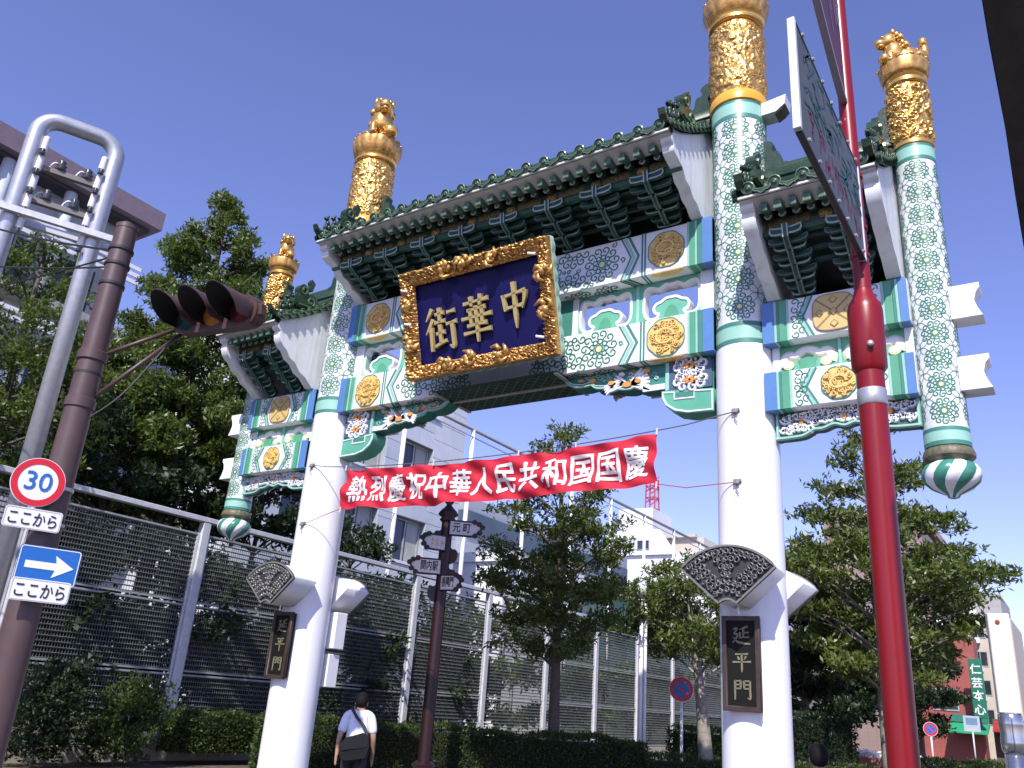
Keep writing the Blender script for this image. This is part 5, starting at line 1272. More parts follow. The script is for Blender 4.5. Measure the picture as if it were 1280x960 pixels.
hedge('hedge', 'squared hedge block in front of the far fence bays', [(0.2, 12.9), (1.7, 14.6)], 0.8, 0.1, 1.9, 0.09, 6000, LEAF3, 76)
for i, (x, y, h, lab) in enumerate(((-8.0, -2.0, 1.6, 'loose leafy shrub below the traffic signs in front of the fence'), (-8.1, -0.4, 1.25, 'low loose shrub at the foot of the big fence post'))):
    tree('garden_shrub', lab, (x, y, 0.06), [(0.45, 0.45, 5), (h * 0.6, 0.6, 6), (h * 0.85, 0.45, 5), (h, 0.2, 3)], 200, 0.085, 0.04, LEAF_H if i else LEAF3, 0.03, 80 + i, flat=0.9, trunk_top=h * 0.8)

# ================================================================== tall grating fence along the park
FX = -9.0; FS = 3.83; FZ = 5.03
FE = thing('grating_fence', 'tall steel grating fence with pale posts running along the park', 'fence', (FX, 0, 0))
def grate_mesh(w, h, nh, nv):
    b = MB()
    for i in range(nh + 1):
        z = h * i / nh; b.obox(Matrix.Translation((0.0, 0, z)) @ Matrix.Rotation(rad(-28), 4, 'Y'), 0.042, w, 0.007)
    for k in range(nv):
        y = -w / 2 + w * (k + 0.5) / nv; b.box(-0.004, 0.004, y - 0.0035, y + 0.0035, 0, h)
    return b.mesh('grating_panel', GRATE)
GW = FS - 0.34
tiers = ((0.42, 1.72), (1.86, 3.16), (3.30, 4.72))
GM_ = [grate_mesh(GW, z1 - z0, int((z1 - z0) / 0.098), 58) for z0, z1 in tiers]
pm = MB(); pm.bbox(-0.09, 0.09, -0.10, 0.10, 0, FZ, 0.01); PM = pm.mesh('post', STEEL_W)
sm = MB(); sm.bbox(-0.025, 0.025, -0.03, 0.03, 0.4, FZ - 0.25, 0.005); SM = sm.mesh('panel_stile', STEEL_W)
rm = MB(); rm.bbox(-0.022, 0.022, -GW / 2, GW / 2, -0.02, 0.02, 0.004); RM_ = rm.mesh('panel_rail', mat('rail_grey', (0.36, 0.37, 0.36), 0.5, metal=0.2, var=0.15, stain=0.3))
tm = MB(); tm.bbox(-0.10, 0.10, -FS / 2, FS / 2, -0.055, 0.055, 0.01); TM = tm.mesh('top_rail', STEEL_W)
for n in range(-3, 20):
    y = 1.22 + FS * n
    ob('post', PM, FE, (0, y, 0.0)); ym = y + FS / 2
    ob('top_rail', TM, FE, (0, ym, FZ + 0.06))
    for q in (-1, 1): ob('panel_stile', SM, FE, (0.0, ym + q * (GW / 2 + 0.03), 0))
    for (z0, z1), G in zip(tiers, GM_):
        ob('grating_panel', G, FE, (0, ym, z0), kind='stuff')
        for z in (z0 - 0.03, z1 + 0.03): ob('panel_rail', RM_, FE, (0.01, ym, z))
b = MB(); b.box(-0.14, 0.14, 1.22 - 3 * FS, 1.22 + 20 * FS, 0.0, 0.34); mk('footing_wall', b, mat('kerb_cream', (0.42, 0.39, 0.30), 0.85, var=0.12, scale=3, stain=0.2), FE)
b = MB(); b.bbox(0.05, 0.075, -1.5, -1.02, 1.22, 1.52, 0.004); mk('notice_plate', b, mat('notice_grey', (0.36, 0.37, 0.36), 0.5), FE)

# high ball-court frame behind
NX = -12.5
NF = thing('court_net_frame', 'very high white net frame of slim posts and a top rail behind the park fence', 'net frame', (NX, 0, 0))
nb = MB(); nb.tube([(0, 0, 0), (0, 0, 12.1)], 0.085, 8); NBM = nb.mesh('mast', WHITE, smooth=True)
for n in range(-1, 10):
    y = 11.43 + 4.17 * n; ob('mast', NBM, NF, (0, y, 0))
b = MB(); b.tube([(0, 7.2, 12.1), (0, 49, 12.1)], 0.085, 8); mk('top_rail', b, STEEL, NF, smooth=True)
b = MB(); b.tube([(0.05, 7.2, 11.75), (0.05, 49, 11.75)], 0.03, 6); mk('net_cable', b, STEEL, NF)
b = MB(); b.tube([(0.05, 7.2, 7.6), (0.05, 49, 8.2)], 0.02, 6); mk('net_cable', b, STEEL, NF)
def mat_net():
    m = bpy.data.materials.new('green_net'); m.use_nodes = True; N = m.node_tree.nodes; L = m.node_tree.links
    b_ = N['Principled BSDF']; b_.inputs['Base Color'].default_value = (0.03, 0.13, 0.09, 1); b_.inputs['Roughness'].default_value = 0.8
    tr = N.new('ShaderNodeBsdfTransparent'); ms = N.new('ShaderNodeMixShader'); ms.inputs['Fac'].default_value = 0.62
    L.new(tr.outputs[0], ms.inputs[1]); L.new(b_.outputs[0], ms.inputs[2]); L.new(ms.outputs[0], N['Material Output'].inputs['Surface']); return m
b = MB(); b.box(-0.14, -0.13, 24.0, 48.5, 0.2, 7.2); mk('wind_screen', b, mat_net(), NF)

# ================================================================== buildings
GLASS = mat('window_glass', (0.030, 0.040, 0.045), 0.08, var=0.3, scale=0.4, spec=0.7)
FRAME_A = mat('alu_frame', (0.42, 0.43, 0.44), 0.45, metal=0.3)
CURT = mat('curtain', (0.42, 0.43, 0.40), 0.8, var=0.12, scale=1.2)
def window(parent, axis, sgn, at, u0, u1, z0, z1, depth=0.12, frame=FRAME_A, split=1, curtain=False):
    """recessed window on a facade; axis 'x': wall plane x=at, spans y; sgn = outward direction"""
    def bx(mb, ua, ub, za, zb_, da, db):
        lo, hi = sorted((at + sgn * da, at + sgn * db))
        if axis == 'x': mb.box(lo, hi, ua, ub, za, zb_)
        else: mb.box(ua, ub, lo, hi, za, zb_)
    fr = MB(); t = min(0.09, (u1 - u0) * 0.06)
    for a, c, d, e in ((u0, u1, z0, z0 + t), (u0, u1, z1 - t, z1), (u0, u0 + t, z0 + t, z1 - t), (u1 - t, u1, z0 + t, z1 - t)): bx(fr, a, c, d, e, 0.004, depth * 0.5)
    for k in range(1, split + 1):
        u = u0 + (u1 - u0) * k / (split + 1); bx(fr, u - t * 0.4, u + t * 0.4, z0 + t, z1 - t, 0.004, depth * 0.4)
    fo = mk('window', fr, frame, parent)
    p_ = MB(); bx(p_, u0 + t * 0.5, u1 - t * 0.5, z0 + t * 0.5, z1 - t * 0.5, 0.006, 0.02); mk('pane', p_, GLASS, fo)
    if curtain:
        p_ = MB(); bx(p_, u1 - (u1 - u0) * 0.42, u1 - t, z0 + t, z1 - t, 0.021, 0.03); mk('curtain', p_, CURT, fo)

# office block with pale stone cladding
OB_ = thing('office_block', 'pale grey-white stone office block with big recessed windows behind the gate', 'building')
STONE = mat_grid('stone_cladding', (0.56, 0.60, 0.64), (0.40, 0.43, 0.46), 0, 1.15, 0.9, 0.5, 0.10, 0.025)
w = MB(); w.box(-34, -18.35, 9.0, 22.2, 0, 16.2); mk('wall', w, STONE, OB_)
JOINT = mat('stone_joint', (0.33, 0.36, 0.39), 0.8)
STONES = [mat('stone_slab_%d' % k, c, 0.38, var=0.07, scale=1.3) for k, c in enumerate(((0.58, 0.62, 0.66), (0.53, 0.57, 0.61), (0.62, 0.65, 0.68)))]
SLABM = {}
def slabs(par, y0, y1, z0, z1):
    """cladding stones of about 1.2 x 0.9 m with open joints, in front of the wall"""
    nc = max(1, round((y1 - y0) / 1.2)); nr_ = max(1, round((z1 - z0) / 0.9)); wd, ht = (y1 - y0) / nc, (z1 - z0) / nr_
    for c in range(nc):
        for q in range(nr_):
            if z0 + ht * (q + 1) < 3.5: continue          # hidden behind the fence
            k = random.randrange(3); key = (round(wd, 3), round(ht, 3), k)
            if key not in SLABM:
                b_ = MB(); b_.bbox(-0.003, 0.026, -wd / 2 + 0.011, wd / 2 - 0.011, -ht / 2 + 0.011, ht / 2 - 0.011, 0.004); SLABM[key] = b_.mesh('stone_slab', STONES[k])
            ob('stone_slab', SLABM[key], par, (-18.0 + random.uniform(0, 0.006), y0 + wd * (c + 0.5), z0 + ht * (q + 0.5)))
rows = (2.0, 5.65, 9.3, 12.95); hgt = 2.05
cols = [(19.75 - 3.35 * k - 2.15, 19.75 - 3.35 * k) for k in range(3)]
ys = sorted(set([22.2, 9.0] + [y for c in cols for y in c]))
for y0, y1 in [(a, c) for a, c in zip(ys, ys[1:])]:
    if any(abs(y0 - c[0]) < 0.01 for c in cols):
        zz = [0.0] + [q for r_ in rows for q in (r_ - hgt + 0.0, r_)] + [18.4]
        zz = [0.0]; 
        for r_ in rows: zz += [r_ - hgt + 0.02 if r_ - hgt > 0 else 0.01, r_]
        zz += [16.2]
        for k in range(0, len(zz), 2):
            b = MB(); b.box(-18.35, -18.0, y0, y1, zz[k], zz[k + 1]); slabs(mk('spandrel_wall', b, JOINT, OB_), y0, y1, zz[k], zz[k + 1])
        for r_ in rows[1:]:
            window(OB_, 'x', 1, -18.35, y0 + 0.02, y1 - 0.02, r_ - hgt + 0.03, r_ - 0.01, 0.2, split=1, curtain=True)
    else:
        b = MB(); b.box(-18.35, -18.0, y0, y1, 0, 16.2); slabs(mk('pier', b, JOINT, OB_), y0, y1, 0, 16.2)
for z in (7.25, 10.9, 14.55):
    b = MB(); b.box(-17.968, -17.88, 9.0, 20.0, z - 0.06, z + 0.06); mk('string_course', b, WHITE, OB_)
b = MB(); b.box(-34.2, -17.9, 8.9, 22.3, 16.2, 16.5); mk('parapet', b, CONC, OB_)

# glazed block behind it
GBD = thing('glass_block', 'low office block with dark horizontal glazing bands beyond the stone office block', 'building')
b = MB(); b.box(-44, -28.0, 36, 62, 0, 15.2); mk('wall', b, mat('band_grey', (0.30, 0.33, 0.36), 0.5), GBD)
for k in range(4):
    z = 2.6 + k * 3.3
    b = MB(); b.box(-27.99, -27.85, 36.2, 61.8, z, z + 1.7); mk('glazing_band', b, mat('band_glass', (0.06, 0.085, 0.11), 0.25, var=0.25, scale=0.3), GBD)
    b = MB(); b.box(-43.8, -28.2, 35.85, 35.99, z, z + 1.7); mk('glazing_band', b, mat('band_glass', (0.06, 0.085, 0.11)), GBD)
HALL = thing('white_hall', 'low white flat-roofed hall peeping over the fence behind the banner tree', 'building')
b = MB(); b.box(-27, -17.5, 26, 62, 0, 8.6); mk('wall', b, WHITE, HALL)
b = MB(); b.box(-27.2, -17.2, 25.8, 62.2, 8.6, 9.1); mk('roof', b, SIGN_W, HALL)
for k in range(8): window(HALL, 'x', 1, -17.5, 27 + 4.2 * k, 30 + 4.2 * k, 5.6, 7.2, 0.15)

# distant white block with stair tower and red mast
FT = thing('far_white_block', 'distant white building with stair tower and red lattice mast on its roof', 'building')
WP = mat('far_white', (0.72, 0.73, 0.76), 0.7, var=0.06, scale=0.3, stain=0.2)
b = MB(); b.box(-54, -26, 106, 122, 0, 23.8); mk('wall', b, WP, FT)
b = MB(); b.box(-51.3, -45.6, 106.5, 114, 23.8, 31.2); mk('stair_tower', b, WP, FT)
b = MB(); b.prism([(-53.5, 23.81), (-41.5, 23.81), (-44.0, 27.6), (-52.5, 27.6)], FRONT(105.9), -0.1, 0.4); mk('sloped_front', b, WP, FT)
for k in range(6):
    for r_ in range(4): window(FT, 'y', -1, 106.0, -52 + k * 4.2, -50 + k * 4.2, 6 + r_ * 4.0, 8 + r_ * 4.0, 0.3)
window(FT, 'y', -1, 105.5, -47.6, -45.6, 24.6, 26.0, 0.3)
b = MB(); b.box(-45, -38, 108, 116, 23.8, 26.6); mk('roof_plant', b, mat('plant_beige', (0.5, 0.45, 0.38), 0.7), FT)
b = MB(); b.box(-44.2, -39, 107.2, 107.99, 26.6, 27.0); mk('roof_canopy', b, mat('plant_beige', (0.5, 0.45, 0.38)), FT)
m_ = MB(); red = mat('mast_red', (0.45, 0.06, 0.10), 0.6)
for dx, dy in ((-0.8, -0.8), (0.8, -0.8), (0.8, 0.8), (-0.8, 0.8)): m_.tube([(-46.6 + dx, 108.5 + dy, 31.2), (-46.6 + dx * 0.85, 108.5 + dy * 0.85, 36.2)], 0.14, 4)
for k in range(6):
    z = 31.4 + k * 0.9
    for (ax, ay), (cx, cy) in (((-0.8, -0.8), (0.8, -0.8)), ((0.8, -0.8), (0.8, 0.8)), ((-0.8, 0.8), (0.8, 0.8)), ((-0.8, -0.8), (-0.8, 0.8))): m_.tube([(-46.6 + ax, 108.5 + ay, z), (-46.6 + cx, 108.5 + cy, z + (0.9 if k % 2 else 0))], 0.09, 4)
mk('lattice_mast', m_, red, FT)

# upper-left building with overhanging roof
UL = thing('terrace_building', 'grey building with a deep maroon roof edge and white terrace rails behind the pipe frame', 'building')
b = MB(); b.box(-40, -23.2, -30, 5.2, 0, 18.6); mk('wall', b, mat('ul_wall', (0.42, 0.43, 0.45), 0.7, var=0.08), UL)
b = MB(); b.box(-41, -22.0, -30, 5.8, 18.75, 19.55); mk('roof_edge', b, mat('ul_fascia', (0.20, 0.15, 0.18), 0.6), UL)
b = MB(); b.box(-40.5, -22.4, -30, 5.5, 18.60, 18.748); mk('eave_soffit', b, mat('ul_soffit', (0.06, 0.055, 0.06), 0.7), UL)
for k in range(8):
    y = 4.6 - 2.35 * k; b = MB(); b.tube([(-22.55, y, 14.2), (-22.55, y, 18.6)], 0.22, 12); mk('column', b, mat('ul_col', (0.55, 0.60, 0.63), 0.6), UL, smooth=True)
for z in (16.75, 16.45, 16.15, 13.2, 12.9):
    b = MB(); b.box(-22.35, -22.25, -30, 5.5, z, z + 0.16); mk('terrace_rail', b, WHITE, UL)
b = MB(); b.box(-23.2, -22.3, -30, 5.4, 13.9, 14.2); mk('terrace_slab', b, CONC, UL)
b = MB(); b.box(-23.2, -22.3, -30, 5.4, 10.2, 10.5); mk('terrace_slab', b, CONC, UL)
for k in range(8):
    for z in (10.8, 14.5): window(UL, 'x', 1, -23.2, 2.6 - 2.35 * k, 4.3 - 2.35 * k, z, z + 1.9, 0.15)

# apartment house and shops along the street
BA = thing('brown_apartments', 'pinkish-brown apartment house with recessed balconies down the street', 'building')
BRN = mat_grid('brown_tile', (0.27, 0.195, 0.175), (0.20, 0.15, 0.135), 0.6, 0.6, 0.3, 0.7, 0.08, 0.05)
b = MB(); b.box(-10.2, -4.1, 63.5, 90, 0, 18.3); mk('wall', b, BRN, BA)
b = MB(); b.box(-4.1, -2.6, 63.5, 66.0, 0, 18.3); mk('wall', b, BRN, BA)
b = MB(); b.box(-10.4, -2.5, 63.3, 90.2, 18.3, 18.9); mk('parapet', b, mat('brn_par', (0.40, 0.29, 0.26), 0.7), BA)
for k in range(6):
    z = 2.6 + k * 2.75
    b = MB(); b.box(-4.09, -2.7, 66.0, 90, z - 0.1, z + 0.1); mk('balcony_slab', b, CONC, BA)
    b = MB(); b.box(-2.75, -2.62, 66.0, 90, z + 0.1, z + 1.1); mk('balcony_front', b, BRN, BA)
    for q in range(5): window(BA, 'x', 1, -4.1, 66.8 + 4.6 * q, 69.6 + 4.6 * q, z + 0.15, z + 2.2, 0.12)
    for q in range(1): window(BA, 'y', -1, 63.5, -7.3 - 4.4 * q, -5.9 - 4.4 * q, z + 0.5, z + 1.7, 0.12)
for z, y in ((15.6, 67.0), (10.2, 67.4), (12.9, 70.5)):
    d_ = MB(); d_.lathe([(0.06, 0.0), (0.25, 0.05), (0.38, 0.14), (0.40, 0.16), (0.05, 0.05)], 16); mk('satellite_dish', d_, SIGN_W, BA, loc=(-2.4, y, z), rot=(rad(60), 0, rad(20)), smooth=True)
GT = thing('grey_tower_block', 'plain grey tower block with a dark roof box far down the street', 'building')
b = MB(); b.box(-16, -5.2, 108, 124, 0, 17.6); mk('wall', b, mat('gt_wall', (0.30, 0.29, 0.29), 0.7), GT)
b = MB(); b.box(-12, -6.6, 109, 118, 17.6, 20.6); mk('roof_box', b, mat('gt_dark', (0.10, 0.10, 0.12), 0.6), GT)
for k in range(3):
    for r_ in range(4): window(GT, 'y', -1, 108, -9.6 + 1.6 * k, -8.4 + 1.6 * k, 4 + 3.3 * r_, 5.6 + 3.3 * r_, 0.12)
BG = thing('beige_shop_house', 'narrow beige shop house with air conditioners down the street', 'building')
b = MB(); b.box(-2.6, 1.6, 84.2, 98, 0, 12.6); mk('wall', b, mat('bg_wall', (0.52, 0.46, 0.37), 0.7, var=0.08), BG)
b = MB(); b.box(-2.5, 0.9, 85.0, 96, 12.6, 15.0); mk('upper_storey', b, mat('bg_up', (0.36, 0.35, 0.36), 0.7), BG)
for r_ in range(4):
    for q in range(2): window(BG, 'y', -1, 84.2, -2.0 + 1.9 * q, -0.7 + 1.9 * q, 2.9 + 2.6 * r_, 4.3 + 2.6 * r_, 0.12)
    b = MB(); b.bbox(-2.2, -1.2, 83.6, 84.19, 5.0 + 2.6 * r_, 5.5 + 2.6 * r_, 0.03); mk('air_conditioner', b, SIGN_W, BG)
RBD = thing('red_shop_house', 'narrow red tiled shop house behind the green vertical sign', 'building')
b = MB(); b.box(-3.4, 0.45, 60.8, 63.4, 0, 8.6); mk('wall', b, mat_grid('red_tile', (0.33, 0.085, 0.065), (0.24, 0.07, 0.055), 0.3, 0.3, 0.3, 0.6, 0.12, 0.06), RBD)
for z in (3.4, 6.0): window(RBD, 'y', -1, 60.8, -2.6, -0.9, z, z + 1.5, 0.12)
b = MB(); b.prism([(60.6, 2.6), (59.0, 2.05), (59.0, 1.95), (60.79, 2.45), (60.79, 2.65)], lambda u, v, d: Vector((d, u, v)), -1.6, 0.9); mk('awning', b, mat('awning_green', (0.02, 0.30, 0.14), 0.6), RBD)
b = MB(); b.box(-1.5, 0.9, 60.70, 60.79, 2.7, 3.2); mk('fascia_sign', b, mat('fascia_teal', (0.03, 0.18, 0.13), 0.5), RBD)
VS = thing('vertical_sign', 'tall green shop sign with white characters hanging on the red shop house', 'sign', (0.62, 58.9, 0))
b = MB(); b.bbox(-0.42, 0.42, -0.15, 0.15, 3.0, 6.9, 0.03); mk('sign_box', b, mat('sign_green', (0.015, 0.16, 0.09), 0.4), VS)
b = MB(); b.box(-0.2, 0.2, 0.15, 2.0, 6.2, 6.35); mk('bracket', b, STEEL, VS)
for ch, z in (('仁', 6.15), ('芸', 5.25), ('本', 4.4), ('心', 3.5)):
    me = text_mesh(ch, 0.72, 0.005, SIGN_W, bold=0.015)
    for v in me.vertices: v.co = Vector((v.co.x, -0.16 - v.co.z, v.co.y))
    ob('lettering', me, VS, (0, 0, z))
for x0, x1, y0, y1, h, col, nm, lab in ((10.5, 22, 60, 76, 13.5, (0.42, 0.40, 0.38), 'shop_house', 'grey shop house on the far side of the street'), (12.5, 24, 34, 58, 9.5, (0.46, 0.36, 0.28), 'shop_house', 'tan shop house opposite the brown apartments')):
    T = thing(nm, lab, 'building'); b = MB(); b.box(x0, x1, y0, y1, 0, h); mk('wall', b, mat(nm + lab[:4], col, 0.7), T)
    for r_ in range(int(h / 3)):
        for q in range(4): window(T, 'x', -1, x0, y0 + 1 + q * (y1 - y0) / 4, y0 + 3.2 + q * (y1 - y0) / 4, 1.2 + 3 * r_, 2.8 + 3 * r_, 0.12)
BAW = thing('shop_awning', 'small red shop awning past the green vertical sign', 'awning', (2.0, 64.0, 0))
b = MB(); b.prism([(0, 3.0), (-1.6, 2.3), (-1.6, 2.2), (0, 2.85)], lambda u, v, d: Vector((d, u, v)), -1.1, 1.1); mk('canvas', b, mat('awning_red', (0.35, 0.03, 0.03), 0.7), BAW)
b = MB(); b.box(-1.2, 1.2, 0.0, 0.3, 0, 3.1); mk('shop_front', b, mat('shop_dark', (0.1, 0.08, 0.07), 0.6), BAW)
# brick planter with white flowers
PL = thing('brick_planter', 'long low brick planter filled with white flowers beside the park trees', 'planter', (-1.0, 29.5, 0))
b = MB(); b.box(-2.6, 2.2, -0.5, 0.5, 0, 0.62); mk('planter_wall', b, mat_grid('planter_brick', (0.30, 0.10, 0.07), (0.2, 0.12, 0.1), 0.24, 0, 0.08, 0.8, 0.2, 0.06), PL)
rg = np.random.default_rng(5); n = 900
ps = np.stack([rg.uniform(-2.5, 2.1, n), rg.uniform(-0.45, 0.45, n), 0.66 + 0.18 * rg.random(n)], 1)
ob('flowers', leaf_mesh('flowers', ps, rg.normal(size=(n, 3)) + np.array((0, -0.3, 0.5)), 0.14, 0.10, SIGN_W, seed=3), PL, kind='stuff')

# ================================================================== brown traffic pole with signs and signal
BP = Vector((-1.42, -6.20, 0))
PT = thing('traffic_pole', 'thick brown steel pole carrying the traffic signal and road signs', 'pole', BP)
b = MB(); b.tube([(0, 0, 0), (0, 0, 3.0), (0, 0, 6.64)], [0.175, 0.155, 0.122], 24); mk('shaft', b, BROWN_P, PT, auto=50)
b = MB(); b.lathe([(0.128, 6.62), (0.128, 6.67), (0.06, 6.70)], 20); mk('cap', b, BROWN_P, PT, auto=40)
for z in (6.32, 6.12, 5.86, 4.75, 3.1): b = MB(); b.lathe([(0.158 if z < 4 else 0.137, z), (0.162 if z < 4 else 0.142, z + 0.005), (0.162 if z < 4 else 0.142, z + 0.035), (0.158 if z < 4 else 0.137, z + 0.04)], 20); mk('strap', b, RUBBER, PT, auto=40)

def frame_at(c, n):
    """local frame for a flat sign: columns = right, up, towards the viewer"""
    n = Vector((n[0], n[1], 0)).normalized(); r_ = Vector((0, 0, 1)).cross(n); r_.normalize()
    return Matrix(((r_.x, 0, n.x, c[0]), (r_.y, 0, n.y, c[1]), (r_.z, 1, n.z, c[2]), (0, 0, 0, 1)))
FLAT = lambda u, v, d: Vector((u, v, d))
def circ(r_, n=40, c=(0, 0)): return [(c[0] + r_ * math.cos(2 * PI * k / n), c[1] + r_ * math.sin(2 * PI * k / n)) for k in range(n)]
def rrect(w, h, r_=0.02, n=4):
    out = []
    for cx, cy, a0 in ((w - r_, h - r_, 0), (-w + r_, h - r_, PI / 2), (-w + r_, -h + r_, PI), (w - r_, -h + r_, 1.5 * PI)):
        for k in range(n + 1): a = a0 + PI / 2 * k / n; out.append((cx + r_ * math.cos(a), cy + r_ * math.sin(a)))
    return out
def flat_thing(name, label, cat, mtx, group=None):
    o = thing(name, label, cat, group=group); o.matrix_world = mtx; return o
def no_sign(name, mb, m_, parent): return mk(name, mb, m_, parent)
sn = (0.93, -0.36)
SO = Vector((0.93, -0.36, 0)).normalized() * 0.17      # signs stand off the pole on clamps
def so_(x, y, z): return (x + SO.x, y + SO.y, z)
# speed limit
S = flat_thing('speed_limit_sign', 'round white speed limit sign with red rim and blue 30', 'road sign', frame_at(so_(-1.44, -6.415, 3.46), sn))
b = MB(); b.prism(circ(0.252), FLAT, -0.012, 0.0); mk('plate', b, SIGN_W, S)
b = MB(); o = len(b.v); b.stroke(circ(0.215), 0.062, FLAT, 0.004, 0, closed=True); mk('red_rim', b, SIGN_R, S)
ob('lettering', text_mesh('30', 0.27, 0.002, SIGN_B, bold=0.004), S, (0, 0, 0.006))
def ko(c, lab, w, h):
    S = flat_thing('supplement_plate', lab, 'sign plate', frame_at(c, sn))
    b = MB(); b.prism(rrect(w, h, 0.03), FLAT, -0.008, 0.0); mk('plate', b, SIGN_W, S)
    b = MB(); b.stroke(rrect(w - 0.01, h - 0.01, 0.025), 0.006, FLAT, 0.003, 0, closed=True); mk('border', b, mat('sign_grey', (0.45, 0.45, 0.45), 0.5), S)
    me = text_mesh('ここから', w * 0.50, 0.002, INK, bold=0.006); 
    xs = [v.co.x for v in me.vertices]; k = (2 * w * 0.84) / (max(xs) - min(xs)); ys_ = [v.co.y for v in me.vertices]; ym = (min(ys_) + max(ys_)) / 2; xm = (min(xs) + max(xs)) / 2; ky = (2 * h * 0.62) / (max(ys_) - min(ys_))
    for v in me.vertices: v.co.x = (v.co.x - xm) * k; v.co.y = (v.co.y - ym) * ky
    ob('lettering', me, S, (0, 0, 0.005))
ko(so_(-1.415, -6.38, 3.085), 'white plate reading koko-kara in hiragana under the speed limit sign', 0.262, 0.105)
S = flat_thing('one_way_sign', 'blue rectangular one way sign with a white arrow pointing right', 'road sign', frame_at(so_(-1.30, -6.165, 2.645), sn))
b = MB(); b.prism(rrect(0.282, 0.185, 0.03), FLAT, -0.012, 0.0); mk('plate', b, SIGN_B, S)
b = MB(); b.stroke(rrect(0.272, 0.175, 0.025), 0.008, FLAT, 0.003, 0, closed=True); mk('border', b, SIGN_W, S)
b = MB(); b.prism([(-0.21, -0.035), (0.07, -0.035), (0.05, -0.11), (0.235, 0.0), (0.05, 0.11), (0.07, 0.035), (-0.21, 0.035)], FLAT, 0.001, 0.005); mk('arrow', b, SIGN_W, S)
ko(so_(-1.30, -6.18, 2.40), 'white plate reading koko-kara in hiragana under the one way arrow sign', 0.268, 0.108)
for z in (3.46, 3.085, 2.645, 2.40):
    b = MB(); b.tube([(0, 0, z), (SO.x * 0.93, SO.y * 0.93, z)], 0.02, 6); b.lathe([(0.162, z - 0.02), (0.166, z - 0.015), (0.166, z + 0.015), (0.162, z + 0.02)], 20); mk('sign_clamp', b, STEEL, PT)
# horizontal three-lamp signal
sc = Vector((-0.36, -5.52, 5.60)); sa = Vector((0.985, 0.17, 0)).normalized(); sf = Vector((0.17, -0.985, -0.10)).normalized(); su = sf.cross(sa) * -1
if su.z < 0: su = -su
SG = flat_thing('traffic_signal', 'brown horizontal traffic signal with three hooded lamps, amber lens in view', 'traffic light', Matrix(((sa.x, sf.x, su.x, sc.x), (sa.y, sf.y, su.y, sc.y), (sa.z, sf.z, su.z, sc.z), (0, 0, 0, 1))))
HX_, HZ, n = 0.62, 0.20, 12
out = [(HX_ - 0.19 + 0.19 * math.cos(-PI / 2 + PI * k / n), 0.19 * math.sin(-PI / 2 + PI * k / n)) for k in range(n + 1)] + [(-HX_ + 0.19 + 0.19 * math.cos(PI / 2 + PI * k / n), 0.19 * math.sin(PI / 2 + PI * k / n)) for k in range(n + 1)]
b = MB(); b.prism(out, lambda u, v, d: Vector((u, d, v)), -0.14, 0.0); mk('housing', b, BROWN_S, SG)
b = MB(); b.prism(offs(out, -0.03), lambda u, v, d: Vector((u, d, v)), -0.20, -0.14); mk('back_cover', b, BROWN_S, SG)
for k, (x, c, nm) in enumerate(((-0.40, (0.004, 0.05, 0.045), 'green'), (0.0, (0.42, 0.16, 0.015), 'amber'), (0.40, (0.10, 0.008, 0.008), 'red'))):
    l_ = MB(); 
    for i, (r_, y) in enumerate(((0.145, 0.005), (0.12, 0.03), (0.07, 0.048), (0.01, 0.053))):
        for q in range(20): l_.v.append((x + r_ * math.cos(2 * PI * q / 20), y, r_ * math.sin(2 * PI * q / 20)))
    for i in range(3):
        for q in range(20): q2 = (q + 1) % 20; l_.f.append((i * 20 + q, i * 20 + q2, (i + 1) * 20 + q2, (i + 1) * 20 + q)); l_.m.append(0)
    mk('lens', l_, mat('lens_' + nm, c, 0.3, var=0.35, scale=40), SG, smooth=True)
    h_ = MB(); N_ = 22
    for i, y in enumerate((0.0, 0.48)):
        for q in range(N_ + 1):
            a = rad(-38) + rad(256) * q / N_; rr = 0.165
            yy = y if i == 0 else 0.15 + 0.36 * max(0, math.sin(rad(-38) + rad(256) * q / N_) * 0.5 + 0.5)
            for r2 in (rr, rr + 0.006): h_.v.append((x + r2 * math.cos(a), yy, r2 * math.sin(a)))
    S_ = 2 * (N_ + 1)
    for q in range(N_):
        a0 = 2 * q
        h_.f += [(a0, a0 + 2, S_ + a0 + 2, S_ + a0), (a0 + 1, S_ + a0 + 1, S_ + a0 + 3, a0 + 3), (S_ + a0, S_ + a0 + 2, S_ + a0 + 3, S_ + a0 + 1)]; h_.m += [0, 1, 1]
    mk('hood', h_, [mat('hood_inside', (0.012, 0.010, 0.010), 0.7), BROWN_S], SG, auto=40)
b = MB(); b.bbox(0.60, 0.66, -0.12, -0.02, -0.07, 0.07, 0.01); mk('end_plate', b, BROWN_S, SG)
arm0 = BP + Vector((0.10, 0.05, 0)); e1 = sc + sa * -0.55 + sf * -0.1
AR = thing('signal_arm', 'pair of slim brown arms holding the traffic signal off its pole', 'bracket', (BP.x, BP.y, 0))
for (z0, dz) in ((4.98, -0.06), (4.42, -0.16)):
    b = MB(); b.tube([(0.05, 0.02, z0), tuple(Vector((e1.x, e1.y, e1.z + dz)) - BP)], 0.026, 8); mk('arm', b, BROWN_S, AR, smooth=True)
b = MB(); b.tube(smooth_open([(0.06, 0.02, 4.2), (0.30, 0.25, 4.55), (0.42, 0.5, 5.1), (0.5, 0.62, 5.42)], 5), 0.012, 6); mk('cable', b, RUBBER, AR)
for z in (4.98, 4.42): b = MB(); b.lathe([(0.15, z - 0.06), (0.16, z - 0.05), (0.16, z + 0.05), (0.15, z + 0.06)], 20); mk('clamp', b, BROWN_P, AR, auto=40)

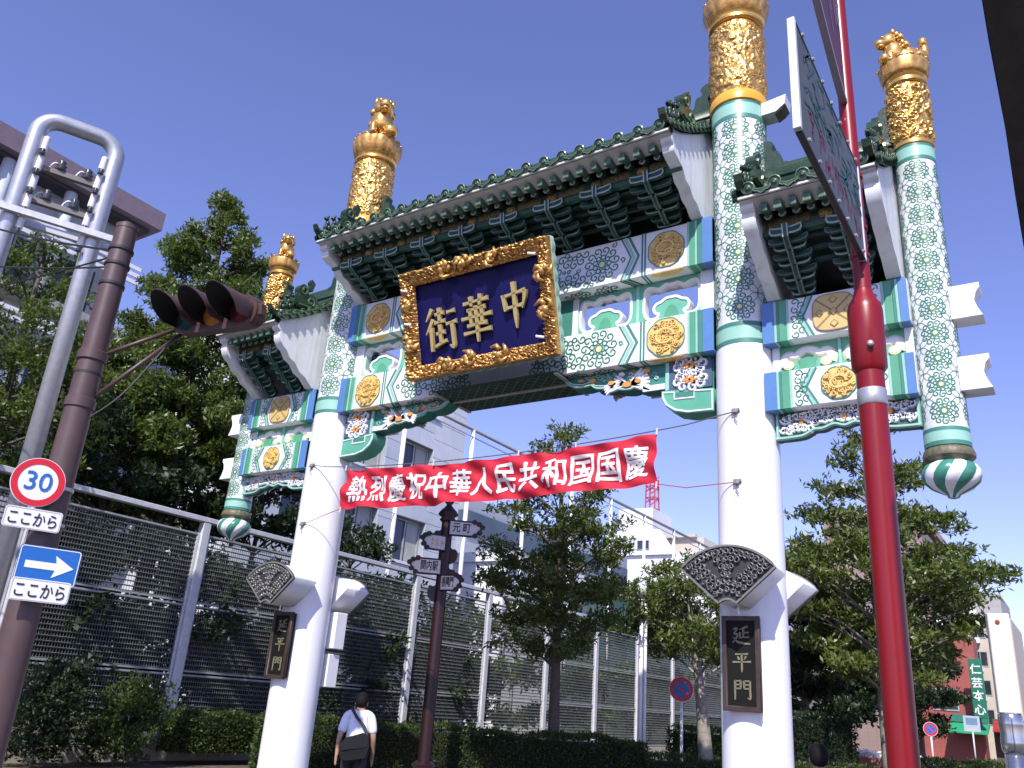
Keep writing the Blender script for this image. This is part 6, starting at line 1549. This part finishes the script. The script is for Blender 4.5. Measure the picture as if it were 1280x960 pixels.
# ================================================================== galvanised pipe frame with switchgear
F0, F1 = Vector((-6.56, -5.52, 0)), Vector((-6.04, -4.36, 0)); fd = (F1 - F0).normalized(); fn_ = Vector((fd.y, -fd.x, 0))
HF = thing('pipe_frame', 'galvanised arch-shaped pipe frame of a power pole with insulators', 'utility frame', F0)
W_ = (F1 - F0).length; pr = 0.145; pts = [(0, 0, 0), (0, 0, 10.3)]
for k in range(7): a = PI / 2 * k / 6; pts.append(tuple(fd * (0.34 * (1 - math.cos(a))) + Vector((0, 0, 10.36 + 0.34 * math.sin(a)))))
for k in range(7): a = PI / 2 * k / 6; pts.append(tuple(fd * (W_ - 0.34 + 0.34 * math.sin(a)) + Vector((0, 0, 10.36 + 0.34 * math.cos(a)))))
pts += [tuple(fd * W_ + Vector((0, 0, 10.3))), tuple(fd * W_)]
b = MB(); b.tube(pts, pr, 20); mk('pipe_arch', b, STEEL, HF, smooth=True)
for z, ext in ((9.72, 0.0), (9.08, 0.0)):
    b = MB(); c = fd * (W_ / 2) + Vector((0, 0, z)); mtx = Matrix.Translation(c) @ Matrix.Rotation(math.atan2(fd.y, fd.x), 4, 'Z'); b.obox(mtx, W_ + 0.1, 0.10, 0.09); mk('cross_bar', b, mat('bar_dark', (0.20, 0.18, 0.16), 0.5, metal=0.2, stain=0.3), HF)
for z in (8.72,):
    for off in (-0.20, 0.20):
        b = MB(); c = fd * (W_ - 2.2) + fn_ * off + Vector((0, 0, z)); mtx = Matrix.Translation(c) @ Matrix.Rotation(math.atan2(fd.y, fd.x), 4, 'Z'); b.obox(mtx, 5.0, 0.09, 0.11); mk('long_beam', b, STEEL_W, HF)
ins = MB(); ins.lathe([(0.03, 0.0), (0.06, 0.02), (0.055, 0.26), (0.03, 0.28)], 12); INS = ins.mesh('cutout_tube', SIGN_W, auto=40)
ip = MB(); ip.lathe([(0.02, 0.0), (0.09, 0.03), (0.05, 0.07), (0.08, 0.10), (0.04, 0.14), (0.06, 0.17), (0.02, 0.21)], 12); IPM = ip.mesh('pin_insulator', mat('insulator_dark', (0.05, 0.055, 0.06), 0.25), smooth=True)
for t in (0.17, W_ - 0.17):
    for z in (10.02, 9.62, 9.24, 8.86, 8.46): 
        v = fd * t + fn_ * 0.06; ob('cutout_tube', INS, HF, (v.x, v.y, z), (0, rad(4), 0))
        ob('pin_insulator', IPM, HF, (v.x + fn_.x * 0.10, v.y + fn_.y * 0.10, z - 0.14), (0, 0, 0), (0.6, 0.6, 0.6))
for t, z in ((0.5, 9.76), (0.92, 9.76), (0.42, 9.12), (0.85, 9.12)):
    v = fd * t; ob('pin_insulator', IPM, HF, (v.x, v.y, z), (0, 0, 0), (1.15, 1.15, 1.15))
    b = MB(); b.tube(smooth_open([(v.x - 0.12, v.y - 0.15, z + 0.02), (v.x - 0.06, v.y - 0.08, z + 0.16), (v.x + 0.02, v.y + 0.1, z + 0.05)], 4), 0.015, 5); mk('jumper', b, SIGN_W, HF)
# overhead cables from the frame past the brown pole
for i, (a, c, sag, r_) in enumerate((((-7.6, -7.6, 8.75), (-1.42, -6.2, 6.34), 0.25, 0.014), ((-7.6, -7.6, 7.6), (-1.42, -6.2, 6.14), 0.25, 0.012), ((-14, -7.0, 7.9), (-1.42, -6.2, 6.30), 0.4, 0.012))):
    T = thing('overhead_cable', ('upper black cable strung from the pipe frame to the brown pole', 'lower black cable strung from the pipe frame to the brown pole', 'long sagging cable crossing in front of the pipe frame')[i], 'cable', a)
    A_, C_ = Vector(a), Vector(c); b = MB(); b.tube([tuple((C_ - A_) * t - Vector((0, 0, sag * 4 * t * (1 - t)))) for t in [k / 14 for k in range(15)]], r_, 5); mk('wire', b, RUBBER, T)

# ================================================================== red pole with shop signs
RP = thing('red_sign_pole', 'glossy red steel pole with a thicker collar holding two hanging shop signs', 'pole', (6.63, -5.85, 0))
b = MB(); b.tube([(0, 0, 0), (0, 0, 3.74)], 0.078, 24); mk('lower_tube', b, RED_PAINT, RP, auto=50)
b = MB(); b.lathe([(0.080, 3.66), (0.100, 3.69), (0.102, 4.06), (0.094, 4.10), (0.066, 4.15), (0.053, 4.20)], 28); mk('collar', b, RED_PAINT, RP, auto=50)
b = MB(); b.tube([(0, 0, 4.2), (-0.005, 0, 6.6), (-0.01, 0, 8.6)], 0.05, 20); mk('upper_tube', b, RED_PAINT, RP, auto=50)
b = MB(); b.lathe([(0.079, 3.45), (0.083, 3.455), (0.083, 3.545), (0.079, 3.55)], 24); mk('steel_band', b, STEEL, RP, auto=40)
for z, a in ((3.80, 0.3), (3.95, 3.6)):
    b = MB(); b.lathe([(0.018, 0), (0.018, 0.03), (0.008, 0.035)], 8); mk('set_screw', b, STEEL, RP, loc=(0.10 * math.sin(a), -0.10 * math.cos(a), z), rot=(rad(90), 0, a))
for z in (4.42, 4.62, 5.0): b = MB(); b.lathe([(0.051, z), (0.058, z + 0.005), (0.058, z + 0.03), (0.051, z + 0.035)], 16); mk('clamp_ring', b, RED_PAINT, RP, auto=40)
SBD = thing('hanging_sign_board', 'grey rectangular sign board with green brush marks hung edge-on from the red pole', 'sign', (6.655, -5.90, 4.39))
b = MB(); b.bbox(-0.014, 0.014, -1.42, 0.0, 0.0, 0.66, 0.003); mk('panel', b, mat('sign_back', (0.11, 0.12, 0.13), 0.6, var=0.1, stain=0.3), SBD)
b = MB(); b.bbox(-0.019, 0.019, -1.44, -1.405, -0.012, 0.672, 0.003); mk('end_trim', b, SIGN_W, SBD)
b = MB(); b.bbox(-0.019, 0.019, -0.012, 0.02, -0.012, 0.672, 0.003); mk('end_trim', b, SIGN_W, SBD)
b = MB(); b.bbox(-0.018, 0.018, -1.40, -0.015, 0.66, 0.675, 0.003); mk('top_trim', b, mat('trim_dark', (0.05, 0.06, 0.07), 0.5), SBD)
b = MB(); b.bbox(-0.018, 0.018, -1.40, -0.015, -0.015, 0.0, 0.003); mk('bottom_trim', b, mat('trim_dark', (0.05, 0.06, 0.07)), SBD)
rs = random.Random(12); gm = MB(); fS = lambda u, v, d: Vector((0.015 + d, u, v))
for k in range(70):
    u, v = rs.uniform(-1.32, -0.1), rs.uniform(0.22, 0.62); a = rs.uniform(-0.9, 0.9); L_ = rs.uniform(0.06, 0.2)
    gm.stroke(smooth_open([(u, v), (u + L_ * 0.5 * math.cos(a) + 0.02, v + L_ * 0.5 * math.sin(a) + 0.02), (u + L_ * math.cos(a), v + L_ * math.sin(a))], 3), rs.uniform(0.008, 0.02), fS, 0.002, 0)
for k in range(44):
    u, v = rs.uniform(-1.3, -0.1), rs.uniform(0.05, 0.2); gm.stroke([(u, v), (u + rs.uniform(-0.05, 0.05), v + rs.uniform(0.03, 0.10))], rs.uniform(0.01, 0.02), fS, 0.002, 1)
mk('painted_marks', gm, [mat('mark_green', (0.03, 0.14, 0.12), 0.6), mat('mark_red', (0.28, 0.04, 0.09), 0.6)], SBD, kind='stuff')
for k in range(7):
    for v in (0.0, 0.66):
        b = MB(); b.lathe([(0.012, 0), (0.012, 0.012), (0.004, 0.016)], 8); mk('rivet', b, STEEL, SBD, loc=(0.018, -1.3 + k * 0.2, v), rot=(0, rad(90), 0))
SH_ = thing('shield_sign', 'dark purple-red pointed sign plate high on the red pole above the hanging board', 'sign', (6.62, -5.86, 5.62))
pl = smooth_closed([(-0.06, -0.03), (0.02, 0.10), (0.06, 0.45), (0.07, 0.95), (0.05, 1.6), (-0.45, 1.75), (-0.95, 1.65), (-1.0, 1.0), (-0.90, 0.55), (-0.52, 0.22)], 5)
plate('plate', [pl], 0.03, mat('shield_red', (0.11, 0.03, 0.055), 0.45, var=0.1), SH_, lambda u, v, d: Vector((d, u, v)))
plate('rim', [offs(pl, 0.012), offs(pl, -0.018)], 0.045, mat('rim_pale', (0.32, 0.28, 0.30), 0.4), SH_, lambda u, v, d: Vector((d, u, v)))
gm = MB(); fS2 = lambda u, v, d: Vector((0.017 + d, u, v))
for k in range(24):
    u, v = rs.uniform(-0.5, -0.05), rs.uniform(0.35, 1.5); gm.stroke(smooth_open([(u, v), (u + rs.uniform(-0.06, 0.06), v + 0.12), (u + rs.uniform(-0.1, 0.1), v + 0.25)], 3), rs.uniform(0.012, 0.03), fS2, 0.002)
mk('painted_marks', gm, mat('mark_pale', (0.30, 0.25, 0.32), 0.6), SH_, kind='stuff')
b = MB(); b.tube([(0, -0.03, -0.03), (0.0, -0.02, -0.2)], 0.006, 5); b.tube([(0.0, -0.04, -0.16), (0.0, 0.0, -0.26)], 0.006, 5); mk('hook_wire', b, STEEL, SH_)
for z in (0.1, 0.9): b = MB(); b.tube([(0.0, 0.0, z), (0.0, 0.06, z)], 0.012, 6); mk('hinge', b, STEEL, SH_)

# dark post of the shop front close to the camera
DP = thing('dark_shop_post', 'out of focus black timber post of a shop front at the street corner', 'post', (7.82, -8.10, 0))
prof_ = [(-0.16, 0.0), (-0.155, 2.9), (-0.163, 3.3), (-0.158, 3.7), (-0.166, 4.2), (-0.16, 5.2)]
b = MB(); b.prism([(u - 0.17, v) for u, v in prof_] + [(0.5, 5.2), (0.5, 0.0)], FRONT(0.0), -0.35, 0.0); mk('post', b, mat('black_timber', (0.006, 0.005, 0.005), 0.9, var=0.4, scale=9, spec=0.05), DP)

# ================================================================== direction signpost
SP = thing('direction_signpost', 'dark maroon ornamental signpost with four pointed direction plates', 'signpost', (-3.06, 2.56, 0.12))
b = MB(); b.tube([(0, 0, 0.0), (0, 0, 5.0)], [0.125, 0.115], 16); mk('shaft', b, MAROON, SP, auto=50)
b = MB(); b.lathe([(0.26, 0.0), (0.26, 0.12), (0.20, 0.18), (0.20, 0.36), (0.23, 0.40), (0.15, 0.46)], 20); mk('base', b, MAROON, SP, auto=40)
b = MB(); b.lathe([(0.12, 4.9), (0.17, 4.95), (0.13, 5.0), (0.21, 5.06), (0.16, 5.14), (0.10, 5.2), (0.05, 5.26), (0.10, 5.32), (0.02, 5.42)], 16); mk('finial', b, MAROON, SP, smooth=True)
vr = Vector((0.79, 0.61, 0)); 
for z, sgn in ((4.60, -1), (4.25, 1), (3.85, 1), (3.5, -1), (4.82, 1)):
    pl = smooth_closed([(0.0, -0.16), (0.16, -0.13), (0.22, 0.0), (0.17, 0.11), (0.08, 0.12), (0.0, 0.18)], 4)
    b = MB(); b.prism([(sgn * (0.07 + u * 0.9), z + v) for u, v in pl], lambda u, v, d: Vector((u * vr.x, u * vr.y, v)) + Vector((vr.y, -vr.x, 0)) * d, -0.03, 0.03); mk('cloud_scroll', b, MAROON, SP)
def direction(txt, side, z, L_, hh, ang, col):
    dr = Matrix.Rotation(rad(ang), 3, 'Z') @ (vr * side); nr = Vector((dr.y, -dr.x, 0)) * (1 if side > 0 else -1)
    # reading direction keeps to the viewer's right
    rd = dr * side
    f = lambda u, v, d: rd * u + nr * (0.13 + d) + Vector((0, 0, z + v))
    pl = [(0.05, -hh), (L_ * 0.72, -hh), (L_ * 0.9, -hh * 0.5), (L_, hh * 0.2), (L_ * 0.93, hh * 0.62), (L_ * 0.7, hh), (0.05, hh)]
    pl = [(u * side, v) for u, v in pl]
    b = MB(); b.prism(pl, f, -0.015, 0.0); po = mk('direction_plate', b, SIGN_W, SP)
    b = MB(); b.relief(pl, 0.045, f, -0.02, 0.02, closed=True)
    for u, v in ((0.78, 1.0), (0.92, 0.75), (1.02, 0.35), (0.95, -0.45), (0.82, -0.9)): 
        b.prism([(side * L_ * u + 0.055 * math.cos(t), hh * v + 0.05 * math.sin(t)) for t in [2 * PI * j / 10 for j in range(10)]], f, -0.02, 0.024)
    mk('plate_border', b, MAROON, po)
    if txt is None:      # faded yellow writing, no longer legible
        b = MB(); rq = random.Random(4)
        for g_ in range(3):
            for _ in range(6):
                u, v = side * L_ * 0.42 + (g_ - 1) * 0.105 + rq.uniform(-0.03, 0.03), rq.uniform(-0.06, 0.06); a = rq.choice((0.0, 0.1, PI / 2, 1.0)); b.stroke([(u - 0.028 * math.cos(a), v - 0.028 * math.sin(a)), (u + 0.028 * math.cos(a), v + 0.028 * math.sin(a))], 0.011, f, 0.006)
        mk('faded_lettering', b, col, po, kind='stuff'); return
    me = text_mesh(txt, 0.20, 0.002, col, bold=0.012); xs = [v.co.x for v in me.vertices]; k = min(1.25, L_ * 0.52 / (max(xs) - min(xs))); xm = (min(xs) + max(xs)) / 2
    for v in me.vertices: v.co = f(side * L_ * 0.42 + (v.co.x - xm) * k, v.co.y * 1.05, 0.006 + v.co.z)
    ob('lettering', me, po)
direction('元 町', 1, 4.78, 0.70, 0.145, 0, INK); direction(None, -1, 4.45, 0.55, 0.145, 24, OCHRE); direction('関内駅', -1, 3.98, 0.66, 0.145, 2, INK); direction('善隣門', 1, 3.68, 0.52, 0.145, -32, INK)

# ================================================================== no parking signs and other posts
def no_parking(loc, zc, rr, label, face):
    T = thing('no_parking_sign', label, 'road sign', loc, face)
    b = MB(); b.tube([(0, 0.02, 0), (0, 0.02, zc + rr * 0.8)], 0.038, 12); mk('post', b, WHITE, T, smooth=True)
    f = lambda u, v, d: Vector((u, -0.03 - d, zc + v))
    b = MB(); b.prism(circ(rr), f, -0.01, 0.0); mk('plate', b, SIGN_W, T)
    b = MB(); b.prism(circ(rr * 0.955), f, 0.0, 0.003); mk('red_ring', b, SIGN_R, T)
    b = MB(); b.prism(circ(rr * 0.66), f, 0.003, 0.006); mk('blue_field', b, SIGN_B, T)
    b = MB(); b.stroke([(-rr * 0.5, rr * 0.5), (rr * 0.5, -rr * 0.5)], rr * 0.15, f, 0.009); mk('red_slash', b, SIGN_R, T)
no_parking((-1.29, 10.48, 0.1), 2.22, 0.305, 'round blue and red no parking sign beside the pale trunk of a small tree', rad(20))
no_parking((1.0, 33.75, 0.1), 1.83, 0.30, 'small distant no parking sign by the low hedge right of the red sign pole', rad(15))
T = thing('parking_board', 'faded rectangular parking notice on a white post in front of the green awning', 'road sign', (1.6, 43.9, 0.1))
b = MB(); b.tube([(0, 0, 0), (0, 0, 2.6)], 0.04, 8); mk('post', b, WHITE, T, smooth=True)
b = MB(); b.bbox(-0.4, 0.4, -0.05, -0.03, 1.9, 2.7, 0.01); mk('board', b, mat('board_pale', (0.45, 0.50, 0.55), 0.6), T)
b = MB(); b.bbox(-0.28, 0.28, -0.056, -0.051, 2.25, 2.6, 0.002); mk('notice_field', b, mat('board_blue', (0.16, 0.25, 0.42), 0.6), T)
T = thing('street_globe_lamp', 'white globe lamp on a slim post in front of the fence', 'street lamp', (-1.39, 8.27, 0.1))
b = MB(); b.tube([(0, 0, 0), (0, 0, 4.15)], [0.06, 0.045], 12); mk('post', b, WHITE, T, smooth=True)
b = MB(); b.tube([(0.11, 0, 0), (0.11, 0, 4.05)], 0.035, 10); mk('service_pipe', b, WHITE, T, smooth=True)
b = MB(); b.lathe([(0.05, 4.1), (0.10, 4.13), (0.06, 4.2)], 14); mk('collar', b, WHITE, T, auto=40)
b = MB(); b.lathe([(0.001 + 0.20 * math.sin(PI * k / 12), 4.36 - 0.20 * math.cos(PI * k / 12)) for k in range(13)], 20, cap=False); mk('globe', b, mat('globe_glass', (0.55, 0.58, 0.60), 0.15), T, smooth=True)
T = thing('bollard_post', 'rusty white square post on a chrome stand at the pavement edge', 'post', (6.97, -3.79, 0), rad(12))
b = MB(); b.tube([(0, 0, 0), (0, 0, 1.78)], 0.062, 20); mk('chrome_tube', b, mat('chrome', (0.45, 0.46, 0.47), 0.18, metal=0.9), T, smooth=True)
b = MB(); b.lathe([(0.064, 1.62), (0.075, 1.64), (0.078, 1.70), (0.07, 1.74), (0.078, 1.80), (0.075, 1.86), (0.06, 1.88)], 24); mk('chrome_collar', b, mat('chrome', (0.45, 0.46, 0.47)), T, smooth=True)
b = MB(); b.bbox(-0.068, 0.068, -0.055, 0.055, 1.87, 2.53, 0.006); mk('white_head', b, mat('rusty_white', (0.74, 0.71, 0.66), 0.5, var=0.08, stain=0.35), T)
b = MB(); b.lathe([(0.016, 0), (0.014, 0.008), (0.004, 0.01)], 10); mk('rust_bolt', b, mat('rust', (0.25, 0.08, 0.03), 0.8), T, loc=(-0.01, -0.055, 2.47), rot=(rad(90), 0, 0))

# ================================================================== people
def skinned(name, joints, edges, mats, parent, sub=2):
    """continuous body grown over a skeleton; joints = {key: (co, radius)}"""
    keys = list(joints); me = bpy.data.meshes.new('tmp'); me.from_pydata([joints[k][0] for k in keys], [(keys.index(a), keys.index(c)) for a, c in edges], [])
    o = bpy.data.objects.new('tmp', me); COL.objects.link(o)
    sk = o.modifiers.new('skin', 'SKIN'); sk.use_smooth_shade = True; sd = o.modifiers.new('sub', 'SUBSURF'); sd.levels = sub; sd.render_levels = sub
    for i, k in enumerate(keys):
        r_ = joints[k][1]; r_ = r_ if isinstance(r_, tuple) else (r_, r_)
        me.skin_vertices[0].data[i].radius = r_; me.skin_vertices[0].data[i].use_root = (i == 0)
    bpy.context.view_layer.update()
    m2 = bpy.data.meshes.new_from_object(o.evaluated_get(bpy.context.evaluated_depsgraph_get())); bpy.data.objects.remove(o); bpy.data.meshes.remove(me)
    m2.materials.clear(); m2.materials.append(mats); m2.name = name
    for p_ in m2.polygons: p_.use_smooth = True
    return ob(name, m2, parent)
def person(loc, yaw, label, h, shirt, trousers, lean=0.0, hair=HAIR, stride=0.22, sleeves=True):
    T = thing('person', label, 'person', loc, yaw); s = h / 1.72
    def q(x, y, z):      # facing -Y; lean bends the upper body forward
        if z > 0.95: k = (z - 0.95); y = y - k * math.sin(lean); z = 0.95 + k * math.cos(lean)
        return (x * s, y * s, z * s)
    J = {'pelvis': (q(0, 0, 0.95), (0.15 * s, 0.11 * s)), 'waist': (q(0, 0, 1.10), (0.135 * s, 0.10 * s)), 'chest': (q(0, -0.01, 1.32), (0.165 * s, 0.115 * s)), 'neck0': (q(0, 0.0, 1.46), 0.07 * s), 'neck': (q(0, -0.02, 1.51), 0.052 * s),
         'head0': (q(0, -0.035, 1.57), (0.068 * s, 0.08 * s)), 'head1': (q(0, -0.03, 1.645), (0.078 * s, 0.095 * s)), 'head2': (q(0, -0.01, 1.695), (0.055 * s, 0.065 * s)), 'nose': (q(0, -0.125, 1.60), 0.012 * s)}
    E_ = [('pelvis', 'waist'), ('waist', 'chest'), ('chest', 'neck0'), ('neck0', 'neck'), ('neck', 'head0'), ('head0', 'head1'), ('head1', 'head2'), ('head0', 'nose')]
    for sd, sx in (('l', -1), ('r', 1)):
        st = stride * sx
        J.update({'sh' + sd: (q(sx * 0.175, 0.0, 1.42), 0.062 * s), 'el' + sd: (q(sx * 0.24, 0.03 + st * 0.25, 1.13), 0.042 * s), 'wr' + sd: (q(sx * 0.25, -0.06 + st * 0.5, 0.90), 0.028 * s), 'ha' + sd: (q(sx * 0.25, -0.08 + st * 0.55, 0.81), (0.02 * s, 0.038 * s)),
                  'f1' + sd: (q(sx * 0.245, -0.075 + st * 0.55, 0.73), 0.010 * s), 'f2' + sd: (q(sx * 0.245, -0.10 + st * 0.55, 0.735), 0.010 * s), 'f3' + sd: (q(sx * 0.245, -0.05 + st * 0.55, 0.74), 0.010 * s), 'f4' + sd: (q(sx * 0.243, -0.122 + st * 0.55, 0.75), 0.009 * s), 'th' + sd: (q(sx * 0.225, -0.13 + st * 0.5, 0.80), 0.011 * s),
                  'hip' + sd: (q(sx * 0.095, 0, 0.90), 0.092 * s), 'kn' + sd: ((sx * 0.10 * s, (-st * 0.6 - 0.02) * s, 0.50 * s), 0.062 * s), 'an' + sd: ((sx * 0.10 * s, (-st + 0.02) * s, 0.09 * s), 0.042 * s), 'to' + sd: ((sx * 0.11 * s, (-st - 0.17) * s, 0.035 * s), (0.045 * s, 0.03 * s))})
        E_ += [('neck0', 'sh' + sd), ('sh' + sd, 'el' + sd), ('el' + sd, 'wr' + sd), ('wr' + sd, 'ha' + sd), ('ha' + sd, 'f1' + sd), ('ha' + sd, 'f2' + sd), ('ha' + sd, 'f3' + sd), ('ha' + sd, 'f4' + sd), ('wr' + sd, 'th' + sd), ('pelvis', 'hip' + sd), ('hip' + sd, 'kn' + sd), ('kn' + sd, 'an' + sd), ('an' + sd, 'to' + sd)]
    skinned('body', J, E_, SKIN, T)
    g = lambda k, e=0.022: (J[k][0], tuple(r_ + e * s for r_ in (J[k][1] if isinstance(J[k][1], tuple) else (J[k][1],) * 2)))
    SJ = {'pelvis': g('pelvis', 0.03), 'waist': g('waist', 0.03), 'chest': g('chest'), 'neck0': g('neck0', 0.008)}; SE = [('pelvis', 'waist'), ('waist', 'chest'), ('chest', 'neck0')]
    for sd in 'lr':
        mid_ = tuple((a + c) / 2 for a, c in zip(J['sh' + sd][0], J['el' + sd][0])); end_ = tuple(a * 0.12 + c * 0.88 for a, c in zip(J['sh' + sd][0], J['el' + sd][0]))
        SJ['sh' + sd] = g('sh' + sd, 0.02); SJ['m' + sd] = (mid_, 0.072 * s); SJ['e' + sd] = (end_, 0.070 * s); SE += [('neck0', 'sh' + sd), ('sh' + sd, 'm' + sd), ('m' + sd, 'e' + sd)]
    skinned('shirt', SJ, SE, shirt, T)
    TJ = {'pelvis': g('pelvis', 0.016)}; TE = []
    for sd in 'lr':
        for k in ('hip', 'kn', 'an'): TJ[k + sd] = g(k + sd, 0.022)
        TE += [('pelvis', 'hip' + sd), ('hip' + sd, 'kn' + sd), ('kn' + sd, 'an' + sd)]
    skinned('trousers', TJ, TE, trousers, T)
    for sd in 'lr': skinned('shoe', {'a': ((J['an' + sd][0][0], J['an' + sd][0][1] + 0.03 * s, 0.05 * s), 0.05 * s), 'b': (J['to' + sd][0], (0.052 * s, 0.036 * s))}, [('a', 'b')], RUBBER, T)
    HJ = {'a': (q(0, 0.045, 1.535), (0.075 * s, 0.070 * s)), 'b': (q(0, 0.03, 1.63), (0.108 * s, 0.112 * s)), 'c': (q(0, -0.01, 1.70), (0.098 * s, 0.11 * s)), 'd': (q(0, -0.085, 1.695), (0.075 * s, 0.035 * s))}
    skinned('hair', HJ, [('b', 'a'), ('b', 'c'), ('c', 'd')], hair, T)
    for sx in (-1, 1):
        b = MB(); c = q(sx * 0.083, -0.02, 1.60); bm = bmesh.new(); bmesh.ops.create_uvsphere(bm, u_segments=8, v_segments=6, radius=1.0); bm.verts.index_update()
        b.add([(c[0] + v.co.x * 0.012 * s, c[1] + v.co.y * 0.02 * s, c[2] + v.co.z * 0.032 * s) for v in bm.verts], [[v.index for v in f.verts] for f in bm.faces]); bm.free(); mk('ear', b, SKIN, T, smooth=True)
    return T, s, q
SHIRT_W = mat('shirt_white', (0.72, 0.74, 0.80), 0.8, var=0.04, scale=5, bump=0.15, bscale=14)
DARK_C = mat('trouser_dark', (0.02, 0.02, 0.025), 0.8)
px_, py_ = -1.27, -1.27; yaw_ = rad(218)      # walks away from the camera, into the street
T, s_, q_ = person((px_, py_, -0.05 + 0.058), yaw_, 'person in a white short-sleeved shirt walking with head bowed beside the pillar', 1.66, SHIRT_W, DARK_C, lean=rad(13))
BAGT = thing('shoulder_bag', 'black shoulder bag slung across the back of the walking person', 'bag', (px_, py_, 0.008), yaw_)
rbg = lambda x, y, z: Vector(q_(x, y, z))
b = MB(); b.prism([(-0.17, 0.87), (0.10, 0.82), (0.18, 0.86), (0.21, 1.02), (0.14, 1.12), (-0.10, 1.20), (-0.19, 1.16), (-0.21, 1.0)], lambda u, v, d: rbg(u, 0.165 + d, v), -0.02, 0.09); mk('bag_body', b, mat('bag_black', (0.008, 0.008, 0.010), 0.8, bump=0.2, spec=0.2), BAGT)
b = MB(); b.prism([(-0.19, 1.02), (0.17, 0.95), (0.20, 1.02), (0.14, 1.11), (-0.10, 1.19), (-0.18, 1.15)], lambda u, v, d: rbg(u, 0.165 + d, v), 0.09, 0.10); mk('flap', b, mat('bag_flap', (0.010, 0.010, 0.013), 0.8, spec=0.2), BAGT)
b = MB(); st_ = [rbg(-0.17, 0.17, 1.15), rbg(-0.10, 0.165, 1.28), rbg(0.02, 0.155, 1.40), rbg(0.10, 0.10, 1.495), rbg(0.12, 0.0, 1.51), rbg(0.08, -0.12, 1.42), rbg(-0.05, -0.16, 1.25)]
b.tube(smooth_open([tuple(v) for v in st_], 4), 0.022, 6); mk('strap', b, RUBBER, BAGT, smooth=True)
person((5.36, -2.52, 0.004), rad(200), 'dark-haired person in a charcoal top whose head shows at the foot of the pillar', 1.52, mat('shirt_charcoal', (0.03, 0.03, 0.035), 0.8), DARK_C)
T, s_, q_ = person((-3.3, 34.5, 0.1), rad(160), 'distant person in white top and cap standing by the brick planter', 1.66, SIGN_W, mat('jeans', (0.06, 0.10, 0.2), 0.8), hair=SIGN_W)
